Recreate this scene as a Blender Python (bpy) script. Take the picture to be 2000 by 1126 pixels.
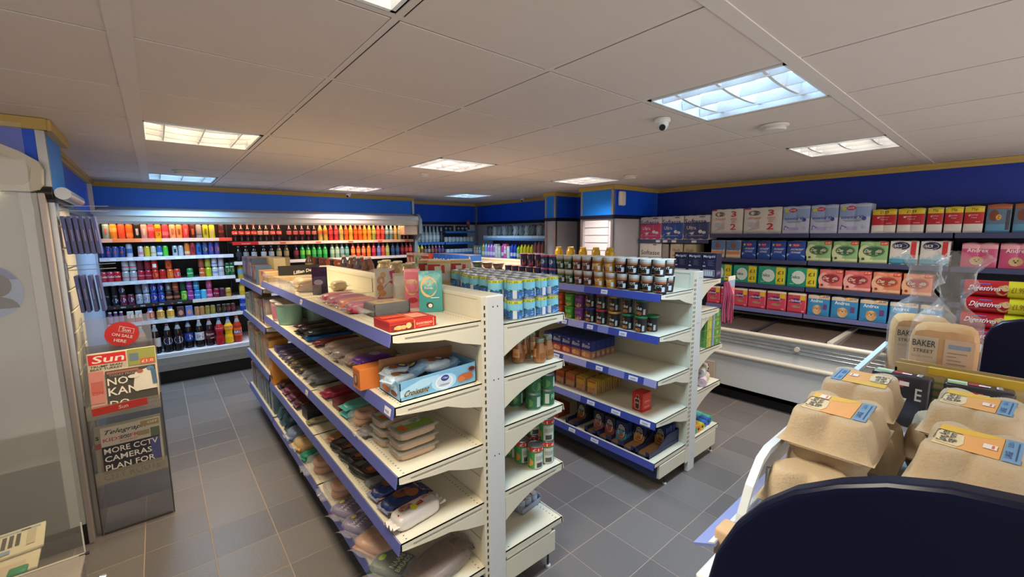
import bpy, bmesh, math, random
from mathutils import Vector, Matrix
random.seed(7)
C = bpy.context.scene.collection
for o in list(bpy.data.objects): bpy.data.objects.remove(o)
PI = math.pi

# ---------------------------------------------------------------- colour helper
def col(h):
    h = h.lstrip('#'); v = [int(h[i:i+2], 16)/255 for i in (0, 2, 4)]
    return tuple(x/12.92 if x <= .04045 else ((x+.055)/1.055)**2.4 for x in v) + (1.0,)

# ---------------------------------------------------------------- camera
cam_d = bpy.data.cameras.new('camera'); cam = bpy.data.objects.new('camera', cam_d); C.objects.link(cam)
YAW, PITCH, ROLL = .6973, -.1295, -.0075
cy, sy, cp, sp = math.cos(YAW), math.sin(YAW), math.cos(PITCH), math.sin(PITCH)
fw = Vector((sy*cp, cy*cp, sp)); rt = Vector((cy, -sy, 0)); up = rt.cross(fw)
cr, sr = math.cos(ROLL), math.sin(ROLL)
r2 = cr*rt + sr*up; u2 = -sr*rt + cr*up
cam.matrix_world = Matrix(((r2.x, u2.x, -fw.x, 0), (r2.y, u2.y, -fw.y, 0), (r2.z, u2.z, -fw.z, 1.71), (0, 0, 0, 1)))
cam_d.sensor_width = 36; cam_d.lens = 824.48/2000*36; cam_d.clip_start = .02
sc = bpy.context.scene; sc.camera = cam
sc.view_settings.view_transform = 'Standard'; sc.view_settings.look = 'None'
sc.view_settings.gamma = 1; sc.view_settings.use_curve_mapping = False
sc.view_settings.exposure = 0.92

# ---------------------------------------------------------------- world: soft warm ambient fill, standing in for an unseen shopfront
w = bpy.data.worlds.new('ambient_fill'); sc.world = w; w.use_nodes = True
w.node_tree.nodes['Background'].inputs[0].default_value = (1.0, .93, .87, 1)
w.node_tree.nodes['Background'].inputs[1].default_value = .98

CEIL = 2.305
TX, TY, TPX, TPY = -.6245, 1.7742, .5983, .6018       # ceiling grid
LAMPS = [(4, -2, '#b4deff', 1.0), (1, 2, '#ffe6bd', 1.0), (1, 6, '#a8dcff', .9), (7, -2, '#fff0dc', .8), (4, 2, '#ffe9da', 1.0),
         (7, 2, '#ffeade', .9), (4, 6, '#ffe6d8', 1.0), (7, 6, '#b8e2ff', 1.0), (1, -2, '#fff0d8', .9)]
for i, j, c, s in LAMPS:
    L = bpy.data.lights.new('tube_light', 'AREA'); L.shape = 'SQUARE'; L.size = .5; L.energy = 12.5*s; L.spread = math.radians(125); L.color = col(c)[:3]
    o = bpy.data.objects.new('tube_light', L); C.objects.link(o)
    o.location = (TX+TPX*(i+.5), TY+TPY*(j+.5), CEIL+.0015)

# ---------------------------------------------------------------- materials
MC = {}
def mat(h, rough=.5, metal=0., emit=0., kind='', scale=60., amt=.05, alpha=1., spec=.5):
    key = (h, rough, metal, emit, kind, scale, amt, alpha, spec)
    if key in MC: return MC[key]
    m = bpy.data.materials.new((kind or 'paint')+'_'+h.lstrip('#')); MC[key] = m
    m.use_nodes = True; nt = m.node_tree; b = nt.nodes['Principled BSDF']
    c = col(h)
    b.inputs['Roughness'].default_value = rough; b.inputs['Metallic'].default_value = metal
    b.inputs['Specular IOR Level'].default_value = spec
    if kind == 'clear':                              # clear film, perspex, glass sheet
        nt.nodes.remove(b); out = nt.nodes['Material Output']
        t = nt.nodes.new('ShaderNodeBsdfTransparent'); g = nt.nodes.new('ShaderNodeBsdfGlossy'); d = nt.nodes.new('ShaderNodeBsdfDiffuse')
        t.inputs[0].default_value = (.97, .97, .97, 1); g.inputs['Roughness'].default_value = rough; d.inputs[0].default_value = c
        f = nt.nodes.new('ShaderNodeLayerWeight'); pw = nt.nodes.new('ShaderNodeMath'); pw.operation = 'POWER'; pw.inputs[1].default_value = 4
        ml = nt.nodes.new('ShaderNodeMath'); ml.operation = 'MULTIPLY_ADD'; ml.inputs[1].default_value = .3 if amt > .1 else .45; ml.inputs[2].default_value = .012 if amt > .1 else .035
        nt.links.new(f.outputs['Facing'], pw.inputs[0]); nt.links.new(pw.outputs[0], ml.inputs[0])
        m1 = nt.nodes.new('ShaderNodeMixShader'); m2 = nt.nodes.new('ShaderNodeMixShader')
        m1.inputs[0].default_value = alpha
        nt.links.new(t.outputs[0], m1.inputs[1]); nt.links.new(d.outputs[0], m1.inputs[2])
        nt.links.new(ml.outputs[0], m2.inputs[0]); nt.links.new(m1.outputs[0], m2.inputs[1]); nt.links.new(g.outputs[0], m2.inputs[2])
        nt.links.new(m2.outputs[0], out.inputs[0])
        if amt > .1:
            tc = nt.nodes.new('ShaderNodeTexCoord'); n = nt.nodes.new('ShaderNodeTexNoise'); n.inputs['Scale'].default_value = scale; n.inputs['Distortion'].default_value = 1.5
            bp = nt.nodes.new('ShaderNodeBump'); bp.inputs['Strength'].default_value = amt; bp.inputs['Distance'].default_value = .01
            nt.links.new(tc.outputs['Object'], n.inputs['Vector']); nt.links.new(n.outputs[0], bp.inputs['Height'])
            nt.links.new(bp.outputs[0], g.inputs['Normal']); nt.links.new(bp.outputs[0], f.inputs['Normal'])
        return m
    if emit:
        b.inputs['Base Color'].default_value = c; b.inputs['Emission Color'].default_value = c; b.inputs['Emission Strength'].default_value = emit
        return m
    tc = nt.nodes.new('ShaderNodeTexCoord')
    n = nt.nodes.new('ShaderNodeTexNoise'); n.inputs['Scale'].default_value = scale; n.inputs['Detail'].default_value = 3
    nt.links.new(tc.outputs['Object'], n.inputs['Vector'])
    if kind == 'art':                                # multi-coloured printed pattern
        v = nt.nodes.new('ShaderNodeTexVoronoi'); v.inputs['Scale'].default_value = scale
        nt.links.new(tc.outputs['Object'], v.inputs['Vector'])
        hs = nt.nodes.new('ShaderNodeMix'); hs.data_type = 'RGBA'; hs.blend_type = 'MIX'; hs.inputs[0].default_value = amt
        hs.inputs[6].default_value = c; nt.links.new(v.outputs['Color'], hs.inputs[7])
        nt.links.new(hs.outputs[2], b.inputs['Base Color']); return m
    rp = nt.nodes.new('ShaderNodeMapRange'); rp.inputs['To Min'].default_value = 1-amt; rp.inputs['To Max'].default_value = 1+amt
    nt.links.new(n.outputs[0], rp.inputs[0])
    mx = nt.nodes.new('ShaderNodeVectorMath'); mx.operation = 'SCALE'; mx.inputs[0].default_value = c[:3]
    nt.links.new(rp.outputs[0], mx.inputs['Scale']); nt.links.new(mx.outputs[0], b.inputs['Base Color'])
    if kind in ('pulp', 'crinkle', 'bake', 'stone'):
        bp = nt.nodes.new('ShaderNodeBump'); bp.inputs['Strength'].default_value = {'pulp': .35, 'crinkle': .6, 'bake': .5, 'stone': .15}[kind]
        bp.inputs['Distance'].default_value = .004; nt.links.new(n.outputs[0], bp.inputs['Height']); nt.links.new(bp.outputs[0], b.inputs['Normal'])
    if alpha < 1: b.inputs['Alpha'].default_value = alpha
    return m
def film(a=.025, h='#ffffff', rough=.12): return mat(h, rough, kind='clear', alpha=a, scale=45, amt=.7)
def clear(a=.06, h='#ffffff', rough=.03): return mat(h, rough, kind='clear', alpha=a, amt=0)

# ---------------------------------------------------------------- text meshes
TC = {}
def textmesh(s, bold=0.):
    k = (s, bold)
    if k in TC: return TC[k]
    cu = bpy.data.curves.new('lettering', 'FONT'); cu.body = s; cu.size = 1; cu.resolution_u = 2; cu.offset = bold
    cu.align_x = 'CENTER'
    o = bpy.data.objects.new('lettering', cu); C.objects.link(o)
    dg = bpy.context.evaluated_depsgraph_get(); me = o.evaluated_get(dg).to_mesh()
    vs = [v.co.copy() for v in me.vertices]; fs = [tuple(p.vertices) for p in me.polygons]
    o.evaluated_get(dg).to_mesh_clear(); bpy.data.objects.remove(o); bpy.data.curves.remove(cu)
    if vs:
        x0 = min(v.x for v in vs); x1 = max(v.x for v in vs); y0 = min(v.y for v in vs); y1 = max(v.y for v in vs)
        vs = [Vector(((v.x-(x0+x1)/2), (v.y-(y0+y1)/2), 0)) for v in vs]; wd, ht = x1-x0, y1-y0
    else: wd = ht = 1
    TC[k] = (vs, fs, wd, ht); return TC[k]

# ---------------------------------------------------------------- mesh builder
class B:
    def __init__(s): s.v = []; s.f = []; s.m = []; s.sm = []; s.mats = []
    def mi(s, m):
        if isinstance(m, str): m = mat(m)
        if m not in s.mats: s.mats.append(m)
        return s.mats.index(m)
    def add(s, vs, fs, m, smooth=False):
        n = len(s.v); s.v += [tuple(v) for v in vs]; i = s.mi(m)
        for f in fs: s.f.append(tuple(n+k for k in f)); s.m.append(i); s.sm.append(smooth)
        return s
    def box(s, x0, y0, z0, x1, y1, z1, m):
        vs = [(x0,y0,z0),(x1,y0,z0),(x1,y1,z0),(x0,y1,z0),(x0,y0,z1),(x1,y0,z1),(x1,y1,z1),(x0,y1,z1)]
        return s.add(vs, [(0,3,2,1),(4,5,6,7),(0,1,5,4),(1,2,6,5),(2,3,7,6),(3,0,4,7)], m)
    def rbox(s, x0, y0, z0, x1, y1, z1, m, r=.004, seg=1, tf=None):
        bm = bmesh.new(); bmesh.ops.create_cube(bm, size=1)
        for v in bm.verts: v.co = Vector(((x0+x1)/2+v.co.x*(x1-x0), (y0+y1)/2+v.co.y*(y1-y0), (z0+z1)/2+v.co.z*(z1-z0)))
        bmesh.ops.bevel(bm, geom=bm.edges[:], offset=r, segments=seg, affect='EDGES', profile=.5)
        bm.verts.index_update(); s.add([tf(v.co) if tf else v.co for v in bm.verts], [tuple(v.index for v in f.verts) for f in bm.faces], m, seg > 1); bm.free(); return s
    def hexa(s, pts, m):            # 8 points: bottom 4, top 4
        return s.add(pts, [(0,3,2,1),(4,5,6,7),(0,1,5,4),(1,2,6,5),(2,3,7,6),(3,0,4,7)], m)
    def quad(s, a, b, c, d, m): return s.add([a,b,c,d], [(0,1,2,3)], m)
    def prism(s, poly, axis, a, b, m, smooth=False):   # poly in the two other axes, extruded along axis
        def P(p, t): return {'x': (t, p[0], p[1]), 'y': (p[0], t, p[1]), 'z': (p[0], p[1], t)}[axis]
        n = len(poly); vs = [P(p, a) for p in poly]+[P(p, b) for p in poly]
        area = sum(poly[i][0]*poly[(i+1) % n][1]-poly[(i+1) % n][0]*poly[i][1] for i in range(n))
        fs = [(i, (i+1) % n, n+(i+1) % n, n+i) for i in range(n)]
        caps = [tuple(range(n))[::-1], tuple(range(n, 2*n))]
        fl = (area < 0) != (axis == 'y')
        if fl: fs = [f[::-1] for f in fs]; caps = [c[::-1] for c in caps]
        s.add(vs, fs, m, smooth); return s.add(vs, caps, m)
    def lathe(s, prof, seg=16, cx=0, cy=0, smooth=True, sx=1., sy=1.):   # prof [(r,z,mat)] colour of the band above each point
        rings = []
        for p in prof:
            rings.append([(cx+p[0]*sx*math.cos(2*PI*k/seg), cy+p[0]*sy*math.sin(2*PI*k/seg), p[1]) for k in range(seg)])
        for i in range(len(prof)-1):
            vs = rings[i]+rings[i+1]
            s.add(vs, [(k, (k+1) % seg, seg+(k+1) % seg, seg+k) for k in range(seg)], prof[i][2], smooth)
        if prof[0][0] > 1e-5: s.add(rings[0], [tuple(range(seg))[::-1]], prof[0][2])
        if prof[-1][0] > 1e-5: s.add(rings[-1], [tuple(range(seg))], prof[-1][2] if len(prof[-1]) > 2 else prof[-2][2])
        return s
    def tube(s, pts, r, m, seg=6):
        pts = [Vector(p) for p in pts]; rings = []
        for i, p in enumerate(pts):
            d = (pts[min(i+1, len(pts)-1)]-pts[max(i-1, 0)]).normalized()
            a = d.cross(Vector((0, 0, 1)) if abs(d.z) < .9 else Vector((1, 0, 0))).normalized(); b = d.cross(a)
            rings.append([p+r*(math.cos(2*PI*k/seg)*a+math.sin(2*PI*k/seg)*b) for k in range(seg)])
        for i in range(len(pts)-1):
            s.add(rings[i]+rings[i+1], [(k, seg+k, seg+(k+1) % seg, (k+1) % seg) for k in range(seg)], m, True)
        s.add(rings[0], [tuple(range(seg))], m); s.add(rings[-1], [tuple(range(seg))[::-1]], m); return s
    def grid(s, fn, nu, nv, m, smooth=True, mf=None):  # fn(u,v)->point
        vs = [fn(i/nu, j/nv) for j in range(nv+1) for i in range(nu+1)]
        base = len(s.v); s.v += [tuple(v) for v in vs]
        for j in range(nv):
            for i in range(nu):
                mm = mf((i+.5)/nu, (j+.5)/nv) if mf else None
                s.f.append((base+j*(nu+1)+i, base+j*(nu+1)+i+1, base+(j+1)*(nu+1)+i+1, base+(j+1)*(nu+1)+i)); s.m.append(s.mi(mm or m)); s.sm.append(smooth)
        return s
    def text(s, t, o, r, u, h, m, bold=.01, wmax=None):
        vs, fs, wd, ht = textmesh(t, bold)
        o, r, u = Vector(o), Vector(r).normalized(), Vector(u)
        k = h/ht; kx = k if not wmax else min(k, wmax/wd)
        return s.add([o+r*(v.x*kx)+u*(v.y*k) for v in vs], fs, m)
    def decor(s, P, ops, z0=.0004):     # P(u,v,offset)->point on a surface, u,v in 0..1 ; prints proud of it
        for n, d in enumerate(ops):
            e = z0*(n+1)
            if d[0] == 'r':
                _, a, b, c2, d2, m = d; cv = getattr(P, 'curved', 0); nu = max(1, math.ceil(abs(c2-a)*getattr(P, 'span', 2.6)/.22)) if cv else 1; nv = max(1, math.ceil(abs(d2-b)*12)) if cv == 2 else 1
                s.grid(lambda u, v: P(a+(c2-a)*u, b+(d2-b)*v, e), nu, nv, m, False)
            elif d[0] == 'e':
                _, a, b, ru, rv, m = d[:6]; N = 14
                s.add([P(a+ru*math.cos(2*PI*k/N), b+rv*math.sin(2*PI*k/N), e) for k in range(N)], [tuple(range(N))], m)
            elif d[0] == 'p':
                s.add([P(u, v, e) for u, v in d[1]], [tuple(range(len(d[1])))], d[2])
            elif d[0] == 't':            # ('t', text, cu, cv, width, height, mat[, shear])
                _, t, a, b, wu, hv, m = d[:7]; sh = d[7] if len(d) > 7 else 0
                vs, fs, wd, ht = textmesh(t, .012)
                s.add([P(a+(v.x/wd+sh*v.y/ht)*wu, b+v.y/ht*hv, e) for v in vs], fs, m)
        return s
    def mesh(s, name):
        me = bpy.data.meshes.new(name); me.from_pydata(s.v, [], s.f)
        for m in s.mats: me.materials.append(m)
        me.polygons.foreach_set('material_index', s.m); me.polygons.foreach_set('use_smooth', s.sm)
        me.update(); return me

def planeP(o, r, u, n):     # a flat face: origin corner, full width vector, full height vector, normal
    o, r, u, n = Vector(o), Vector(r), Vector(u), Vector(n).normalized()
    return lambda a, b, e: o+r*a+u*b+n*e
def cylP(R0, R1, z0, z1, a0, span):   # part of a (conical) cylinder, centred on angle a0
    def P(a, b, e):
        t = a0+(a-.5)*span; r = R0+(R1-R0)*b+e
        return Vector((r*math.cos(t), r*math.sin(t), z0+(z1-z0)*b))
    P.curved = 1; P.span = span; return P

# ---------------------------------------------------------------- things, parts
def ob(name, data, parent=None, loc=None, rz=0.):
    o = bpy.data.objects.new(name, data); C.objects.link(o)
    if parent: o.parent = parent
    if loc is not None: o.location = loc
    if rz: o.rotation_euler = (0, 0, rz)
    return o
def tag(o, label=None, cat=None, group=None, kind=None):
    if label: o['label'] = label
    if cat: o['category'] = cat
    if group: o['group'] = group
    if kind: o['kind'] = kind
    return o
def thing(name, label, cat, loc=(0, 0, 0), rz=0., group=None): return tag(ob(name, None, None, loc, rz), label, cat, group)
def part(name, b, parent, label=None, loc=None):
    o = ob(name, b.mesh(name) if isinstance(b, B) else b, parent, loc)
    if label: o['label'] = label
    return o
def solo(name, b, label, cat, loc=(0, 0, 0), rz=0., group=None): return tag(ob(name, b.mesh(name) if isinstance(b, B) else b, None, loc, rz), label, cat, group)
def struct(name, b, parent=None):
    o = ob(name, b.mesh(name), parent)
    if not parent: o['kind'] = 'structure'
    return o

# templates: (thing name, category, mesh or None, [(part name, mesh), ...])
REG = []; ORD = ['first', 'second', 'third', 'fourth', 'fifth', 'sixth', 'seventh', 'eighth', 'ninth', 'tenth', 'eleventh', 'twelfth', 'thirteenth', 'fourteenth', 'fifteenth', 'sixteenth', 'seventeenth', 'eighteenth', 'nineteenth', 'twentieth']
def put(t, loc, rz=0., desc='', where='', key=0., group=None, frm='from left', rx=None):
    name, cat, me, parts = t
    o = ob(name, me, None, loc, rz)
    if rx: o.rotation_euler = (rx[0], rx[1], rz)
    o['category'] = cat
    for pn, pm in parts: ob(pn, pm, o)
    o['group'] = group or (name.replace('_', ' ')+'s '+where)
    REG.append((desc, where, key, frm, o)); return o
def finish_labels():
    by = {}
    for r in REG: by.setdefault((r[0], r[1]), []).append(r)
    for (d, wh), v in by.items():
        v.sort(key=lambda r: r[2])
        for k, r in enumerate(v):
            if len(v) == 1: r[4]['label'] = (d+' '+wh).strip()
            else:
                n = ORD[k] if k < 20 else ('last' if k == len(v)-1 else str(k+1)+'th')
                r[4]['label'] = d+', '+n+' '+r[3]+' '+wh

# =============================================================== ROOM
WHITE = mat('#cfcbc0', .55); CREAM = mat('#d6cfb8', .38, amt=.02); STEEL = mat('#b9bab8', .32, .9, amt=.04); NAVY = mat('#0e1430', .35)
BLUE = mat('#0a56e4', .42, amt=.06, scale=3); YEL = mat('#bfa055', .5); DARK = mat('#0b0b0f', .6); CEILM = mat('#d6cac2', .9, amt=.03, scale=9)
# ceiling: tees, tiles, lamp recesses
XR = range(-2, 11); YR = range(-5, 10); lampset = {(l[0], l[1]) for l in LAMPS}
b = B(); b.box(-2.2, -1.6, CEIL+.1, 6.4, 8.2, CEIL+.13, mat('#1c1a18', .9))
ceiling = struct('ceiling', b)
b = B(); TEE = mat('#d9cfc8', .7)
for i in range(-2, 12): wd = .011; b.box(TX+TPX*i-wd, -1.4, CEIL+.0045, TX+TPX*i+wd, 7.5, CEIL+.0075, TEE)
for j in range(-5, 11): b.box(-2, TY+TPY*j-.011, CEIL+.0047, 5.9, TY+TPY*j+.011, CEIL+.0077, TEE)
for i in (1,): b.box(TX+TPX*i-.03, -1.4, CEIL-.001, TX+TPX*i+.03, 7.5, CEIL+.0075, TEE)
b.box(-2, TY+TPY*-2-.024, CEIL-.0012, 5.9, TY+TPY*-2+.024, CEIL+.02, TEE)
part('ceiling_grid', b, ceiling)
tb = B(); tb.rbox(-TPX/2+.0145, -TPY/2+.0145, 0, TPX/2-.0145, TPY/2-.0145, .003, CEILM, .0006); tm = tb.mesh('ceiling_tile')
for i in XR:
    for j in YR:
        x, y = TX+TPX*(i+.5), TY+TPY*(j+.5)
        if (i, j) in lampset or x > 5.7 or y > 7.3: continue
        if j == -3 and i < 4: pass
        ob('ceiling_tile', tm, ceiling, (x, y, CEIL+.0025))
def troffer(i, j, c, s, where):
    x, y = TX+TPX*(i+.5), TY+TPY*(j+.5); h = .277; W = mat('#e9ecee', .3)
    t = thing('ceiling_light', where, 'light', (x, y, CEIL), 0, 'recessed louvred ceiling lights')
    b = B()
    b.box(-h, -h, 0, -h+.012, h, .08, W); b.box(h-.012, -h, 0, h, h, .08, W); b.box(-h, -h, 0, h, -h+.012, .08, W); b.box(-h, h-.012, 0, h, h, .08, W)
    b.box(-h, -h, .08, h, h, .088, W); part('housing', b, t)
    for k in (-1, 0, 1):                                   # curved long fins and straight cross fins
        f = B(); n = 10
        for q in range(n):
            a0 = -h+.015+(2*h-.03)*q/n; a1 = -h+.015+(2*h-.03)*(q+1)/n
            z0 = .003+.02*(abs(a0)/h)**2; z1 = .003+.02*(abs(a1)/h)**2; yk = k*.18
            f.hexa([(a0,yk-.006,z0),(a1,yk-.006,z1),(a1,yk+.006,z1),(a0,yk+.006,z0),(a0,yk-.02,.05),(a1,yk-.02,.05),(a1,yk+.02,.05),(a0,yk+.02,.05)], W)
        part('louvre_fin', f, t)
    for k in (-1, 0, 1):
        f = B(); f.prism([(k*.18-.003, .004), (k*.18+.003, .004), (k*.18+.014, .05), (k*.18-.014, .05)], 'y', -h+.015, h-.015, W); part('cross_fin', f, t)
    for k in (-1.5, -.5, .5, 1.5):
        f = B(); f.tube([(-h+.02, k*.135, .071), (h-.02, k*.135, .071)], .008, mat(c, emit=6*s), 8); part('tube', f, t)
NAMES = ['bright bluish louvred ceiling light beside the dome camera', 'cream louvred ceiling light above the newspaper stand aisle', 'pale blue louvred ceiling light nearest the drinks fridge end wall',
         'slim warm louvred ceiling light nearest the toilet roll shelves', 'warm white louvred ceiling light over the middle of the shop', 'warm louvred ceiling light in front of the blue column',
         'pinkish white louvred ceiling light above the drinks fridge', 'cool white louvred ceiling light nearest the far corner', 'white louvred ceiling light cut off by the top of the picture']
for L, nm in zip(LAMPS, NAMES): troffer(*L, nm)

# floor
FX, FY, FPX, FPY = .0975, 1.394, .2935, .3
b = B(); b.box(-2.2, -1.6, -.06, 6.4, 8.2, -.0016, mat('#9c8a7c', .8)); floor = struct('floor', b)
TM = [mat(h, .33, kind='stone', scale=90, amt=.10) for h in ('#6c6866', '#676362', '#716d6b')]
tms = []
for m in TM:
    tb = B(); tb.rbox(-FPX/2+.0024, -FPY/2+.0024, -.008, FPX/2-.0024, FPY/2-.0024, 0, m, .0008); tms.append(tb.mesh('floor_tile'))
near = []; rest = B()
for i in range(-8, 22):
    for j in range(-10, 20):
        x, y = FX+FPX*(i+.5), FY+FPY*(j+.5)
        if x > 5.4 or y > 7: continue
        v = Vector((x, y, -1.71)); zc = v.dot(fw); a = v.dot(r2); c = v.dot(u2)
        seen = zc > .3 and abs(a/zc) < 1.35 and abs(c/zc) < .85
        hid = (.66 < x < 1.35 and 1.5 < y < 4.8) or (2.5 < x < 3.1 and 1.5 < y < 4.8) or x > 4.4 or (x > 1.5 and y > 3.4) or y > 6.2 or x < -.5
        if seen and not hid: near.append((v.length, x, y))
        else: rest.quad((x-FPX/2+.0024, y-FPY/2+.0024, 0), (x+FPX/2-.0024, y-FPY/2+.0024, 0), (x+FPX/2-.0024, y+FPY/2-.0024, 0), (x-FPX/2+.0024, y+FPY/2-.0024, 0), TM[0])
near.sort()
for k, (d, x, y) in enumerate(near):
    if k < 299: ob('floor_tile', tms[random.randrange(3)], floor, (x, y, random.uniform(-.0006, .0004)))
    else: rest.quad((x-FPX/2+.0024, y-FPY/2+.0024, 0), (x+FPX/2-.0024, y-FPY/2+.0024, 0), (x+FPX/2-.0024, y+FPY/2-.0024, 0), (x-FPX/2+.0024, y+FPY/2-.0024, 0), TM[0])
o = part('floor_tiles_beyond', rest, floor); o['kind'] = 'stuff'

# walls. wall(): a slab with a yellow cornice, blue fascia, navy rail and pale lower part; each a part
GREYW = mat('#c6c4c8', .6); WALLW = mat('#c3cbd6', .6)
def wall(name, x0, y0, x1, y1, nx, ny, low=GREYW, blue_bot=1.935, rail=True, t=.06, z0=0, blue=BLUE):
    """wall face runs from (x0,y0) to (x1,y1); (nx,ny) points into the room"""
    b = B()
    def slab(b, d0, d1, za, zb, m, e=0.):
        dx, dy = (x1-x0), (y1-y0); L = math.hypot(dx, dy); ex, ey = dx/L*e, dy/L*e
        P = [(x0-ex+nx*d1, y0-ey+ny*d1), (x1+ex+nx*d1, y1+ey+ny*d1), (x1+ex+nx*d0, y1+ey+ny*d0), (x0-ex+nx*d0, y0-ey+ny*d0)]
        b.hexa([(p[0], p[1], za) for p in P]+[(p[0], p[1], zb) for p in P], m); return b
    slab(b, -t, 0, z0, 2.4, low); w_ = struct(name, b)
    part('fascia_board', slab(B(), .0, .012, blue_bot, 2.25, blue), w_)
    c = B(); slab(c, .0, .035, 2.25, 2.275, YEL, .0); slab(c, .0, .05, 2.275, 2.3045, YEL, .0); part('cornice', c, w_)
    if rail: part('navy_rail', slab(B(), .0, .03, 1.888, blue_bot, NAVY), w_)
    return w_
wall('wall_fridge_back', -.5, 6.5, 3.3, 6.5, 0, -1, rail=False, t=.04, z0=2.0, blue_bot=2.03, blue=mat('#0f7cff', .45, amt=.06, scale=3))
wall('wall_fridge_step', 3.3, 6.5, 3.3, 7.07, 1, 0, WALLW)
wall('wall_back', 3.3, 7.07, 5.05, 7.07, 0, -1, WALLW)
wall('wall_right_far', 5.0, 4.6, 5.0, 7.1, -1, 0, WALLW)
wall('wall_right_passage', 5.04, 3.8, 5.04, 4.43, -1, 0, mat('#4a4a58', .6))
wall('wall_right', 5.45, -1.4, 5.45, 3.3, -1, 0, mat('#10142a', .5), blue=mat('#10329a', .42, amt=.08, scale=3))
wall('wall_left', -.5, 3.8, -.5, 6.5, 1, 0, mat('#a9c0dc', .5))
wall('wall_left_near', -2.0, -1.5, -2.0, 3.3, 1, 0, mat('#b9b4ac', .6))
def column(name, x0, y0, x1, y1, sides, low=GREYW):
    b = B(); b.box(x0, y0, 0, x1, y1, 2.4, low); w_ = struct(name, b)
    for s in sides:
        if s == 'w': a = (x0, y0, x0, y1, -1, 0)
        if s == 's': a = (x0, y0, x1, y0, 0, -1)
        if s == 'e': a = (x1, y0, x1, y1, 1, 0)
        X0, Y0, X1, Y1, nx, ny = a
        def slab(d1, za, zb, m, e=0):
            q = B(); ex, ey = (e, 0) if X0 != X1 else (0, e)
            q.box(min(X0, X1)-ex+min(0, nx*d1), min(Y0, Y1)-ey+min(0, ny*d1), za, max(X0, X1)+ex+max(0, nx*d1), max(Y0, Y1)+ey+max(0, ny*d1), zb, m); return q
        part('fascia_board', slab(.01, 1.935, 2.25, mat('#1a8cff', .35) if s in 'we' else BLUE), w_)  # side boards get a brighter blue: their light is painted into the colour
        part('navy_rail', slab(.03, 1.888, 1.935, NAVY, .02), w_)
        part('cornice', slab(.045, 2.25, 2.3045, YEL, .03), w_)
    for (px, py) in {(x0, y0), (x0, y1), (x1, y0)}:
        if px == x1 and 'e' not in sides: continue
        q = B(); q.box(px-.017, py-.017, 0, px+.017, py+.017, 2.25, STEEL); part('corner_strip', q, w_)
    return w_
col1 = column('wall_column_near', 4.45, 3.32, 5.5, 3.82, 'ws')
for k in range(10):
    q = B(); q.box(4.436, 3.38, .9+k*.098, 4.449, 3.76, .9+k*.098+.086, mat('#dfe0e4', .5)); part('slat', q, col1)
column('wall_column_far', 4.56, 4.43, 5.1, 4.62, 'ws')
q = B(); q.box(5.0, 3.98, 0, 5.035, 4.05, 1.9, mat('#6b3a28', .5)); struct('door_1', q)
pil = column('wall_pillar_left', -1.5, 3.28, -.405, 3.8, 'se', mat('#8f8a84', .5))
for n_, (x_, y_, z_) in enumerate(((3.3, 6.48, 2.0), (4.97, 7.04, 1.0), (-.47, 6.2, 1.9))):
    q = B(); q.box(x_-.018, y_-.018, z_, x_+.018, y_+.018, 2.25, STEEL); struct('trim_%d' % (n_+1), q)
# rounded bumper on the pillar
q = B(); q.tube([(-.9, 3.235, 1.935), (-.385, 3.235, 1.935)], .032, mat('#0d0d10', .4), 12); part('black_bumper', q, pil)
q = B(); q.tube([(-.35, 3.235, 1.935), (-.35, 3.8, 1.93)], .032, STEEL, 12); part('steel_bumper', q, pil)
# slatted panel of the pillar's side
for k in range(15):
    z = .12+k*.118
    q = B(); q.box(-.404, 3.3, z, -.392, 3.78, z+.104, mat('#d9d6c6', .5)); part('slat', q, pil)
q = B(); q.rbox(-.06, -.05, -.09, .06, 0, .09, mat('#e6e0d2', .5), .02, 3)
solo('wall_speaker', q, 'cream rounded box fixed high on the blue column', 'alarm', (4.58, 3.305, 2.14))

# dome cameras, detectors
def dome(x, y, lab, s=1.):
    t = thing('security_camera', lab, 'camera', (x, y, CEIL), 0, 'white dome security cameras')
    W = mat('#e4e4e2', .35)
    part('base', B().lathe([(.04*s, 0, W), (.042*s, -.012*s, W), (.036*s, -.022*s, W), (.001, -.022*s, W)][::-1], 20), t)
    q = B(); q.lathe([(.0, -.062*s, W), (.02*s, -.056*s, W), (.031*s, -.04*s, W), (.033*s, -.02*s, W), (.0, -.018*s, W)], 20); part('dome', q, t)
    q = B(); d = Vector((-.75, -.5, -.45)).normalized(); c0 = Vector((0, 0, -.036*s)); q.tube([c0+d*.022*s, c0+d*.036*s], .016*s, mat('#15161a', .15), 14); part('lens', q, t)
dome(2.11, 1.27, 'white dome camera beside the bluish ceiling light'); dome(2.2, 6.3, 'small dome camera above the drinks fridge', .9); dome(4.87, 5.52, 'small dome camera near the far corner', .9)
def detector(x, y, r, lab):
    W = mat('#d8d2ca', .5); t = thing('smoke_detector', lab, 'detector', (x, y, CEIL))
    part('base', B().lathe([(r*.9, -.012, W), (r, -.006, W), (r, 0, W)], 24), t)
    part('grille', B().lathe([(.001, -.034, W), (r*.78, -.03, W), (r*.84, -.022, W), (r*.8, -.012, W)], 24), t)
detector(2.74, .95, .075, 'round white smoke detector behind the bluish light'); detector(.26, 5.03, .09, 'flat round vent beside the fridge end light')
detector(3.9, 2.7, .07, 'flat round detector between the two right ceiling lights'); detector(2.1, 3.85, .05, 'small round detector beside the middle ceiling light')

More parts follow.
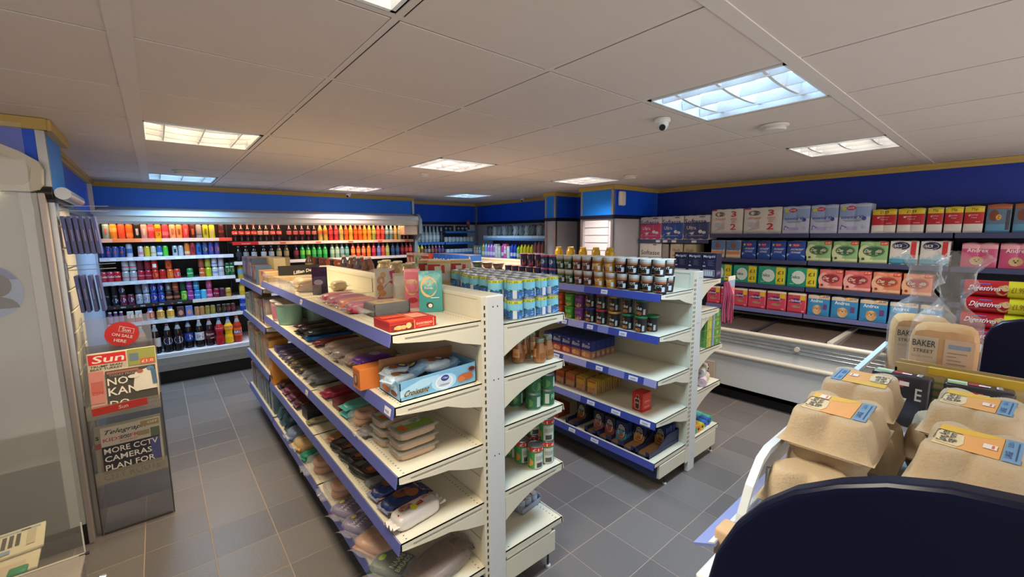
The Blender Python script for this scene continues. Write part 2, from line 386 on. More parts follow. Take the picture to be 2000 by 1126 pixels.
# =============================================================== SHELVING
RAILC = mat('#5b62a6', .4, amt=.03); TICK = mat('#dcdce6', .5); HOLE = mat('#2a2723', .8)
def shelf(par, side, xi, xo, y0, y1, z, rail=RAILC, tickets=(), holes=False, t=.028, lip=.042, plate=CREAM, brackets=True, arch=False, covers=()):
    """one bay's shelf. side -1: front faces -x. xi inner x, xo front x"""
    b = B(); s = side
    b.box(min(xi, xo-s*.002), y0+.002, z-.004, max(xi, xo-s*.002), y1-.002, z, plate)
    b.box(min(xi, xo), y0+.002, z-t, max(xi, xo), y0+.006, z, plate); b.box(min(xi, xo), y1-.006, z-t, max(xi, xo), y1-.002, z, plate)
    b.box(min(xo, xo-s*.004), y0+.002, z-t, max(xo, xo-s*.004), y1-.002, z, plate)
    if holes:
        n = int((y1-y0)/.022)
        for k in range(n):
            y = y0+.02+k*.022
            for xx in (xo-s*.03, xi+s*.03): b.quad((xx-.003, y-.002, z+.0006), (xx+.003, y-.002, z+.0006), (xx+.003, y+.002, z+.0006), (xx-.003, y+.002, z+.0006), HOLE)
    if brackets: b.box(min(xi+s*.02, xo-s*.05), y0-.0005, z-.019, max(xi+s*.02, xo-s*.05), y0+.001, z-.0165, mat('#77756c', .6))
    sh = part('shelf', b, par)
    if rail:
        r = B(); P = [(xo, z+.002), (xo+s*.003, z+.003), (xo+s*.012, z-lip), (xo+s*.008, z-lip-.002)]
        r.prism(P, 'y', y0+.003, y1-.003, rail); part('price_rail', r, sh)
        for (ty, tw) in tickets:
            q = B(); k0, k1 = .18, .82
            pa = Vector((xo+s*.0045+s*.009*k0, 0, z-lip*k0)); pb = Vector((xo+s*.0045+s*.009*k1, 0, z-lip*k1))
            q.quad((pb.x, ty-tw/2, pb.z), (pb.x, ty+tw/2, pb.z), (pa.x, ty+tw/2, pa.z), (pa.x, ty-tw/2, pa.z), TICK)
            q.quad((pb.x+s*.0004, ty-tw*.3, pb.z+.012), (pb.x+s*.0004, ty+tw*.3, pb.z+.012), (pb.x+s*.0004-s*.001, ty+tw*.3, pb.z+.018), (pb.x+s*.0004-s*.001, ty-tw*.3, pb.z+.018), mat('#9a9aa8', .6))
            part('price_ticket', q, sh)
        for (ya, yb, m) in covers:
            q = B(); q.prism([(xo+s*.0035, z+.001), (xo+s*.006, z+.001), (xo+s*.0145, z-lip+.002), (xo+s*.0125, z-lip)], 'y', ya, yb, m); part('rail_cover', q, sh)
    if brackets:
        D = xo-xi
        for yy, yy2 in ((y0+.001, y0+.004), (y1-.004, y1-.001)):
            if arch:   # concave sweeping bracket
                P = [(xi, z-t), (xo-s*.01, z-t)]+[(xi+D*(1-.02-.98*q_/8), z-t-.008-.105*(q_/8)**2.2) for q_ in range(9)]
            else: P = [(xi, z-t), (xo-s*.004, z-t), (xo-s*.02, z-t-.004), (xi+D*.6, z-t-.02), (xi+D*.45, z-t-.024), (xi+D*.25, z-t-.052), (xi, z-t-.075)]
            q = B(); q.prism(P, 'y', yy, yy2, plate); part('bracket', q, sh)
    return sh
def slots(b, x, y, z0, z1, p=.031, w=.0035, h=.017, m=HOLE):
    n = int((z1-z0)/p)
    for k in range(n):
        z = z0+k*p; b.quad((x-w, y, z), (x+w, y, z), (x+w, y, z+h), (x-w, y, z+h), m)
def post(par, x0, x1, y, h, xs0, xs1, two=False):
    b = B(); b.rbox(x0, y, .0, x1, y+.03, h, mat('#cfcfcb', .4, amt=.02), .003)
    for dx in (-.012, .012):
        for z in (h-.045, h-.36, h-.7, .12): b.quad(((x0+x1)/2+dx-.0028, y-.0006, z-.003), ((x0+x1)/2+dx+.0028, y-.0006, z-.003), ((x0+x1)/2+dx+.0028, y-.0006, z+.003), ((x0+x1)/2+dx-.0028, y-.0006, z+.003), HOLE)
    part('end_post', b, par)
    b = B(); b.box(xs0, y+.002, .08, xs1, y+.03, h, CREAM)
    if two: slots(b, xs0+(xs1-xs0)*.32, y+.0012, .2, h-.01); slots(b, xs0+(xs1-xs0)*.75, y+.0012, .2, h-.01)
    else: slots(b, xs0+(xs1-xs0)*.62, y+.0012, .1, h-.02)
    part('slotted_upright', b, par)
def foot(par, x, y):
    b = B(); W = mat('#c8c8c4', .4)
    b.lathe([(.014, 0, W), (.014, .008, W), (.006, .012, mat('#333333', .5)), (.006, .075, W)], 12, x, y); part('levelling_foot', b, par)

# --- gondola 1
G1 = thing('gondola_shelving', 'long cream double sided shop shelving run nearest the newspaper stand, with blue price rails', 'shelving')
BAY1 = [1.375, 2.52, 3.72]
b = B(); b.box(.995, 1.39, .1, 1.1, 3.72, 1.44, CREAM)
for y in (2.52,): b.box(.9935, y-.002, .1, .995, y+.002, 1.44, HOLE)
for z in (.36, .66, .96, 1.24): b.box(.9938, 1.4, z-.0012, .9952, 3.7, z+.0012, mat('#8d8876', .7))
part('back_panel', b, G1)
b = B(); b.rbox(.993, 1.376, 1.44, 1.103, 2.515, 1.457, CREAM, .003); b.rbox(.993, 2.52, 1.44, 1.103, 3.72, 1.457, CREAM, .003); part('top_cap', b, G1)
b = B(); b.box(.995, 3.72, .1, 1.1, 4.82, 1.33, CREAM); part('back_panel', b, G1)
post(G1, 1.012, 1.103, 1.372, 1.455, .987, 1.012)
for k in range(2):
    y0, y1 = BAY1[k], (2.52, 3.72)[k]
    tk = {0: [()]}
    T = [[(1.40, .03)] if 0 else [(2.50, .04)], [(1.405, .05)], [(2.56, .05)], [(2.45, .04)] if 0 else [], []]
    for n, z in enumerate((1.36, 1.093, .826, .558)):
        tks = [t for t in ([(2.545, .05)], [(1.42, .055)], [(2.57, .05)], [])[n] if y0 < t[0] < y1]
        shelf(G1, -1, .993, .602, y0, y1, z, tickets=tks, holes=(k == 0 or n > 1))
    shelf(G1, -1, .993, .602, y0, y1, .25, brackets=False, holes=True)
for n, z in enumerate((1.295, .988, .605, .255)): shelf(G1, -1, .993, .602, 3.73, 4.82, z, brackets=n < 3)
ZR1 = (1.327, 1.093, .868, .56)
for y0, y1 in ((1.375, 2.52), (2.52, 3.72), (3.72, 4.82)):
    for z in ZR1: shelf(G1, 1, 1.105, 1.478, y0, y1, z, arch=True, rail=CREAM, lip=.03)
    shelf(G1, 1, 1.105, 1.478, y0, y1, .262, brackets=False, rail=CREAM, lip=.03, holes=True)
b = B(); b.rbox(.64, 1.385, .1, 1.0, 4.81, .2, mat('#262b4a', .5), .003); part('base_plinth', b, G1)
b = B(); b.rbox(1.104, 1.378, .1, 1.432, 1.40, .212, CREAM, .003); b.box(1.104, 1.4, .1, 1.425, 4.81, .2, CREAM)
b.box(1.11, 1.376, .222, 1.4, 1.378, .232, CREAM); part('base_plinth', b, G1)
for x in (1.41, .7): foot(G1, x, 1.41)

# --- gondola 2
G2 = thing('gondola_shelving', 'long white double sided shop shelving run between the custard tins and the chest freezer', 'shelving')
b = B(); b.box(2.75, 1.39, .1, 2.86, 4.82, 1.43, CREAM)
for z in (.36, .64, .93, 1.22): b.box(2.7488, 1.4, z-.0012, 2.7502, 4.8, z+.0012, mat('#8d8876', .7))
part('back_panel', b, G2)
b = B(); b.rbox(2.746, 1.376, 1.43, 2.872, 4.82, 1.446, CREAM, .003); part('top_cap', b, G2)
post(G2, 2.787, 2.872, 1.372, 1.445, 2.745, 2.787, True)
R2 = mat('#3a4898', .4); LIL = mat('#9a96c4', .35); LIL2 = mat('#7c7fb8', .35)
tk2 = [[(1.80, .055), (2.36, .06)], [(1.64, .06), (1.92, .055), (2.17, .05), (2.44, .055), (2.74, .06), (3.05, .05)], [(1.55, .07), (1.83, .06), (2.25, .06), (2.55, .05), (3.1, .05)],
       [(1.45, .075), (1.68, .075), (1.90, .07), (2.7, .05), (3.4, .05)]]
cv2 = [[(1.98, 2.28, LIL2), (2.42, 3.0, LIL), (3.0, 4.6, mat('#c9c3d6', .4))], [(1.76, 1.85, LIL2), (1.98, 2.13, LIL), (2.22, 2.39, LIL), (2.5, 2.66, LIL), (2.8, 4.6, LIL)],
       [(1.38, 1.47, LIL), (1.62, 1.75, LIL2), (1.95, 2.18, LIL), (2.3, 4.6, LIL2)], [(2.0, 2.6, LIL2), (2.8, 3.3, LIL2), (3.5, 4.6, LIL2)]]
for y0, y1 in ((1.375, 2.56), (2.56, 3.75), (3.75, 4.82)):
    for n, z in enumerate((1.33, 1.063, .778, .5)):
        shelf(G2, -1, 2.75, 2.345, y0, y1, z, rail=R2, tickets=[t for t in tk2[n] if y0 < t[0] < y1], lip=.045,
              covers=[(max(a, y0+.004), min(c, y1-.004), m) for a, c, m in cv2[n] if c > y0 and a < y1])
    shelf(G2, -1, 2.75, 2.345, y0, y1, .222, rail=mat('#454d9c', .35), brackets=False, tickets=[t for t in ((1.86, .07), (2.08, .065), (2.3, .06)) if y0 < t[0] < y1])
    for n, z in enumerate((1.376, 1.156)): shelf(G2, 1, 2.868, 3.16, y0, y1, z, rail=None, arch=True)
    for n, z in enumerate((.874, .58)): shelf(G2, 1, 2.868, 3.245, y0, y1, z, rail=None, arch=True)
    shelf(G2, 1, 2.868, 3.25, y0, y1, .225, rail=None, brackets=False)
b = B(); b.box(2.40, 1.395, .09, 2.42, 4.8, .19, mat('#1d2a5c', .4)); b.rbox(2.41, 1.376, .09, 2.78, 1.40, .185, CREAM, .003); part('base_plinth', b, G2)
b = B(); b.rbox(2.868, 1.376, .07, 3.21, 1.40, .195, CREAM, .003); b.box(2.86, 1.4, .08, 3.2, 4.8, .19, CREAM); part('base_plinth', b, G2)
for x in (2.528, 2.883, 3.2): foot(G2, x, 1.405)
for x in (2.528, 3.2): foot(G2, x, 3.0)

# --- right wall shelving
RS = thing('shelving_unit', 'dark wall shelving with grey edges stacked with toilet and kitchen rolls', 'shelving')
SG = mat('#41466a', .4); SD = mat('#1a1d30', .5); SL = mat('#6a6ea4', .4)
b = B(); b.box(5.4, -.66, .75, 5.42, 3.3, 1.93, mat('#0b0d1c', .6)); part('back_panel', b, RS)
def wshelf(y0, y1, z, x=5.0, m=SG, tk=()):
    b = B(); b.box(x, y0+.003, z-.03, 5.42, y1-.003, z, SD); sh = part('shelf', b, RS)
    b = B(); b.rbox(x-.012, y0+.003, z-.042, x, y1-.003, z+.002, m, .003); part('price_rail', b, sh)
    for t in tk:
        q = B(); q.box(x-.0135, t-.03, z-.034, x-.0122, t+.03, z-.006, TICK); part('price_ticket', q, sh)
wshelf(2.345, 3.3, 1.617, tk=(2.52, 2.78, 3.0 , 2.9)); wshelf(2.345, 3.3, 1.37)
for y0, y1 in ((1.345, 2.34), (.345, 1.34), (-.66, .34)):
    for n, z in enumerate((1.687, 1.412, 1.145, .872)):
        if y1 == .34 and n == 2: z = 1.12
        if y1 == .34 and n == 3: continue
        wshelf(y0, y1, z, m=SL if n == 3 else SG)
for y in (1.343, .343, 2.343):
    b = B(); b.box(5.38, y-.012, .75, 5.4, y+.012, 1.9, SD); slots(b, 0, 0, 0, 0); part('slotted_upright', b, RS)

# --- chest freezer
FR = thing('chest_freezer', 'long white island chest freezer with brown tinted sliding lids below the rolls', 'freezer')
FW = mat('#cbcfcf', .35, amt=.02); FT = mat('#cbc6ba', .3)
Y0, Y1 = -.9, 3.1; XF = 4.4
b = B(); b.box(XF, Y0, .1, XF+.02, Y1, .7, FW); b.box(XF+.02, Y0, .1, 5.38, Y0+.02, .7, FW); b.box(XF+.02, Y1-.02, .1, 5.38, Y1, .7, FW); b.box(5.36, Y0, .1, 5.38, Y1, .75, FW); b.box(XF, Y0, .1, 5.38, Y1, .14, FW); part('body', b, FR)
b = B(); b.box(XF+.06, Y0, 0, 5.35, Y1, .1, DARK); part('kick_plate', b, FR)
b = B(); b.tube([(XF-.01, Y0, .475), (XF-.01, Y1, .475)], .022, FT, 10); part('bumper_rail', b, FR)
for z in (.60, .635, .665): b = B(); b.rbox(XF-.012, Y0, z-.006, XF, Y1, z+.006, mat('#9da3a8', .25, .5), .002); part('trim_strip', b, FR)
b = B(); b.tube([(XF, Y0, .715), (XF, Y1, .715)], .024, FT, 12); part('top_rail', b, FR)
b = B(); b.box(XF+.03, Y0+.03, .35, 5.34, Y1-.03, .36, mat('#3a2b26', .7)); part('inner_floor', b, FR)
for k, (a, c) in enumerate(((2.0, 3.06), (1.62, 2.03), (1.0, 1.6), (.15, .94), (-.85, .12))):
    b = B(); b.hexa([(XF+.03, a, .70+.004*(k % 2)), (5.3, a, .735), (5.3, c, .735), (XF+.03, c, .70+.004*(k % 2)), (XF+.03, a, .706+.004*(k % 2)), (5.3, a, .741), (5.3, c, .741), (XF+.03, c, .706+.004*(k % 2))],
        mat('#5f544e', .14, amt=.1, scale=4)); gl = part('sliding_lid', b, FR)
    q = B(); q.box(XF+.03, a-.006, .71, 5.3, a+.008, .745, mat('#3c3c42', .4)); part('lid_frame', q, gl)
b = B(); b.box(XF+.02, .945, .70, 5.32, .99, .75, FT); part('cross_bar', b, FR)
b = B(); b.box(XF-.018, 1.24, .58, XF, 1.244, .69, mat('#55585c', .5)); b.lathe([(.022, 0, FT), (.02, .012, FT), (.001, .014, FT)], 14); part('lock', B().tube([(XF-.03, 1.2, .645), (XF-.01, 1.2, .645)], .022, FT, 14), FR)
b = B(); b.rbox(XF-.008, 1.93, .12, XF, 2.12, .36, mat('#c4b8a4', .5), .004)
for k in range(5): b.box(XF-.0095, 1.99, .16+k*.035, XF-.008, 2.06, .172+k*.035, HOLE)
part('vent_panel', b, FR)

# =============================================================== DRINKS FRIDGE
wall_b = B(); wall_b.box(-.55, 6.98, 0, 3.35, 7.04, 2.0, mat('#2a2a30', .6)); struct('wall_behind_fridge', wall_b)
FD = thing('drinks_fridge', 'long open fronted drinks fridge along the back wall with lit canopy', 'fridge')
FG = mat('#c4c6c8', .35, amt=.02); FBK = mat('#17171c', .5); FSH = mat('#c9c9d2', .4)
b = B(); b.box(-.5, 6.86, .2, 3.22, 6.9, 1.98, FBK); part('back_panel', b, FD)
b = B(); b.prism([(6.2, .16), (6.16, .24), (6.14, .33), (6.2, .36), (6.9, .36), (6.9, .16)], 'x', -.5, 3.24, mat('#a9aaa6', .4, amt=.02)); part('base_tub', b, FD)
b = B(); b.rbox(-.5, 6.15, .335, 3.24, 6.88, .378, FSH, .006); part('bottom_deck', b, FD)
b = B(); b.box(-.5, 6.26, 0, 3.22, 6.3, .17, mat('#08080b', .6)); part('kick_plate', b, FD)
b = B(); b.prism([(6.9, 1.875), (6.23, 1.875), (6.225, 1.845), (6.205, 1.845), (6.185, 1.872), (6.175, 1.93), (6.2, 1.985), (6.46, 2.04), (6.9, 2.04)], 'x', -.5, 3.24, mat('#d8d2c8', .4)); 
b.prism([(6.169, 1.93), (6.164, 1.932), (6.195, 1.99), (6.205, 1.99)], 'x', -.5, 3.24, mat('#d5dbe2', .3)); part('canopy', b, FD)
b = B(); b.tube([(-.45, 6.30, 1.864), (3.0, 6.30, 1.864)], .008, mat('#ffc8a4', emit=14), 8); part('canopy_tube', b, FD)
b = B(); b.prism([(6.9, .0), (6.2, .0), (6.15, .33), (6.33, .5), (6.33, 1.62), (6.17, 1.72), (6.15, 1.94), (6.24, 2.03), (6.9, 2.06)], 'x', 3.24, 3.29, mat('#8c8f92', .4)); part('end_panel', b, FD)
b = B(); b.rbox(3.0, 6.19, 1.70, 3.235, 6.5, 1.84, mat('#d8b596', .5), .01); part('canopy_housing', b, FD)
b = B(); b.box(-.52, 6.2, 0, -.49, 6.9, 2.0, mat('#9fb4cc', .4)); part('end_panel', b, FD)
for xa in (.735,):
    b = B(); b.box(xa-.006, 6.8, .38, xa+.006, 6.86, 1.86, mat('#55565c', .5)); part('upright', b, FD)
PINK = mat('#d8b8a4', .4); RED = mat('#b81c20', .4)
def fshelf(x0, x1, z, rails, yf=6.34):
    b = B(); b.box(x0+.003, yf, z-.018, x1-.003, 6.86, z, FSH); sh = part('shelf', b, FD)
    for (a, c, m) in rails:
        q = B(); q.prism([(yf-.001, z+.006), (yf-.008, z+.004), (yf-.014, z-.034), (yf-.002, z-.036)], 'x', a, c, m); part('price_rail', q, sh)
fshelf(-.48, .735, 1.68, [(-.48, -.36, PINK), (-.36, -.12, mat('#e08a55', .4)), (-.12, .0, mat('#d9a08a', .4)), (.0, .06, mat('#e0b828', .4)), (.06, .6, PINK), (.6, .735, mat('#d84a30', .4))])
fshelf(-.48, .735, 1.475, [(-.48, .735, mat('#c3c3cf', .4))])
fshelf(-.48, .735, 1.21, [(-.48, .735, mat('#c9c7cc', .4))])
fshelf(-.48, .735, .945, [(-.48, .28, mat('#14141c', .4)), (.28, .735, mat('#c9b9b0', .4))])
fshelf(-.48, 1.0, .75, [(-.48, 1.0, mat('#c7c6cc', .4))], 6.28)
fshelf(.735, 3.22, 1.625, [(.735, 1.02, RED), (1.02, 3.22, PINK)])
fshelf(.735, 3.22, 1.375, [(.735, 3.22, mat('#cfc6c0', .4))])
fshelf(.735, 3.22, 1.16, [(.735, 3.22, mat('#c9c7cc', .4))]); fshelf(.735, 3.22, .945, [(.735, 3.22, mat('#c9c7cc', .4))])

q = B(); WT = mat('#e4e4ea', .4)
for k in range(4):
    q.text('PEPSI', (-.34+.165*k, 6.3265, .927), (1, 0, 0), (0, 0, 1), .014, WT, .02); q.add([(-.41+.165*k+.009*math.cos(t_*.524), 6.3262, .927+.009*math.sin(t_*.524)) for t_ in range(12)], [tuple(range(12))], mat('#c83a44', .4))
q.text('Coca-Cola', (.88, 6.3265, 1.607), (1, 0, 0), (0, 0, 1), .016, mat('#f0d8d4', .4), .01)
for k in range(14): q.quad((1.12+.15*k, 6.3263, 1.598), (1.19+.15*k, 6.3263, 1.598), (1.19+.15*k, 6.3283, 1.618), (1.12+.15*k, 6.3283, 1.618), mat(['#e8d8cc', '#d84a3a', '#e0c8b8'][k % 3], .5))
for z in (1.457, 1.192, .732):
    for k in range(8): q.quad((-.40+.14*k, 6.3262 if z > .8 else 6.2662, z-.012), (-.35+.14*k, 6.3262 if z > .8 else 6.2662, z-.012), (-.35+.14*k, 6.329 if z > .8 else 6.269, z+.012), (-.40+.14*k, 6.329 if z > .8 else 6.269, z+.012), mat('#d8dae4', .5))
part('rail_lettering', q, FD)['kind'] = 'stuff'
# =============================================================== GLASS ENDED CHILLER (beside the newspaper stand)
CH = thing('display_chiller', 'tall cream chiller with a hazy glass end and rounded canopy beside the newspaper stand', 'chiller')
CC = mat('#d6cfb6', .35, amt=.02)
b = B(); b.prism([(-1.4, 1.935), (-.45, 1.935), (-.425, 1.945), (-.412, 1.975), (-.405, 2.05), (-.415, 2.085), (-.47, 2.125), (-.62, 2.20), (-.78, 2.225), (-1.4, 2.23)], 'y', 3.17, 3.24, CC); part('canopy', b, CH)
b = B(); b.prism([(-1.4, 1.965), (-.475, 1.965), (-.45, 1.985), (-.44, 2.05), (-.46, 2.075), (-.64, 2.165), (-1.4, 2.19)], 'y', 3.162, 3.171, mat('#c6bfa6', .4))
part('canopy_face', b, CH)
b = B(); b.box(-.60, 3.160, 2.07, -.565, 3.162, 2.09, mat('#a0563a', .5)); part('sticker', b, CH)
b = B(); b.tube([(-1.3, 3.18, 1.928), (-.56, 3.18, 1.928)], .006, mat('#fff0c8', emit=4), 8); part('tube', b, CH)
b = B(); b.box(-1.4, 3.2, .12, -.46, 3.208, 1.93, mat('#dcd8ca', .10, kind='clear', alpha=.42)); part('end_glass', b, CH)  # pale diffuse share paints the haze of reflections into the glass
b = B(); b.rbox(-.50, 3.195, .12, -.435, 3.22, 1.93, mat('#c4c4ba', .35), .004); b.rbox(-.435, 3.19, 0, -.41, 3.24, 1.93, mat('#b8aca4', .3, .3), .003); part('glass_frame', b, CH)
b = B(); b.box(-1.4, 3.2, .08, -.46, 3.23, .52, mat('#c6c8bc', .4)); part('lower_panel', b, CH)
b = B(); b.box(-1.4, 3.2, 0, -.436, 3.25, .12, mat('#14151c', .5)); part('kick_plate', b, CH)
b = B(); b.box(-1.4, 3.72, .1, -.43, 3.76, 1.93, mat('#b6b2a8', .6)); part('back_panel', b, CH)
b = B(); b.tube([(-1.3, 3.5, 1.90), (-.5, 3.5, 1.90)], .012, mat('#fff0d8', emit=22), 8); part('added_fill_tube', b, CH)  # glowing tube added to brighten the dark chiller interior
for z in (.62, .9, 1.17, 1.44, 1.68):
    b = B(); b.box(-1.4, 3.3, z-.015, -.47, 3.7, z, mat('#d0ccc0', .5)); part('shelf', b, CH)
b = B(); N = 28; b.add([(-.655+.125*math.cos(2*PI*k/N), 3.194, 1.445+.135*math.sin(2*PI*k/N)) for k in range(N)], [tuple(range(N))], mat('#8fa6cf', .5)); 
b.add([(-.655+.123*math.cos(2*PI*k/N), 3.1935, 1.445+.133*math.sin(2*PI*k/N)) for k in range(2, 13)], [tuple(range(11))], mat('#5b62a8', .5))
b.add([(-.612+.045*math.cos(2*PI*k/N), 3.193, 1.475+.055*math.sin(2*PI*k/N)) for k in range(N)], [tuple(range(N))], mat('#3a2622', .6))
b.add([(-.645+.095*math.cos(2*PI*k/N), 3.1925, 1.36+.065*math.sin(2*PI*k/N)) for k in range(0, 15)], [tuple(range(15))], mat('#3d2c38', .6))
part('round_sticker', b, CH)
for z in (.62, .9, 1.17, 1.44):
    for k in range(6):
        x = -1.15+k*.115; h = random.uniform(.12, .17); c = random.choice(['#c9c4c0', '#b7a58e', '#7f8fb0', '#c2b27a', '#a8b4a0'])
        q = B(); q.rbox(-.045, -.06, 0, .045, .06, h, mat(c, .5), .012, 2); q.box(-.03, -.0608, h*.3, .03, -.0598, h*.7, mat('#8a90a8', .5))
        put(('chilled_packet', 'packet', q.mesh('chilled_packet'), []), (x, 3.4, z), 0, 'pale packet behind the hazy glass', {.62: 'on the lowest chiller shelf', .9: 'on the second chiller shelf', 1.17: 'on the third chiller shelf', 1.44: 'on the top chiller shelf'}[z], x)

# pillar hooks with hanging blue cards
for n, (zz, xs) in enumerate(((1.85, (-.372, -.348, -.325, -.301, -.277, -.253)), (1.527, (-.352, -.328, -.298, -.268)))):
    t = thing('display_hook', ('upper' if n == 0 else 'lower')+' chrome wire hook on the slatted pillar side holding blue cards', 'hook', (-.388, 3.34, zz))
    b = B(); b.tube([(0, 0, 0), (.2, 0, .002)], .0025, STEEL, 6); b.tube([(0, 0, .025), (.2, 0, .03)], .0018, STEEL, 6); part('wire', b, t)
    b = B(); b.box(-.003, -.015, -.05, .004, .015, .04, STEEL); part('backplate', b, t)
    for k, x in enumerate(xs):
        b = B(); C1 = mat('#4a5590', .45); h = .205
        b.rbox(-.0075, -.05, -h, .0075, .05, 0, C1, .0015); b.box(-.0082, -.05, -h+.002, -.0074, .05, -.002, mat('#77789c', .5)); b.box(-.002, -.0508, -h*.65, .002, -.0499, -h*.35, mat('#8c90b4', .5))
        put(('hanging_card', 'card', b.mesh('hanging_card'), []), (x, 3.34, zz-.03), 0, 'slim dark blue card pack', 'hanging on the %s hook' % ('upper' if n == 0 else 'lower'), x, rx=(0, -.05))
    b = B();

# =============================================================== NEWSPAPER STAND
NS = thing('newspaper_stand', 'clear acrylic newspaper stand with two sloping pockets on the tiled floor', 'newspaper stand', (-.385, 3.235, 0))
AC = mat('#9a9ca4', .06, kind='clear', alpha=.20); AE = mat('#4c453e', .3); W_ = .325
def pane(n, P, m=AC, lab=None): q = B(); q.hexa(P, m); return part(n, q, NS, lab)
for x in (0, W_):
    q = B(); q.prism([(0, 0), (.34, 0), (.34, 1.23), (.30, 1.23), (.20, 1.04), (0, .78)][::1], 'x', x, x+.004, AC); part('side_panel', q, NS)
    q = B(); q.box(x-.001, -.001, 0, x+.005, .004, .78, AE); part('edge', q, NS)
q = B(); q.box(0, 0, .01, W_, .004, .30, AC); q.box(.01, -.004, .0, W_-.005, .006, .012, AE); part('front_pane', q, NS)
q = B(); q.box(0, .33, 0, W_, .334, 1.05, mat('#75757e', .15, kind='clear', alpha=.45)); part('back_pane', q, NS)
q = B(); q.box(.03, .20, 1.03, W_-.01, .205, 1.235, mat('#a8a6b4', .06, kind='clear', alpha=.22)); part('header_pane', q, NS)
# lower and upper pocket: sloped floor + front lip
for z0, zt in ((.30, .62), (.69, 1.04)):
    q = B(); q.hexa([(.003, .01, z0), (W_, .01, z0), (W_, .14, z0-.01), (.003, .14, z0-.01), (.003, .01, z0+.004), (W_, .01, z0+.004), (W_, .14, z0-.006), (.003, .14, z0-.006)], AC); part('pocket_floor', q, NS)
    q = B(); q.box(.003, 0, z0, W_, .003, z0+.075, mat('#c9bfa8', .08, kind='clear', alpha=.35)); part('pocket_lip', q, NS)
q = B(); N = 40; q.add([(.18+.078*math.cos(2*PI*k/N), .198, 1.125+.075*math.sin(2*PI*k/N)) for k in range(N)], [tuple(range(N))], mat('#e0231c', .4))
f = planeP((.102, .1975, 1.05), (.156, 0, 0), (0, 0, .15), (0, -1, 0))
q.add([tuple(f(*p, .0003)) for p in ((.40, .62), (.82, .46), (.88, .66), (.46, .84))], [(0, 1, 2, 3)], mat('#f0ddd6', .5))
q.add([tuple(f(*p, .0006)) for p in ((.42, .63), (.81, .48), (.86, .65), (.47, .81))], [(0, 1, 2, 3)], mat('#e0231c', .5))
for t, u, v, h in (('Sun', .64, .65, .022), ('ON SALE', .50, .44, .018), ('HERE', .42, .24, .018)):
    q.text(t, tuple(f(u, v, .0012)), (.88, 0, -.30), (.25, 0, .95), h, mat('#f6e6e0', .5), .02)
part('round_badge', q, NS, 'red round badge')
def paper(name, lab, loc, tilt, wd, ht, ops, grey='#d9ccb0', th=.012):
    b = B(); b.rbox(0, 0, 0, wd, th, ht, mat(grey, .8, amt=.04, scale=200), .003)
    b.decor(planeP((.003, -.0001, .003), (wd-.006, 0, 0), (0, 0, ht-.006), (0, -1, 0)), ops, .0003)
    o = solo(name, b, lab, 'newspaper', loc); o.rotation_euler = (tilt, 0, 0); return o
K = '#26221f'; WP = '#e6dcc2'
paper('newspaper', 'folded tabloid with red masthead in the upper pocket of the acrylic stand', (-.36, 3.245, .735), -.28, .30, .325, [
    ('r', .0, .70, .56, .98, mat('#c9bfa6', .7)), ('r', .01, .80, .55, .98, '#d8262a'), ('t', 'Sun', .30, .89, .46, .13, mat('#f4ece0', .6), .06), ('t', 'TRUMP SEAN', .26, .765, .46, .035, K), ('t', 'BEAT TURKEY', .26, .715, .46, .035, K),
    ('r', .58, .70, 1, 1, mat('#9aa050', .7)), ('r', .60, .78, .74, .92, '#6d7f8f'), ('r', .76, .70, .98, .80, '#d45a3a'), ('t', '£1.0', .87, .75, .18, .05, '#efe4c8'),
    ('r', .0, .12, .21, .68, mat('#d48a80', .7)), ('r', .02, .3, .19, .5, '#c96a5a'), ('t', 'ZEN', .10, .30, .16, .05, '#d83a34'),
    ('r', .23, .02, .98, .66, mat('#4a463e', .7)), ('r', .25, .60, .72, .64, '#b06a58'), ('t', 'TODAY FRONT', .5, .57, .44, .04, '#a89a84'), ('t', 'NO', .40, .46, .30, .13, '#f2ecdc'), ('t', 'KAN', .47, .28, .44, .14, '#f2ecdc'), ('t', 'DO', .40, .06, .28, .12, '#f2ecdc'),
    ('p', [(.62, .30), (.66, .56), (.86, .62), (.96, .50), (.98, .22), (.64, .22)], '#e8e0d0'), ('e', .90, .60, .06, .045, '#5c86b4'), ('e', .74, .57, .05, .035, '#b0624a'), ('e', .64, .50, .09, .035, '#e8e2d2', 0), ('p', [(.90, .6), (.98, .56), (.99, .3), (.92, .3)], '#4e6f92'),
    ('r', .0, .0, .22, .10, '#d9a090')])
q = B(); q.box(0, 0, 0, .235, .0015, .042, mat('#e23a2c', .4)); q.text('Sun', (.13, -.0004, .021), (1, 0, 0), (.1, 0, 1), .022, mat('#f3d7cc', .5), .02)
o = part('pocket_badge', q, NS, 'red pocket label', (.03, -.003, .712)); o.rotation_euler = (0, -.05, 0)
paper('newspaper', 'folded broadsheet with black headline in the lower pocket of the acrylic stand', (-.345, 3.245, .345), -.16, .27, .275, [
    ('r', 0, 0, 1, 1, mat('#c9c0aa', .7)), ('t', 'Telegraph', .40, .88, .72, .12, K, .1), ('r', .66, .86, .98, .98, '#a08a50'), ('t', 'OFF', .87, .93, .18, .05, '#efe6d0'),
    ('t', 'KIDS   FREE', .40, .735, .74, .075, '#c03a4a'), ('r', .32, .70, .46, .77, '#2b2a30'), ('t', 'GO', .39, .735, .12, .05, '#e8dfc8'), ('r', .82, .60, .98, .80, '#5e6b4a'), ('r', .6, .68, .8, .78, '#9a8a60'), ('t', 'DONUT', .45, .655, .3, .03, '#b04a54'),
    ('r', .0, .02, .97, .60, mat('#322f33', .7)), ('r', .80, .1, .97, .58, '#4d4f86'), ('t', 'MORE CCTV', .48, .50, .90, .12, '#f0eadb'), ('t', 'CAMERAS', .42, .33, .78, .12, '#f0eadb'), ('t', 'PLAN FOR', .44, .15, .82, .12, '#f0eadb')], '#c5baa0')
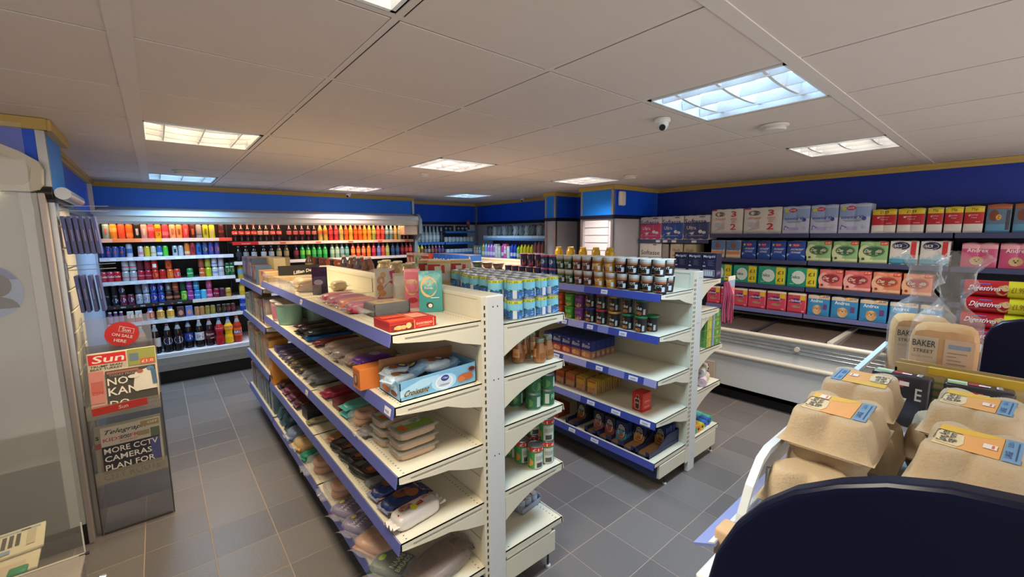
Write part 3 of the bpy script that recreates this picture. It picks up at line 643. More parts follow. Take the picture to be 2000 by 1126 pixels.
paper('newspaper', 'second folded broadsheet behind the lower one with the words city route', (-.372, 3.262, .300), -.10, .30, .33, [('t', 'CITY ROUTE', .5, .07, .86, .11, mat('#3a3732', .7)), ('t', 's', .04, .8, .05, .07, K), ('r', .0, .6, .1, .7, '#a85a50')], '#a49c8a')

# =============================================================== COUNTER SCREEN AND PAPERS (near left)
SCR = thing('counter_screen', 'clear perspex screen standing on the far edge of the low counter by the loose newspapers', 'screen', (-.272, 1.9, .66))
q = B(); q.box(-.9, 0, .006, 0, .005, 1.38, clear(.06, '#c9c4b4')); part('perspex_sheet', q, SCR)  # faint diffuse tint paints a washed haze over the view behind
q = B(); q.tube([(0, .0025, .006), (0, .0025, .115)], .0025, mat('#b9b6a8', .3), 6); q.tube([(0, 0, .006), (-.9, 0, .006)], .003, mat('#b9b29c', .3), 6); part('polished_edge', q, SCR)
q = B(); q.tube([(-.014, .0, .003), (.01, .0, .003)], .005, mat('#17171a', .4), 8); part('rubber_stop', q, SCR)
CT = thing('shop_counter', 'low grey brown topped counter with a chrome bolt at its corner', 'counter', (-.275, 1.9, 0))
q = B(); q.rbox(-1, -1.0, 0, 0, 0, .655, mat('#837b72', .35), .004); part('cabinet', q, CT)
q = B(); q.rbox(-1, -1.0, .655, .004, .004, .664, mat('#9a9184', .12), .002); part('counter_top', q, CT)
q = B(); q.lathe([(.017, .46, STEEL), (.017, .50, STEEL), (.0185, .503, STEEL), (.0185, .525, STEEL), (.001, .53, STEEL)], 18, .02, .06)
for k in range(4): q.lathe([(.0192, .503+k*.006, mat('#6a6864', .4, .6)), (.0192, .506+k*.006, mat('#6a6864', .4, .6))], 18, .02, .06)
part('chrome_bolt', q, CT)
RK = thing('newspaper_rack', 'low dark rack in front of the chiller with loose newspapers lying on it', 'rack', (-.95, 2.2, 0))
q = B(); q.rbox(0, .02, 0, .44, .38, .482, mat('#1b1c22', .5), .004); part('cabinet', q, RK)
def flatpaper(x, y, z, rz, lab, ops, wd, ht):
    b = B(); b.rbox(-wd, -ht, 0, 0, 0, .010, mat('#cfc5a2', .8), .002); b.decor(planeP((-wd, -ht, .0101), (wd, 0, 0), (0, ht, 0), (0, 0, 1)), ops, .0003)
    solo('newspaper', b, lab, 'newspaper', (x, y, z), rz)
KK = mat('#3a3833', .7)
flatpaper(-.466, 2.567, .496, .1, 'topmost loose newspaper with black headline lying on the low rack', [('r', .02, .84, .96, .93, mat('#8fa0a0', .7)), ('r', .80, .86, .88, .92, KK)]+
    [('r', .55+.055*k, .30, .585+.055*k, .78, KK) for k in range(6) if k < 5]+[('r', .86, .2, .93, .8, mat('#b8ad8c', .8)), ('r', .5, .06, .74, .20, mat('#7d93a8', .7)), ('r', .3, .05, .47, .2, mat('#8a6a58', .7))], .34, .2)
flatpaper(-.458, 2.44, .484, .06, 'second loose newspaper partly under the topmost one on the low rack', [('r', .1, .02, .9, .4, mat('#c4b498', .8))], .34, .2)
q = B(); q.rbox(0, 0, 0, .05, .05, .02, mat('#1f8a5a', .4), .006, 2); solo('plastic_clip', q, 'small green plastic clip beside the loose newspapers', 'clip', (-.52, 2.22, .483))

# =============================================================== PRODUCT KINDS
T = {}
def memo(f):
    def g(*a, **k):
        key = (f.__name__,)+tuple(map(str, a))+tuple(sorted((x, str(y)) for x, y in k.items()))
        if key not in T: T[key] = f(*a, **k)
        return T[key]
    return g
SIL = mat('#b8babd', .28, .85)
SUF = PI
def wrapdecor(b, R0, R1, z0, z1, ops, span=2.7, a0=-PI/2, e=.0003): b.decor(cylP(R0, R1, z0, z1, a0, span), ops, e)
@memo
def can(h, r, body, ops=(), top=None, rough=.3, met=.25, name='drink_can'):
    b = B(); m = mat(body, rough, met, amt=.03); tp = mat(top, .3, .5) if top else SIL
    b.lathe([(r*.72, 0, SIL), (r*.82, .004, m), (r, .012, m), (r, h-.016, m), (r*.82, h-.004, tp), (r*.84, h, tp), (r*.78, h-.001, tp), (r*.76, h-.005, tp), (0.001, h-.005, tp)], 16)
    wrapdecor(b, r+.0003, r+.0003, .012, h-.016, ops); return (name, 'can', b.mesh(name), [])
@memo
def bottle(h, r, liq, lab, cap, ops=(), l0=.28, l1=.62, name='drink_bottle', air=.86, waist=0, rough=.12, caph=.016, neck=.013, sh=.72, aircol='#8e9496'):
    m = mat(liq, rough, amt=.03); am = mat(aircol, .1); b = B()
    pr = [(r*.7, 0, m), (r*.96, h*.03, m), (r, h*.08, m), (r, h*.26, m), (r*(1-waist), h*.36, m), (r*(1-waist*.6), h*.5, m), (r, h*.62, m), (r*.97, h*(sh-.02), m), (r*.62, h*(sh+.11), m if air > sh+.1 else am), (neck*1.05, h*.93, am if air < .95 else m), (neck, h-caph, m)]
    b.lathe(pr, 16); bm = b.mesh('body')
    q = B(); lm = mat(lab, .4); q.lathe([(r*(1-waist*.8)+.0006, h*l0, lm), (r+.0008, h*(l0+.05), lm), (r+.0008, h*(l1-.04), lm), (r*.985+.0006, h*l1, lm)], 16)
    wrapdecor(q, r+.0012, r+.0012, h*l0, h*l1, ops)
    c = B(); cm = mat(cap, .4); c.lathe([(neck*1.05, h-caph, cm), (neck*1.08, h-.002, cm), (neck*.9, h, cm)], 12)
    return (name, 'bottle', None, [('body', bm), ('label', q.mesh('label')), ('cap', c.mesh('cap'))])
@memo
def box(w, d, h, base, ops=(), side=(), top=(), name='carton', cat='box', rough=.45, r=.002, seg=1, back=()):
    b = B(); m = mat(base, rough, amt=.02); b.rbox(-w/2, -d/2, 0, w/2, d/2, h, m, r, seg)
    b.decor(planeP((-w/2+r, -d/2, r), (w-2*r, 0, 0), (0, 0, h-2*r), (0, -1, 0)), ops)
    b.decor(planeP((w/2, -d/2+r, r), (0, d-2*r, 0), (0, 0, h-2*r), (1, 0, 0)), side)
    b.decor(planeP((-w/2, d/2-r, r), (0, -(d-2*r), 0), (0, 0, h-2*r), (-1, 0, 0)), side)
    b.decor(planeP((-w/2+r, -d/2+r, h), (w-2*r, 0, 0), (0, d-2*r, 0), (0, 0, 1)), top)
    return (name, cat, b.mesh(name), [])
def softP(w, d, h, p):      # top surface of a soft pack, u along w, v along d
    def P(a, b, e):
        u, v = min(.98, max(-.98, 2*a-1)), min(.98, max(-.98, 2*b-1))
        return Vector((u*w/2, v*d/2, h/2+h/2*max(0, 1-abs(u)**p-abs(v)**p)**(1/p)+e))
    P.curved = 1; return P
def softbox(b, w, d, h, m, p=4, n=8, wob=0., cx=0, cy=0, cz=0, mf=None, seed=1):
    rnd = random.Random(seed); ph = [rnd.uniform(0, 6) for _ in range(6)]
    def pt(x, y, z):
        k = (abs(x)**p+abs(y)**p+abs(z)**p)**(-1/p); x, y, z = x*k, y*k, z*k
        s = 1+wob*(math.sin(7*x+ph[0]+5*y)*math.sin(6*z+ph[1]+4*x)+.6*math.sin(13*y+ph[2]+9*x))
        return (cx+x*w/2*s, cy+y*d/2*s, cz+h/2+z*h/2*s)
    for ax in range(3):
        for sg in (-1, 1):
            def fn(u, v, ax=ax, sg=sg):
                a, c = 2*u-1, 2*v-1
                if sg < 0: a, c = c, a
                return pt(*((sg, a, c) if ax == 0 else (c, sg, a) if ax == 1 else (a, c, sg)))
            b.grid(fn, n, n, m)
    return b
@memo
def pouch(w, d, h, base, ops=(), name='packet', cat='packet', p=3.5, wob=.03, wrap=False, rough=.3, seed=1, kind='crinkle', wscale=1.08, ends=True):
    b = B(); m = mat(base, rough, kind=kind, scale=70); softbox(b, w, d, h, m, p, 8, wob, seed=seed)
    b.decor(softP(w, d, h*(1+wob*.3), p), ops, .0008)
    parts = []
    if ends:
        for s in (-1, 1): b.hexa([(s*w*.46, -d*.42, h*.42), (s*w*.54, -d*.46, h*.38), (s*w*.54, d*.46, h*.38), (s*w*.46, d*.42, h*.42), (s*w*.46, -d*.42, h*.55), (s*w*.54, -d*.46, h*.42), (s*w*.54, d*.46, h*.42), (s*w*.46, d*.42, h*.55)], m)
    if wrap:
        q = B(); softbox(q, w*wscale, d*wscale, h*1.08, film(.14), 3, 8, .045, seed=seed+3)
        for s in (-1, 1): q.grid(lambda u, v: (s*(w*wscale/2+u*.035-.01), (v-.5)*d*(.5+.5*u), h*.5+math.sin(v*14+u*3)*.008*u), 3, 8, film(.14))
        parts.append(('film_wrap', q.mesh('film_wrap')))
    return (name, cat, b.mesh(name), parts)
@memo
def tub(r0, r1, h, body, lid, ops=(), lidh=.012, lip=1.04, name='tub', cat='pot', span=2.6):
    b = B(); m = mat(body, .4, amt=.03); b.lathe([(r0*.9, 0, m), (r0, .003, m), (r1, h-lidh, m)], 20); wrapdecor(b, r0+.0003, r1+.0003, .002, h-lidh, ops, span)
    q = B(); lm = mat(lid, .35); q.lathe([(r1*lip*.99, h-lidh, lm), (r1*lip, h-lidh+.002, lm), (r1*lip, h-.002, lm), (r1*lip*.97, h, lm), (r1*lip*.9, h-.002, lm), (.001, h-.002, lm)], 20)
    return (name, cat, None, [('body', b.mesh('body')), ('lid', q.mesh('lid'))])
@memo
def tin(r, h, base, ops=(), name='food_tin', rimc=SIL, seg=20, span=5.6, a0=-PI/2):
    b = B(); m = mat(base, .35, amt=.03)
    b.lathe([(r*.97, 0, SIL), (r, .002, SIL), (r, .005, m), (r, h-.005, SIL), (r*1.005, h-.002, SIL), (r*.99, h, SIL), (r*.93, h-.001, SIL), (r*.92, h-.004, SIL), (.001, h-.004, SIL)], seg)
    wrapdecor(b, r+.0003, r+.0003, .005, h-.005, ops, span, a0); return (name, 'tin', b.mesh(name), [])

# =============================================================== DRINKS IN THE FRIDGE
def S(c, *o): return (c, tuple(o))
CL = lambda c: (('r', .38, .25, .44, .75, c), ('r', .47, .2, .53, .75, c), ('r', .56, .25, .62, .75, c))
def stripe(c, a=.3, b=.6): return (('r', 0, a, 1, b, c),)
def word(t, c, v=.5, h=.2, w=.8): return (('t', t, .5, v, w, h, c),)
GLOBE = (('e', .5, .55, .30, .30, '#efefef'), ('p', [(.22, .62), (.3, .78), (.5, .85), (.7, .78), (.78, .62), (.5, .64)], '#c8202c'), ('p', [(.22, .48), (.3, .32), (.5, .25), (.7, .32), (.78, .48), (.5, .46)], '#1c3f9c'), ('t', 'PEPSI', .5, .55, .5, .10, '#222a5a'))
def canrow(items, z, h, r, where, y=6.385, y2=None, layer=''):
    for (x, c, ops, d) in items:
        put(can(h, r, c, ops), (x, y, z), 0, d, where, x, 'drinks in the fridge '+where)
canrow([(-.47, '#1d2a1c', CL('#5fbf3a'), 'black energy drink can with green claw marks'), (-.405, '#8fb8ad', CL('#c9574a'), 'pale teal energy can with red marks'), (-.345, '#e8942c', stripe('#f0b050', .5, .8), 'amber energy drink can'),
        (-.28, '#ee5a34', (), 'coral orange energy drink can'), (-.215, '#ee6c22', stripe('#f38a3c', .1, .4), 'bright orange energy drink can'), (-.15, '#1a1a1c', CL('#d8dcdc'), 'black energy drink can with white claw marks'),
        (-.09, '#c8a093', CL('#e8ded6'), 'dusty pink energy can with white marks'), (-.03, '#e64650', stripe('#ef7078', .55, .9), 'pinkish red energy drink can'), (.03, '#e8b214', (('r', .2, .5, .8, .8, '#d0442a'), ('e', .5, .3, .2, .15, '#b07010')), 'yellow energy drink can with red panel'),
        (.095, '#cf4558', stripe('#df7a80', .2, .5), 'rose pink energy drink can'), (.16, '#efb483', CL('#c96a3a'), 'peach energy can with brown marks'), (.222, '#f0a45c', CL('#8a4a26'), 'light orange energy can with brown marks'),
        (.285, '#e54a4e', CL('#f29a90'), 'red energy can with pink marks'), (.35, '#54201a', CL('#e07838'), 'dark red energy can with orange marks'), (.41, '#9fa0a0', stripe('#6a6f70', .2, .3), 'plain silver energy drink can'),
        (.475, '#bcc62e', CL('#5c6420'), 'lime yellow energy drink can'), (.54, '#cfd03c', CL('#b8c0c0'), 'yellow energy can with silver marks'), (.635, '#4a1d1a', word('KICK', '#d8483a'), 'dark brown energy can with red writing')],
       1.68, .165, .031, 'on the top fridge shelf')
RB = (('p', [(0, 0), (.5, 0), (.5, .5), (0, .5)], '#c9ccd6'), ('p', [(.5, .5), (1, .5), (1, 1), (.5, 1)], '#c9ccd6'), ('e', .5, .5, .2, .12, '#c43a34'))
canrow([(-.455, '#23347e', RB, 'slim blue and silver energy can'), (-.405, '#27408e', RB, 'slim blue and silver energy can'), (-.35, '#3a5ca4', RB, 'slim blue and silver energy can'), (-.295, '#28418c', RB, 'slim blue and silver energy can'),
        (-.14, '#d8c8d0', (('r', .2, .2, .8, .5, '#d07a8c'),), 'slim pinkish white can'), (-.085, '#ddc032', (), 'slim yellow can'), (-.03, '#dcd6c4', stripe('#c8a04a', .3, .4), 'slim cream can'), (.025, '#3a6cae', stripe('#b8ccd8', .1, .4), 'slim sky blue can'), (.078, '#58c83a', (), 'slim bright green can'),
        (.165, '#b4b8c0', (('r', .35, .3, .65, .75, '#22242c'),), 'silver can with black block'), (.22, '#b6bacb', (('p', [(.2, .2), (.4, .2), (.8, .8), (.6, .8)], '#39408e'),), 'silver can with blue slash')],
       1.475, .125, .0255, 'on the second fridge shelf')
canrow([(-.235, '#b8c0cc', stripe('#4468a4', .3, .7), 'taller silver can with blue band'), (.28, '#e0762e', stripe('#d8b08c', .1, .35), 'taller orange energy can'), (.335, '#b83038', CL('#1c1a1e'), 'taller red energy can with black marks'), (.392, '#2a6ab0', CL('#101418'), 'taller blue energy can with black marks'),
        (.455, '#3a4c84', (('e', .5, .5, .3, .2, '#c9a24a'),), 'taller navy energy can with gold disc'), (.515, '#34479c', (('e', .5, .5, .3, .25, '#b85a4a'),), 'taller blue energy can with red disc'), (.577, '#54408e', (('e', .5, .5, .3, .25, '#d07a3a'),), 'taller purple energy can with orange disc')],
       1.475, .152, .0275, 'on the second fridge shelf')
COKE = (('p', [(0, .35), (1, .55), (1, .62), (0, .42)], '#f1e6e0'), ('t', 'Coke', .5, .58, .8, .26, '#f6ece6', .15))
r3 = [(-.47, '#c23a4a', COKE, 'red cola can'), (-.415, '#c8384a', COKE, 'red cola can'), (-.36, '#cf2024', COKE, 'red cola can'), (-.29, '#b6b3b6', stripe('#c86a74', .3, .45), 'silver cola can with pink band'), (-.225, '#b2b2b8', stripe('#c85a64', .3, .4), 'silver cola can with pink band'),
      (-.16, '#b8243a', word('Cherry', '#e9c3c8', .5, .2), 'crimson cherry cola can'), (-.098, '#a81c34', word('Cherry', '#e0b0b8', .5, .2), 'crimson cherry cola can'), (-.036, '#c82a22', (('e', .5, .5, .3, .3, '#e08a3a'),), 'red can with orange disc'), (.03, '#cc2420', word('Zero', '#1c1818'), 'red can with black writing'),
      (.098, '#ee6a20', (('e', .5, .5, .35, .3, '#f0a050'),), 'orange soft drink can'), (.162, '#dc3a26', (('e', .5, .5, .4, .26, '#f2e8e8'), ('t', 'Fanta', .5, .5, .7, .2, '#28408e')), 'orange red can with white oval'),
      (.285, '#2a9a50', (('t', 'Sprite', .5, .5, .85, .26, '#eef4ea'),), 'green lemonade can standing alone'), (.405, '#d8642c', word('IRN', '#e8e0d0'), 'orange and white soda can'), (.468, '#b8c020', (), 'lime yellow soft drink can'), (.535, '#cfcdd6', stripe('#8a94c0', .3, .6), 'white soft drink can with blue band'), (.598, '#cac6cc', stripe('#b09ab0', .5, .7), 'white soft drink can with mauve band')]
canrow(r3, 1.21, .115, .0315, 'low on the third fridge shelf')
canrow([(-.285, '#bdbbbd', stripe('#c94a56', .35, .5), 'silver can with red band'), (-.222, '#bab8bc', stripe('#c94a56', .35, .5), 'silver can with red band'), (-.16, '#5a1c26', (), 'dark maroon can'), (-.098, '#8a1c2c', (), 'maroon can'), (-.036, '#d8301e', (('r', .3, .2, .7, .7, '#f0e0d0'),), 'bright red can with white panel'),
        (.09, '#e0501e', CL('#3a1a12'), 'orange can with dark marks'), (.40, '#a04a34', (), 'brown orange can'), (.465, '#a8a838', (), 'olive yellow can'), (.532, '#c9c6d4', stripe('#6f78b4', .3, .5), 'white can with blue band'), (.6, '#b4aab8', (), 'greyish mauve can')],
       1.3251, .11, .031, 'stacked on the third fridge shelf')
for x in (.665, .712): put(can(.16, .028, '#1f5c34', (('e', .5, .45, .35, .2, '#d8d4a0'), ('r', .2, .7, .8, .8, '#d8e0c8'))), (x, 6.385, 1.21), 0, 'tall green ginger ale can', 'on the third fridge shelf', x, 'drinks in the fridge on the third fridge shelf')
r4 = [(-.465, '#15151c', (), 'black cola can'), (-.40, '#16161e', GLOBE, 'black cola can with round logo'), (-.335, '#7c2440', GLOBE, 'cherry red cola can with round logo'), (-.27, '#6a1c30', GLOBE, 'cherry red cola can with round logo'), (-.2, '#b0b4bc', GLOBE, 'silver cola can with round logo'), (-.137, '#aeb2ba', GLOBE, 'silver cola can with round logo'),
      (-.07, '#1d3d9a', GLOBE, 'blue cola can with round logo'), (-.005, '#1d3d9a', GLOBE, 'blue cola can with round logo'), (.065, '#4a2c26', stripe('#c07a5a', .3, .6), 'brown can with copper band'), (.135, '#3c221e', stripe('#a85a40', .3, .6), 'brown can with copper band'), (.205, '#69b02c', (('e', .5, .4, .3, .3, '#e0e070'), ('t', '7up', .5, .7, .5, .2, '#f0f0e0')), 'green and yellow lemon can'),
      (.268, '#a2389c', word('Vimto', '#e8d0e8'), 'magenta soft drink can'), (.335, '#2f8cc8', word('Rio', '#e0f0f8'), 'blue tropical drink can'), (.398, '#5cb8dc', (), 'light blue slim can'), (.455, '#d04a84', stripe('#e89ab8', .2, .5), 'pink soft drink can'), (.525, '#8a1c3c', word('Dr', '#e0c0c8'), 'wine red can'), (.585, '#5c1c3c', (), 'dark plum can'), (.65, '#c9a24c', stripe('#8a6a28', .4, .6), 'gold soft drink can')]
canrow(r4, .945, .115, .0315, 'low on the fourth fridge shelf')
canrow([(-.465, '#0f0f14', (), 'black can'), (-.40, '#101016', (), 'black can'), (-.338, '#2a2228', GLOBE, 'black can with round logo'), (-.2, '#4c5058', (), 'dark grey can'), (-.137, '#a9adb6', GLOBE, 'silver can with round logo'), (-.07, '#1c3c98', GLOBE, 'blue can with round logo'), (-.005, '#1c3c98', GLOBE, 'blue can with round logo'),
        (.065, '#57504e', CL('#b8b4b0'), 'dark grey can with pale marks'), (.13, '#a8452c', word('Tango', '#e8c0a0'), 'copper red can'), (.2, '#1f4a34', (), 'dark green can'), (.262, '#9a3c98', word('Vimto', '#e8d0e8'), 'magenta can'), (.33, '#3a8cc0', word('Rio', '#e0f0f8'), 'blue tropical can'), (.455, '#c0487c', (('e', .5, .5, .35, .25, '#e8b0c4'),), 'pink can with pale disc')],
       1.0601, .11, .031, 'stacked on the fourth fridge shelf')
# fifth shelf: small bottles, cartons, little cans
w5 = 'on the fifth fridge shelf'; g5 = 'drinks in the fridge '+w5
for x in (-.455, -.41, -.365): put(bottle(.135, .02, '#5d3a6a', '#9a86b4', '#d8c8e0', (), .1, .6), (x, 6.33, .75), 0, 'little purple shaker bottle', w5, x, g5)
for x in (-.29, -.22): put(box(.056, .05, .125, '#d8d2cc', (('r', 0, .0, 1, .4, '#c85a4c'), ('e', .62, .58, .25, .22, '#c0504a'), ('e', .70, .58, .2, .2, '#eee6e2')), name='drink_carton', cat='carton'), (x, 6.33, .75), 0, 'white and red milk drink carton', w5, x, g5)
for x, c, l in ((-.12, '#a8b4c8', '#c84a4a'), (-.03, '#d8c890', '#d8943c'), (.06, '#d8c8a0', '#e0a02c')):
    put(bottle(.14, .036, c, l, '#2a4cae', (('e', .5, .5, .35, .35, '#f0d890'),), .2, .7, sh=.66, caph=.02, neck=.022), (x, 6.33, .75), 0, {'#c84a4a': 'squat fruit drink bottle with blue cap and red label', '#d8943c': 'squat fruit drink bottle with blue cap and orange label', '#e0a02c': 'squat fruit drink bottle with blue cap and gold label'}[l], w5, x, g5)
for x, c in ((.155, '#4c2f34'), (.235, '#6a78b8')): put(box(.066, .05, .13, c, (('e', .5, .45, .35, .25, '#c88a78'),), name='drink_carton', cat='carton'), (x, 6.33, .75), 0, 'dark carton of drink' if c == '#4c2f34' else 'lilac carton of drink', w5, x, g5)
for x, c, l in ((.31, '#b07a52', '#d8b08a'), (.36, '#a86f42', '#d0a060'), (.415, '#8a7a30', '#c0b060'), (.47, '#8c7a34', '#c8b468'), (.53, '#2c2018', '#a89050'), (.585, '#261c16', '#988040'), (.63, '#3a1c1c', '#a86a50'), (.68, '#4a1a20', '#a05a60')):
    put(can(.11, .0255, c, (('e', .5, .55, .35, .25, l),), met=0), (x, 6.33, .75), 0, {'#b07a52': 'small tan mixer can', '#a86f42': 'small copper mixer can', '#8a7a30': 'small olive mixer can', '#8c7a34': 'small olive gold mixer can', '#2c2018': 'small black mixer can', '#261c16': 'small near black mixer can', '#3a1c1c': 'small dark red mixer can', '#4a1a20': 'small wine red mixer can'}[c], w5, x, g5)
# two litre bottles on the deck
w6 = 'on the bottom deck of the fridge'; g6 = 'large bottles '+w6
COLA = '#160c0c'
for x, y, liq, lab, cap, ops, d in [(-.335, 6.27, '#b08a60', '#b87a5a', '#c9a88a', (), 'large brownish bottle seen through the acrylic stand'), (-.22, 6.27, '#c08a5c', '#c8805a', '#d0b090', (), 'large amber bottle seen through the acrylic stand'),
        (-.10, 6.235, COLA, '#d8b7a4', '#b8b8bc', (('r', .62, .0, 1, 1, '#c9c6c8'), ('t', 'COKE', .3, .5, .4, .2, '#b8283a')), 'large diet cola bottle with peach and silver label'),
        (.01, 6.235, COLA, '#1a1420', '#8a2438', (('e', .5, .52, .36, .40, '#efefef'), ('p', [(.18, .6), (.3, .82), (.5, .9), (.7, .82), (.82, .6), (.5, .64)], '#c8202c'), ('p', [(.18, .46), (.3, .24), (.5, .16), (.7, .24), (.82, .46), (.5, .42)], '#1c3f9c'), ('t', 'PEPSI', .5, .53, .6, .1, '#22285a')), 'large black cola bottle, maroon cap, round logo'),
        (.105, 6.235, COLA, '#1a1420', '#15151a', (('e', .5, .52, .36, .40, '#efefef'), ('p', [(.18, .6), (.3, .82), (.5, .9), (.7, .82), (.82, .6), (.5, .64)], '#c8202c'), ('p', [(.18, .46), (.3, .24), (.5, .16), (.7, .24), (.82, .46), (.5, .42)], '#1c3f9c'), ('t', 'PEPSI', .5, .53, .6, .1, '#22285a')), 'large black cola bottle, black cap, round logo'),
        (.205, 6.30, COLA, '#1f3f9e', '#1f3f9e', GLOBE, 'large cola bottle with blue label and blue cap'), (.31, 6.27, COLA, '#c9ccd2', '#c2c2c6', GLOBE, 'large cola bottle with silver label and silver cap'),
        (.41, 6.27, '#220c12', '#5c1428', '#7a1c30', (('t', 'Pepper', .5, .6, .9, .3, '#e8dcdc', .3), ('r', .5, .1, .85, .2, '#d8c8c8')), 'large dark bottle, wine red label'),
        (.505, 6.23, '#a8141c', '#c22030', '#2a56b8', (('e', .5, .7, .4, .2, '#d86a78'), ('t', 'Fanta', .5, .7, .6, .16, '#f2e8e8')), 'large red fruit soda bottle with blue cap'), (.60, 6.23, '#e8b414', '#f0a81c', '#2a56b8', (('e', .5, .7, .4, .2, '#f4d060'), ('t', 'Fanta', .5, .7, .6, .16, '#2a4a9a')), 'large orange yellow soda bottle with blue cap'),
        (.695, 6.25, '#a8321a', '#e0622a', '#b84a2a', (('r', .1, .3, .9, .7, '#2a3a88'), ('t', 'BRU', .5, .5, .7, .3, '#e8ecf0')), 'large rust orange bottle with blue and orange label')]:
    put(bottle(.325, .046, liq, lab, cap, ops, .24 if 'Fanta' not in str(ops) else .5, .56 if 'Fanta' not in str(ops) else .7, 'soda_bottle', waist=.16 if 'Fanta' in str(ops) else .03, sh=.68, caph=.02, neck=.014, air=.7), (x, y, .379), 0, d, w6, x, g6)
# right bay, two rows of half litre bottles
w7 = 'on the long upper fridge shelf'; g7 = 'bottles '+w7
CO = (('t', 'Coke', .5, .5, .85, .5, '#f0e0d8', .1),)
up_ = [(.775, '#1c0e0e', '#c8281e', 'r', CO), (.845, '#1c0e0e', '#c8281e', 'r', CO), (.915, '#1c0e0e', '#c83024', 'r', CO), (.985, '#1c0e0e', '#c83024', 'r', CO), (1.055, '#231414', '#c8a088', 'd', ()), (1.125, '#231414', '#cc9a84', 'd', ()), (1.20, '#241212', '#cc4a34', 'r', CO), (1.275, '#241212', '#c8483a', 'r', CO)]
up_ += [(1.40+.08*k, '#2a1416', '#b85a5a' if k < 4 else '#c07c6c', 'm', (('p', [(.2, .1), (.5, .1), (.9, .9), (.6, .9)], '#e0d0cc'),)) for k in range(5)]
up_ += [(1.80, '#b8a04a', '#c8703a', 'y', ()), (1.87, '#b89a40', '#c86a3a', 'y', ()), (1.945, '#b82a2c', '#cc4848', 'r', ()), (2.02, '#c03034', '#d05858', 'r', ()), (2.09, '#b0a050', '#d0b878', 'y', ()), (2.16, '#c85a20', '#e87a28', 'o', ()), (2.23, '#d8a02c', '#e8b040', 'y', ()), (2.30, '#d85018', '#ee7a28', 'o', ()), (2.37, '#de6018', '#f08a30', 'o', ()),
        (2.44, '#e8921c', '#f0a838', 'o', ()), (2.51, '#e89a20', '#f2b048', 'o', ()), (2.58, '#8aa048', '#d8c870', 'y', ()), (2.65, '#d84a3a', '#ee7a50', 'r', ()), (2.72, '#d84438', '#ea6a48', 'r', ()), (2.79, '#5c8a94', '#a8c8cc', 'c', ()), (2.86, '#6a9aa0', '#b8ccc0', 'c', ()), (2.93, '#c0904a', '#c8c090', 'y', ()),
        (3.0, '#90a070', '#b8c8b0', 'c', ()), (3.07, '#5a2420', '#a85a4c', 'm', ()), (3.14, '#5c2024', '#b86a58', 'm', ())]
DS = {'r': 'red labelled soda bottle', 'd': 'dark cola bottle with pale label', 'm': 'maroon labelled cola bottle', 'y': 'yellowish soft drink bottle', 'o': 'bright orange drink bottle', 'c': 'pale blue green drink bottle', 'g': 'bright green lemonade bottle', 'b': 'navy labelled drink bottle', 'p': 'pink topped drink bottle'}
for x, liq, lab, k, ops in up_: put(bottle(.232, .031, liq, lab, {'r': '#c83a2a', 'd': '#2a1a1a', 'm': '#3a1a1c'}.get(k, lab), ops, .40, .62, waist=.06), (x, 6.385, 1.625), 0, DS[k], w7, x, g7)
w8 = 'on the long second fridge shelf'; g8 = 'bottles '+w8
lo_ = [(.80, '#181014', '#2a2a34', 'd'), (.88, '#181014', '#8a8a90', 'd'), (.97, '#14101a', '#aaaab4', 'd'), (1.08, '#181014', '#c0c0c4', 'd'), (1.17, '#141014', '#b4b4bc', 'd'), (1.26, '#7a6a4a', '#b8a070', 'y'), (1.35, '#6c5c40', '#a89060', 'y'), (1.47, '#3a1a20', '#8a2a34', 'm')]
lo_ += [(1.55+.075*k, '#1f8a3a' if k % 2 else '#2a9a3c', '#7ccc4a' if k < 2 else '#4cb45c', 'g') for k in range(5)]
lo_ += [(1.95, '#7a9a7c', '#a8c0a0', 'c'), (2.02, '#88a888', '#b0c4a4', 'c'), (2.09, '#6c8c84', '#8ab0a8', 'c'), (2.16, '#4a8070', '#80b09c', 'c'), (2.25, '#c84c2c', '#e8904a', 'o'), (2.33, '#c84428', '#e88a50', 'o'), (2.41, '#c8502a', '#e8905c', 'o'), (2.49, '#d8702a', '#ee8c3c', 'o'), (2.57, '#b02038', '#d04a5a', 'r'), (2.65, '#5a68a8', '#8c80b8', 'b'), (2.72, '#c8403c', '#de5c50', 'r'), (2.79, '#a0b04c', '#c0c880', 'y'),
        (2.88, '#2a3f5e', '#32507c', 'b'), (2.96, '#23425f', '#3a5c8c', 'b'), (3.04, '#5c1420', '#a03040', 'r'), (3.11, '#6a1820', '#c04038', 'r'), (3.18, '#8a2020', '#d8503c', 'r')]
for x, liq, lab, k in lo_: put(bottle(.20, .031, liq, lab, {'g': '#2a8a3c', 'd': '#b8bcc4', 'p': '#d8a0b0'}.get(k, lab), (), .32, .62, waist=.05), (x, 6.385, 1.375), 0, DS[k], w8, x, g8)
for x, z, liq, lab, cap, d in ((.80, 1.16, '#b89a30', '#6a9ab0', '#c8c890', 'golden bottle below the red price rail'), (.88, 1.16, '#8aa83c', '#c8d07a', '#9aa84a', 'light green bottle below the red price rail'), (.80, .945, '#c8a428', '#d8b83c', '#c8a838', 'yellow bottle on the low shelf of the long bay')):
    put(bottle(.2, .031, liq, lab, cap, (), .3, .6), (x, 6.385, z), 0, d, '', x, 'lower bottles of the long fridge bay')
put(can(.17, .036, '#1a3a9c', (('r', .3, .15, .7, .85, '#223f9a'), ('t', 'BOOST', .5, .5, .8, .25, '#b8c8e8'))), (.79, 6.33, .75), 0, 'single tall royal blue can standing in the fridge corner', '', .8, 'lower bottles of the long fridge bay')
for z in (.945, .75): 
    for x in (.98, 1.06): put(bottle(.2, .031, '#1c1416', '#3a3040', '#302830', (), .3, .6), (x, 6.385, z), 0, 'dim dark bottle', 'deep in the long bay, %s' % ('below the golden bottle' if z > .8 else 'above the bottom deck'), x, 'lower bottles of the long fridge bay')

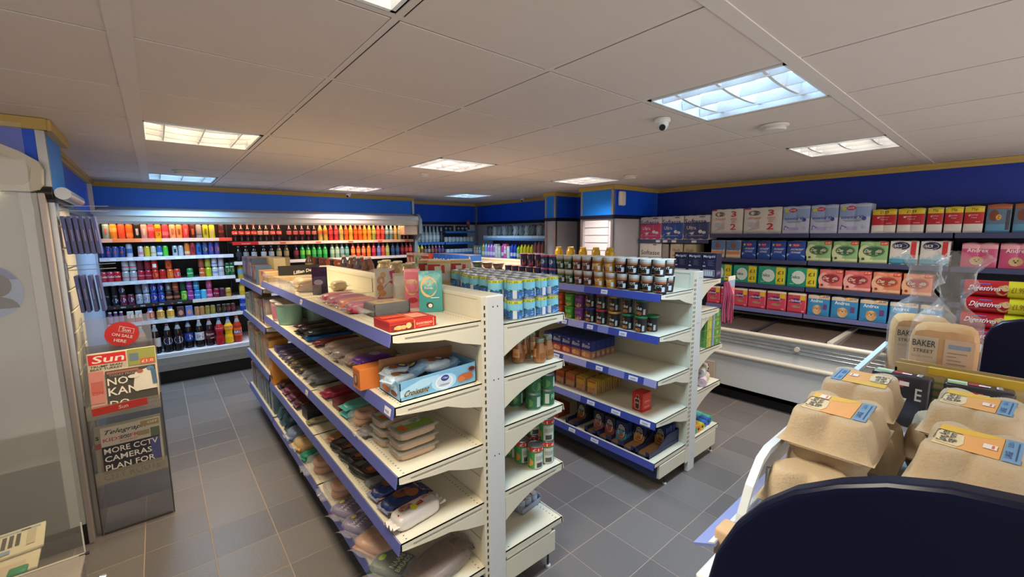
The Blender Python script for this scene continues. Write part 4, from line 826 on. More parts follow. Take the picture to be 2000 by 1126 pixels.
# =============================================================== EGG AND BREAD STAND (near right)
ST = thing('display_stand', 'white bin display stand with navy round topped end boards holding eggs and bread', 'stand')
NV = mat('#070e2a', .34, amt=.04, spec=.28)
L_ = [(.262, 1.0), (.258, 1.12), (.247, 1.208), (.238, 1.255), (.215, 1.31), (.186, 1.354), (.151, 1.390), (.108, 1.42), (.066, 1.442), (.02, 1.457), (-.026, 1.464), (-.08, 1.466)]
def board(name, x, L, yc, zb):
    pts = L+[(2*yc-y, z) for y, z in L[:-1][::-1]]+[(2*yc-L[0][0], zb), (L[0][0], zb)]
    n = len(pts); cx_ = yc; cz_ = (zb+L[-1][1])/2
    def ring(k, xx): return [(xx, y+(cx_-y)/math.hypot(cx_-y, cz_-z)*k, z+(cz_-z)/math.hypot(cx_-y, cz_-z)*k) for y, z in pts]
    b = B(); rings = [ring(.012, x-.003), ring(.008, x-.0028), ring(.004, x-.0015), ring(.001, x+.0015), ring(0, x+.005), ring(0, x+.022), ring(.004, x+.027)]
    b.add(rings[0], [tuple(range(n))], NV)
    for i in range(len(rings)-1): b.add(rings[i]+rings[i+1], [(k, (k+1) % n, n+(k+1) % n, n+k) for k in range(n)], NV, True)
    b.add(rings[-1], [tuple(range(n))[::-1]], NV); part(name, b, ST)
board('end_board', .578, L_, -.08, .06)
board('end_board', 2.06, [(.046, 1.0), (.045, 1.20), (.045, 1.316), (.041, 1.36), (.03, 1.395), (.008, 1.417), (-.03, 1.43), (-.2, 1.436)], -.2, .06)
WB = mat('#c9d3da', .35)
q = B(); q.rbox(.62, -.45, 1.145, 2.06, .285, 1.165, WB, .004); part('bin_floor', q, ST)
q = B(); q.box(.62, -.4, .1, 2.05, .25, 1.145, mat('#b9bcc4', .5)); part('cabinet', q, ST)
q = B(); q.prism([(.775, 1.165), (.785, 1.19), (.862, 1.28), (.89, 1.29), (2.05, 1.297), (2.05, 1.165)], 'y', .272, .276, clear(.10, '#c8d0d8')); part('side_glass', q, ST)
q = B(); pp = [(.757, .278, 1.165), (.77, .278, 1.20), (.80, .278, 1.245), (.845, .278, 1.283), (.88, .278, 1.293), (2.05, .278, 1.301)]
for a, c in zip(pp, pp[1:]): q.hexa([(a[0], .270, a[2]-.012), (c[0], .270, c[2]-.012), (c[0], .284, c[2]-.012), (a[0], .284, a[2]-.012), (a[0], .270, a[2]), (c[0], .270, c[2]), (c[0], .284, c[2]), (a[0], .284, a[2])], WB)
part('white_rim', q, ST)
q = B(); q.tube([(.862, .266, 1.165), (.862, .266, 1.262)], .0055, STEEL, 10); part('chrome_post', q, ST)
q = B(); q.prism([(.29, 1.165), (.325, 1.148), (.328, 1.152), (.292, 1.17)], 'x', .70, 1.9, mat('#7f92d0', .35)); q.prism([(.2905, 1.171), (.30, 1.166), (.302, 1.168), (.292, 1.173)], 'x', .70, 1.9, WB); part('price_rail', q, ST)
q = B(); q.rbox(.715, .255, 1.135, .76, .30, 1.19, mat('#bfa27f', .7), .006, 2); part('rail_clip', q, ST)

PULP = mat('#bba88a', .85, kind='pulp', scale=220, amt=.07); PULPD = mat('#a8957a', .85, kind='pulp', scale=220, amt=.08)
def eggbox():
    LX, LY = .105, .075             # half size of flange (x = short?), two rows along x, three along y
    def scal(y):                    # 1 at egg centres, 0 between
        return .5+.5*-math.cos(2*PI*y/LY)*1
    def scax(x): return .5-.5*math.cos(2*PI*x/LX)
    def sm(t): t = max(0, min(1, t)); return t*t*(3-2*t)
    def lid(u, v):
        x, y = (2*u-1)*LX, (2*v-1)*LY
        dx, dy = LX-abs(x), LY-abs(y)
        wx = .054-.040*scal(y)**.7; wy = .040-.028*scax(x)**.7
        h = min(sm((dx-.004)/wx), sm((dy-.004)/wy))
        return (x, y, .0+.058*h**.6)
    b = B(); b.grid(lid, 42, 36, PULP)
    l = b.mesh('lid')
    q = B(); n = 72; rings = []
    for zz, k in ((.0, 1.0), (-.004, 1.0), (-.0041, .93), (-.022, .88), (-.042, .78), (-.046, .72)):
        R_ = []
        for i in range(n):
            t = 2*PI*i/n; c, s_ = math.cos(t), math.sin(t)
            kk = (abs(c/LX)**8+abs(s_/LY)**8)**(-1/8); x, y = c*kk, s_*kk
            dent = 1-(.10*(1-(scal(y) if abs(x)/LX > abs(y)/LY else scax(x))) if zz < -.0041 else 0)
            R_.append((x*k*dent, y*k*dent, zz))
        rings.append(R_)
    for i in range(len(rings)-1): q.add(rings[i+1]+rings[i], [(a, (a+1) % n, n+(a+1) % n, n+a) for a in range(n)], PULPD, True)
    q.add(rings[-1], [tuple(range(n))[::-1]], PULPD)
    Tt = B(); P = planeP((-.056, .050, .0586), (0, -.100, 0), (.112, 0, 0), (0, 0, 1))   # u along -y, v along +x
    Tt.decor(P, [('r', .0, .0, .30, .94, mat('#dcc493', .6)), ('r', .30, .0, .78, 1, mat('#e0a45c', .6)), ('p', [(.0, 1), (.78, 1), (.62, .80), (.34, .72), (.0, .66)], mat('#dcb23c', .6)), ('r', .80, .0, 1.0, 1, mat('#6f96b8', .6)),
        ('p', [(.03, .1), (.31, .06), (.36, .24), (.33, .62), (.03, .66), (.0, .5)], mat('#dccaa0', .6)), ('p', [(.0, .64), (.03, .68), (.30, .66), (.30, .68), (.02, .70), (-.01, .66)], '#2f3440'), ('p', [(-.01, .2), (.0, .2), (.0, .66), (-.01, .66)], '#2f3440')], .0002)
    for t, u, h in (('Sova Ace', .09, .020), ('Egg Farm', .21, .022)):
        Tt.text(t, tuple(P(u, .38, .0022)), (1, 0, 0), (0, 1, 0), h*.6, mat('#2b2f3a', .7), .012, .056)
    Tt.text('LARGE', tuple(P(.86, .3, .0014)), (1, 0, 0), (0, 1, 0), .008, mat('#2c4a7c', .7), .01, .034); Tt.text('CLASS A', tuple(P(.86, .76, .0014)), (1, 0, 0), (0, 1, 0), .006, mat('#2c4a7c', .7), .0, .028)
    Tt.decor(P, [('r', .94, .1, .955, .9, '#2c4a7c')], .0014)
    s_ = B(); s_.box(-.011, -.008, .0602, .011, .008, .0606, mat('#e6dcd6', .6)); s_.box(-.008, -.005, .0607, .008, -.002, .0608, mat('#c86a5c', .6))
    return ('egg_carton', 'egg box', None, [('lid', l), ('base', q.mesh('base')), ('printed_label', Tt.mesh('printed_label')), ('price_sticker', s_.mesh('price_sticker'))])
EG = eggbox(); gE = 'egg cartons in the bin stand'
for x, y, z, rz, d in ((1.015, .199, 1.305, .02, 'beige pulp egg carton with torn front flange, nearest the white rim'), (1.275, .212, 1.30, PI+.03, 'beige egg carton with its label turned round, behind the torn one'),
        (1.29, .022, 1.294, -.06, 'beige egg carton standing before the black sausage packs'), (1.055, .012, 1.288, -.05, 'beige egg carton with slanting sticker right behind the navy board'),
        (.935, .205, 1.212, .03, 'lower egg carton peeping out beside the chrome post'), (1.2, .19, 1.212, 0, 'lower layer egg carton under the turned one'), (1.12, .02, 1.212, 0, 'lower layer egg carton behind the navy board'), (1.34, .06, 1.212, 0, 'lower layer egg carton under the far one')):
    o = put(EG if 'lower' not in d else EG[:3]+(EG[3][:2],), (x, y, z), rz, d, '', x, gE)
    for ch in o.children:
        if 'sticker' in ch.name: ch.location = (.034 if d.startswith('beige pulp') else -.01, .03 if d.startswith('beige pulp') else -.015, 0)
for x, y, rz, d in ((1.585, .175, -PI/2-.05, 'black meat pack beside the clear bin side'), (1.60, .03, -PI/2+.04, 'black meat pack in front of the yellow edged tray')):
    put(box(.125, .05, .145, '#2e2c30', (('r', 0, .45, .32, .95, '#c9d0c8'), ('r', .0, .45, .3, .62, '#7c9a4a'), ('r', .1, .62, .24, .8, '#d8a070'), ('r', .34, .80, .58, .95, '#a82c34'), ('r', .5, .84, .68, .93, '#e8dcdc'), ('t', 'E', .86, .7, .12, .26, '#b9b6b4')),
        top=(('r', 0, 0, .32, 1, '#b9c4b0'), ('r', .0, .1, .3, .5, '#86a050'), ('r', .34, .2, .6, .8, '#a02c30'), ('r', .5, .3, .68, .6, '#e8dcdc'), ('t', 'E', .82, .5, .1, .6, '#d0ccca')), name='meat_pack', cat='packet', r=.006, seg=2, rough=.2), (x, y, 1.165), rz, d, '', x, 'black packs in the bin stand')
q = B(); KB = mat('#bda36f', .7); YE = mat('#cfa92c', .6)
q.box(1.65, -.42, 1.165, 1.655, .20, 1.325, KB); q.box(1.72, -.42, 1.165, 1.725, .20, 1.32, KB); q.box(1.65, .195, 1.165, 1.725, .20, 1.31, KB); q.box(1.65, -.42, 1.165, 1.725, -.415, 1.325, KB)
q.box(1.6485, -.42, 1.305, 1.65, .13, 1.325, YE); q.box(1.655, -.42, 1.318, 1.66, .13, 1.3255, YE); q.box(1.65, -.42, 1.165, 1.725, .2, 1.17, KB)

for k in range(3): q.box(1.649, .07, 1.24+k*.02, 1.65, .12, 1.247+k*.02, mat('#7a8a5c', .7))
solo('cardboard_tray', q, 'long cardboard tray with yellow top edge in front of the bagged bread', 'tray')
def loaf(seed):
    b = B(); CR = mat('#cf9a5a', .7, kind='bake', scale=60, amt=.12); CRM = mat('#dbbd8e', .7)
    softbox(b, .145, .115, .262, CR, 6, 8, .012, seed=seed); 
    f = planeP((-.066, -.0585, .02), (.132, 0, 0), (0, 0, .21), (0, -1, 0))
    b.decor(f, [('r', 0, 0, .44, .99, '#d6c0a4'), ('r', .54, 0, 1, .99, '#d8b596'), ('r', .60, .86, .94, .92, '#7f98b4'), ('r', .60, .45, .92, .47, '#7f98b4')]+[('r', .6, .5+.05*k, .90-.08*(k % 3), .51+.05*k, '#8a8078') for k in range(7)]+[('r', .60, .1+.06*k, .92-.1*(k % 2), .12+.06*k, '#8f7d6c') for k in range(5)]+
        [('r', .06, .1+.05*k, .38-.06*(k % 3), .115+.05*k, '#8a7c70') for k in range(7)]+[('t', 'BAKER', .22, .90, .38, .09, '#3a4048'), ('t', 'STREET', .22, .79, .33, .05, '#3a4048'), ('t', 'SLICED WHITE', .21, .71, .34, .03, '#9a8c80')], .0004)
    q = B(); F = film(.11, '#f0ece6', .16); n = 16; rr = random.Random(seed)
    prof = [(1.04, 1.04, 0), (1.06, 1.06, .1), (1.07, 1.07, .22), (1.02, 1.02, .270), (.90, .88, .288), (.66, .62, .306), (.44, .42, .325), (.34, .34, .345), (.48, .30, .365), (.62, .26, .385), (.50, .20, .41), (.62, .18, .435), (.78, .14, .455), (.60, .08, .472)]
    rings = []
    for i, (kx, ky, z) in enumerate(prof):
        R_ = []
        for k in range(n*2):
            t = PI*k/n; c, s_ = math.cos(t), math.sin(t); kk = (abs(c)**5+abs(s_)**5)**(-1/5) if i < 4 else 1
            w_ = 1+(.05 if i < 4 else .22)*math.sin(5*t+i*1.7+seed)*rr.uniform(.3, 1)
            R_.append((c*kk*.0725*kx*w_+(.12 if seed == 1 else -.05)*max(0, z-.30), s_*kk*.0585*ky*w_, z+(.012*math.sin(3*t+seed) if i > 8 else 0)))
        rings.append(R_)
    for i in range(len(rings)-1): q.add(rings[i]+rings[i+1], [(k, (k+1) % 32, 32+(k+1) % 32, 32+k) for k in range(32)], F, True)
    return ('bagged_loaf', 'bread', b.mesh('bagged_loaf'), [('film_bag', q.mesh('film_bag'))])
put(loaf(1), (1.80, .115, 1.167), -PI/2, 'bagged sliced loaf with open twisted bag top, printed side forward', '', 0, 'bagged loaves in the bin stand')
put(loaf(5), (1.94, .185, 1.167), -PI/2+.25, 'bagged sliced loaf half hidden behind the front one', '', 1, 'bagged loaves in the bin stand')

# =============================================================== GOODS ON THE NEAR GONDOLA, NEWSSTAND SIDE (faces -x)
LW = -PI/2            # turn a product so that its front faces -x
def P_(t, x, y, z, rz, d, where='', g=None, key=None, **k): return put(t, (x, y, z), rz, d, where, -y if key is None else key, g or 'bakery goods on the near gondola', **k)
gA = 'bakery goods on the near gondola'
# top shelf z 1.362 : long axes run across the shelf (x)
SB = '#a8201c'
P_(box(.19, .145, .036, SB, [('r', 0, .72, 1, .8, '#c84a2c'), ('r', .52, 0, .94, .98, '#c4231c'), ('r', .50, 0, .52, 1, '#e0a060'), ('r', .93, 0, .945, 1, '#e8b070'), ('t', 'SHORTBREAD', .73, .50, .36, .26, '#f2cda0'), ('r', .6, .2, .86, .25, '#e09a6a'), ('r', .02, .0, .5, .7, '#7c1814'),
    ('e', .17, .36, .09, .24, '#e8b070'), ('e', .27, .36, .06, .24, '#e2a460'), ('e', .38, .48, .06, .34, '#ecb876'), ('r', .07, .2, .16, .45, '#dca062')], (), [('r', .02, .05, .5, .35, '#d8502c'), ('r', .5, .0, .52, 1, '#e0a060'), ('r', .55, .2, .9, .8, '#d88a70'), ('r', .02, .5, .48, .8, '#c8482a')], name='biscuit_box', r=.002), .708, 1.487, 1.361, .0, 'long red shortbread box at the very end of the top shelf', '', gA)
def caketray(w, d, h, base, topc, ops=()):
    key = ('cake', w, d, base, topc, str(ops))
    if key in T: return T[key]
    b = B(); b.rbox(-w/2, -d/2, 0, w/2, d/2, h, base if not isinstance(base, str) else mat(base, .35, amt=.05), .006, 2); b.decor(planeP((-w/2+.01, -d/2+.01, h), (w-.02, 0, 0), (0, d-.02, 0), (0, 0, 1)), [('r', 0, 0, 1, 1, topc)]+list(ops), .0006)
    q = B(); F = film(.10); softbox(q, w*1.05, d*1.1, h*1.12, F, 7, 8, .02, seed=4)
    q.grid(lambda u, v: (-w/2-.045*(1-u)+.004, (v-.5)*d*(1.05-.4*(1-u)), h*.45+.02*math.sin(v*16)*(1-u)), 4, 10, F)
    T[key] = ('wrapped_cake', 'cake', b.mesh('wrapped_cake'), [('film_wrap', q.mesh('film_wrap'))]); return T[key]
P_(caketray(.165, .12, .056, '#1c1614', mat('#caa45e', .6), [('r', .1, .1, .9, .9, '#d8b878'), ('e', .3, .5, .12, .2, '#c08a40'), ('e', .6, .5, .12, .2, '#c89448')]), .76, 1.77, 1.361, 0.02, 'film wrapped loaf cake in black tray behind the shortbread box', '', gA)
P_(pouch(.15, .09, .05, '#a82448', [('r', .1, .1, .9, .5, '#c03a5c'), ('r', .2, .5, .8, .9, '#d8a898')], wrap=True, wob=.03), .70, 1.89, 1.361, .05, 'crimson cake pack with orange film label', '', gA)
P_(pouch(.17, .10, .048, '#d86a34', [('r', .05, .1, .95, .7, '#ee7a2a'), ('r', .05, .7, .95, .95, '#c84428')], wrap=True, seed=2), .72, 2.02, 1.361, .05, 'bright orange topped cake pack', '', gA)
P_(pouch(.17, .10, .048, '#b8486a', [('r', .05, .2, .95, .8, '#d04a7c'), ('r', .3, .3, .7, .6, '#e8a8b8')], wrap=True, seed=3), .72, 2.17, 1.361, .04, 'magenta cake pack next to the orange one', '', gA)
P_(pouch(.16, .09, .045, '#c83a54', [('r', .05, .1, .95, .5, '#d8506c')], wrap=True, seed=5), .72, 2.30, 1.361, .0, 'pinkish red cake pack furthest along the top shelf', '', gA)
def bag(w, d, h, base, ops, sideop=(), name='biscuit_bag', seed=1):
    key = ('bag', w, d, h, base, str(ops)); 
    if key in T: return T[key]
    b = B(); m = mat(base, .3, kind='crinkle', scale=40, amt=.04)
    def fn(s_):
        def f(u, v):
            t = max(0, (v-.6)/.4); dd = d/2*(1-t)**.8+.001; bow = .006*math.sin(PI*u)*math.sin(PI*min(1, v*1.2))
            return ((u-.5)*w*(1-.03*math.sin(PI*v)), s_*(dd+bow)*(1 if v > .02 else .9), v*h)
        return f
    b.grid(fn(-1), 10, 14, m); b.grid(lambda u, v: fn(1)(1-u, v), 10, 14, m)
    for sx in (-1, 1):
        sm_ = mat(sideop, .4) if sideop else m
        b.grid(lambda u, v, sx=sx: Vector(fn(-1)(0 if sx < 0 else 1, v))*((1-u) if sx < 0 else u)+Vector(fn(1)(0 if sx < 0 else 1, v))*(u if sx < 0 else 1-u), 2, 14, sm_)
    def P(a, c, e): p = fn(-1)(a, c); return Vector((p[0], p[1]-e-.0006, p[2]))
    P.curved = 2
    b.decor(P, ops, .0006); T[key] = (name, 'bag', b.mesh(name), []); return T[key]
P_(bag(.105, .05, .165, '#c8bfb0', [('p', [(.0, .0), (1, .0), (1, .62), (.75, .6), (.45, .45), (.25, .2)], '#c03a5c'), ('e', .25, .62, .2, .13, '#c08a58'), ('e', .2, .38, .17, .12, '#b87c4c'), ('e', .3, .2, .2, .1, '#c48a56'), ('e', .4, .8, .14, .09, '#c89a68'), ('p', [(.72, .9), (1, .95), (1, .66), (.8, .64)], '#b03460')]), .945, 2.215, 1.361, -.25, 'cream and pink cookie bag standing upright', '', gA)
P_(bag(.07, .05, .15, '#b8ac98', [('r', .1, .1, .9, .9, '#c8c0ae')], name='biscuit_bag'), .955, 2.05, 1.361, -.3, 'plain beige bag between the pink bags', '', gA)
P_(bag(.075, .05, .185, '#d8707c', [('e', .45, .55, .42, .22, '#d8a460'), ('t', 'Lazy Day', .5, .66, .7, .12, '#d8c850', .1), ('r', .05, .75, .95, .92, '#d8606c'), ('e', .5, .2, .3, .07, '#b02a34'), ('r', .2, .4, .8, .43, '#c87a6a')], '#c8bca8'), .93, 1.86, 1.361, -.45, 'pink pouch with gold oval standing upright', '', gA)
P_(bag(.105, .06, .185, '#3f9590', [('e', .42, .62, .36, .25, '#d8b070'), ('t', 'Lazy Day', .4, .72, .5, .09, '#e0b83a', .1), ('t', 'Foods', .42, .60, .36, .06, '#e8dcc0'), ('e', .45, .18, .15, .07, '#4a2620'), ('e', .47, .17, .09, .05, '#e8e2d8'), ('r', .5, .35, .86, .37, '#d8e8e4')], '#c9cfc8'), .94, 1.70, 1.361, -.5, 'teal pouch with gold oval standing upright', '', gA)
P_(pouch(.085, .075, .06, '#c8b07c', [('e', .5, .5, .3, .3, '#b89a60')], name='bread_bag', wrap=True, kind='bake'), .86, 2.73, 1.361, .2, 'single round bun in clear film by the back panel', '', gA)
P_(bag(.085, .06, .16, '#42274c', [('e', .4, .45, .3, .1, '#a898a8'), ('r', .1, .6, .9, .66, '#6a4a74'), ('r', .5, .1, .9, .3, '#2a1830')], name='bread_bag'), .73, 2.66, 1.361, -.25, 'dark purple bread bag standing on end', '', gA)
P_(pouch(.12, .17, .085, '#c9a878', [('r', .1, .0, .9, .5, '#d89a80'), ('r', .3, .4, .9, .9, '#8a9ac0'), ('e', .6, .7, .3, .2, '#c8ccd8')], name='bread_bag', wrap=True, kind='bake'), .70, 2.86, 1.361, .0, 'bagged sliced bread with blue and peach print', '', gA)
# perspex dividers along the front edge of the top shelf
for k, y in enumerate((2.62, 2.66, 2.92, 3.15, 3.4)):
    q = B(); q.box(0, 0, 0, .12, .003, .06, clear(.12, '#cfc8c0')); solo('shelf_divider', q, 'clear perspex shelf divider, %s from the bun end' % ORD[k], 'divider', (.606, y, 1.361), 0, 'clear dividers on the top shelf')
q = B(); q.box(0, 0, 0, .003, .95, .065, clear(.10, '#cfc0b8')); solo('shelf_divider', q, 'long clear perspex front guard along the top shelf edge', 'divider', (.604, 2.72, 1.361))
# black sign board and trays at its far end
q = B(); q.rbox(0, 0, 0, .30, .012, .075, mat('#1c1a1c', .5), .002); q.text('Lillian Dee', (.18, -.0006, .028), (1, 0, .13), (.1, 0, 1), .026, mat('#e8e2da', .5), .02, .17)
solo('sign_card', q, 'black card with white handwritten words above the bread bags', 'sign', (.70, 3.62, 1.40))
q = B(); q.box(.0, 0, 0, .36, .10, .035, mat('#b39a6a', .8)); solo('cardboard_tray', q, 'flat cardboard tray under the black sign card', 'tray', (.62, 3.56, 1.361))
def cereal(w, h, base, ops=(), d=.05): return box(w, d, h, base, ops, name='snack_packet', cat='packet', rough=.3)
ART = ['#8a5a68', '#5a6484', '#7a4a54', '#6a7a9a', '#9a6a5a', '#4c5a6e', '#a85a4c', '#58708c']
w_ = 'on the top shelf of the far unit'
for k in range(8): P_(box(.075, .12, .215 if k < 6 else .16, ART[k], [('e', .5, .5, .35, .25, ['#c89a9a', '#c8d0dc', '#b04a4a', '#b8a07c'][k % 4]), ('r', .1, .7, .9, .85, ['#b0b8d0', '#d8c0b0', '#9aa8c8', '#c86a54'][k % 4]), ('r', .1, .1, .9, .25, '#3f4a62')], name='snack_packet', cat='packet', rough=.3),
    .68, 4.74-.088*k, 1.2965, LW, 'tall printed snack packet', w_, 'snack packets on the far unit', frm='from far end')
for k in range(4): P_(box(.10, .10, .215, '#cdbb93', [('r', .2, .54, .8, .56, '#6a5a3a'), ('r', .3, .62, .7, .63, '#6a5a3a'), ('t', '7', .5, .40, .08, .06, '#7a6a48')], top=(('r', 0, 0, 1, 1, '#d8ccae'),), name='drink_carton', cat='carton'), .80+.014*k, 4.60-.14*k, 1.2965, -.6, 'tall cream drink carton', 'in the row behind the snack packets', 'cream cartons on the far unit', frm='from far end')
P_(bottle(.2, .032, '#5c4a34', '#a8906a', '#8a3a24'), 1.07, 4.2, 1.33, 0, 'dark sauce bottle with red cap standing alone on the far unit top', '')
for k in range(3): P_(box(.08, .10, .13, ['#c89a5c', '#a8604c', '#c8a878'][k], [('e', .5, .5, .3, .3, '#d8b880')], name='snack_packet', cat='packet'), .68, 3.98-.10*k, 1.2965, LW, ['golden snack packet at the near end of the far unit', 'brownish snack packet at the near end of the far unit', 'tan snack packet at the near end of the far unit'][k], '')
for zi, (z, hh, nm) in enumerate(((.989, .23, 'on the second shelf of the far unit'), (.606, .30, 'on the third shelf of the far unit'), (.256, .28, 'on the bottom shelf of the far unit'))):
    CS = [['#8a8a52', '#a89a5c', '#6a7a58', '#a8784a', '#b8a070', '#8a6a4a', '#7a2a34', '#a8948a'], ['#a87c4c', '#8a9a9c', '#9c6a48', '#c89a50', '#7a8a64', '#b87a3c', '#c8822c', '#c88a2c'], ['#b8703a', '#8a4a2c', '#a8947c', '#8c8a84', '#7c7870', '#5a7a7c', '#3a5a64', '#4a6a78']][zi]
    for k in range(8): P_(box(.11, .14, hh-random.uniform(0, .06), CS[k], [('e', .5, .45, .38, .3, mat(CS[(k+3) % 8], .4, kind='art', scale=30, amt=.35)), ('r', .1, .78, .9, .9, CS[(k+5) % 8]), ('r', .1, .05, .9, .15, '#c8b48a')], name='snack_packet', cat='packet', rough=.3, r=.006, seg=2), .69, 4.74-.13*k, z, LW, 'upright snack packet', nm, 'snack packets on the far unit', frm='from far end')

# second shelf z 1.094
CB = mat('#78aed0', .35)
def croissantbox():
    w, d, h = .34, .19, .095; b = B()
    b.box(-w/2, -d/2, 0, w/2, d/2, .004, CB)
    b.hexa([(-w/2, -d/2, 0), (w/2, -d/2, 0), (w/2, -d/2+.003, 0), (-w/2, -d/2+.003, 0), (-w/2, -d/2, h*.80), (w/2, -d/2, h*.92), (w/2, -d/2+.003, h*.92), (-w/2, -d/2+.003, h*.80)], CB)
    b.box(-w/2, d/2-.003, 0, w/2, d/2, h*1.25, mat('#8a5f3e', .7)); b.box(w/2-.003, -d/2, 0, w/2, d/2, h*.92, CB); b.box(-w/2, -d/2, 0, -w/2+.003, d/2, h*.75, CB)
    P = planeP((-w/2, -d/2, 0), (w, 0, 0), (0, 0, h*.8), (0, -1, 0))
    b.decor(P, [('p', [(.0, .55), (.25, .9), (.5, .95), (.35, .5), (0, .2)], '#a8cfe4'), ('e', .55, .48, .17, .44, '#a9d0e6'), ('e', .55, .48, .12, .36, '#d8e6ee'), ('e', .55, .5, .10, .30, '#c3cfd8'), ('e', .56, .68, .055, .16, '#243a86'), ('t', '7 Days', .56, .68, .07, .12, '#dfe6f0', .2), ('t', 'Croissanterie', .55, .36, .13, .12, '#6a7c98', .2),
        ('t', 'Croissant', .20, .36, .30, .30, '#e9c24a', .12), ('t', 'Croissant', .197, .375, .30, .30, '#3a2a20', .12), ('e', .84, .48, .11, .20, '#b8602e'), ('e', .78, .40, .05, .16, '#c8743c'), ('e', .93, .84, .05, .14, '#7a3a20'), ('e', .93, .86, .035, .08, '#3c1c14'), ('t', '185g', .17, .1, .05, .06, '#5a7a90')], .0004)
    Q = planeP((-w/2, d/2, 0), (0, -d, 0), (0, 0, h*.75), (-1, 0, 0))
    b.decor(Q, [('e', .3, .6, .22, .3, '#cfdde6'), ('e', .34, .3, .2, .2, '#b8642e'), ('e', .75, .55, .16, .3, '#a8cfe4'), ('e', .72, .3, .14, .16, '#6a3420')], .0004); return ('croissant_display_box', 'box', b.mesh('croissant_display_box'), [])
P_(croissantbox(), .810, 1.505, 1.094, 0, 'open light blue cardboard display box printed Croissant', '', gA)
for k, (x, y, rz, ti) in enumerate(((.68, 1.50, .3, .3), (.76, 1.52, -.4, .5), (.84, 1.50, .2, .25), (.90, 1.52, -.2, .35), (.70, 1.55, .1, .2))):
    o = P_(pouch(.13, .075, .045, '#7fa8c8' if k % 2 else '#b8ccd8', [('r', .1, .1, .45, .9, '#d8e4ea'), ('e', .6, .5, .18, .35, '#22367c'), ('e', .6, .5, .1, .2, '#e0d8a0'), ('e', .28, .4, .14, .25, '#a8602e')], wob=.05, seed=k, rough=.15, name='croissant_packet'), x, y, 1.13+.012*(k % 3), rz, 'shiny blue filled croissant packet', 'in the light blue display box', 'croissant packets in the display box', key=x)
    o.rotation_euler = (0, -ti if k % 2 else ti*.4, rz)
P_(box(.075, .17, .085, '#c8702c', [('e', .4, .4, .28, .3, '#6a4a3c'), ('e', .4, .45, .16, .2, '#c8a080'), ('r', 0, 0, 1, .08, '#e08c40'), ('r', 0, .92, 1, 1, '#e08c40')], [('r', .8, 0, 1, 1, '#e08030')], name='snack_box', r=.001), .655, 1.66, 1.094, LW, 'open orange snack display box beside the croissant box', '', gA)
P_(pouch(.16, .10, .04, '#e0708c', [('r', .1, .1, .9, .5, '#ee8098')], seed=4), .70, 1.79, 1.094, .08, 'coral pink biscuit pack under a purple one', '', gA)
P_(pouch(.16, .10, .035, '#5a2c84', [('e', .6, .5, .15, .3, '#b8a8c8'), ('r', .1, .1, .4, .9, '#7a44a4')], seed=6), .71, 1.85, 1.134, .12, 'purple biscuit pack lying on the coral one', '', gA)
for k, (x, y, c, e) in enumerate(((.76, 1.98, '#8a6034', '#c8904c'), (.74, 2.10, '#5c4028', '#a87440'), (.75, 2.24, '#7a5430', '#b8844a'))):
    P_(pouch(.24, .12, .06, c, [('e', .2, .5, .12, .35, e), ('e', .45, .5, .12, .35, '#9a6a38'), ('e', .7, .5, .12, .35, e)], wrap=True, kind='bake', seed=k+8, name='bakery_pack'), x, y, 1.094, .05, 'clear pack of dark brown pastries', 'on the second shelf', gA, frm='from nearest')
P_(pouch(.24, .08, .035, '#6c1c24', [('r', .0, .1, .35, .9, '#d8a878'), ('r', .4, .1, .95, .9, '#8c2430')], seed=3, wrap=False), .75, 2.46, 1.094, .05, 'maroon and tan malt loaf pack', '', gA)
for k, (y, z, c, e) in enumerate(((2.62, 1.094, '#1c5c9c', '#2f86cc'), (2.62, 1.126, '#262a30', '#2c7cc0'), (2.72, 1.094, '#2a2628', '#54484a'), (2.75, 1.126, '#30222a', '#6a3c44'), (2.86, 1.094, '#26201e', '#5a3a34'), (2.87, 1.126, '#3a1c24', '#7a4048'))):
    P_(pouch(.26, .09, .032, c, [('r', .0, .05, .3, .95, e), ('r', .55, .2, .9, .8, '#3c3a40')], seed=k+1), .76, y, z, .03*(k % 3), ['bright blue ended biscuit roll lowest in its pile', 'black biscuit roll with blue tip', 'black biscuit roll', 'dark plum biscuit roll', 'dark brown biscuit roll', 'wine coloured biscuit roll'][k], 'on the second shelf', gA)
for x, y, c in ((.68, 3.25, '#8fb8a4'), (.68, 3.43, '#c8a0a8'), (.86, 3.2, '#7c9c90'), (.87, 3.38, '#7fa090')):
    P_(tub(.075, .085, .15, c, '#c0b8b4', [('r', .1, .15, .9, .8, {'#8fb8a4': '#86b4a0', '#c8a0a8': '#c87c90'}.get(c, '#7a9a8c'))], name='sweet_tub'), x, y, 1.094, LW, {'#8fb8a4': 'pale green round sweet tub with clear lid', '#c8a0a8': 'pink round sweet tub with clear lid', '#7c9c90': 'dull green round tub behind the pale one', '#7fa090': 'dull green round tub in the shadow behind'}[c], 'on the second shelf', gA)
P_(box(.10, .12, .13, '#7c1c28', [('t', 'Mr K', .5, .5, .7, .3, '#e0c0c0', .2), ('r', 0, .8, 1, .95, '#a02c38')], name='snack_box'), .70, 3.62, 1.094, LW, 'dark red sweet box with pale script beside the tubs', '', gA)

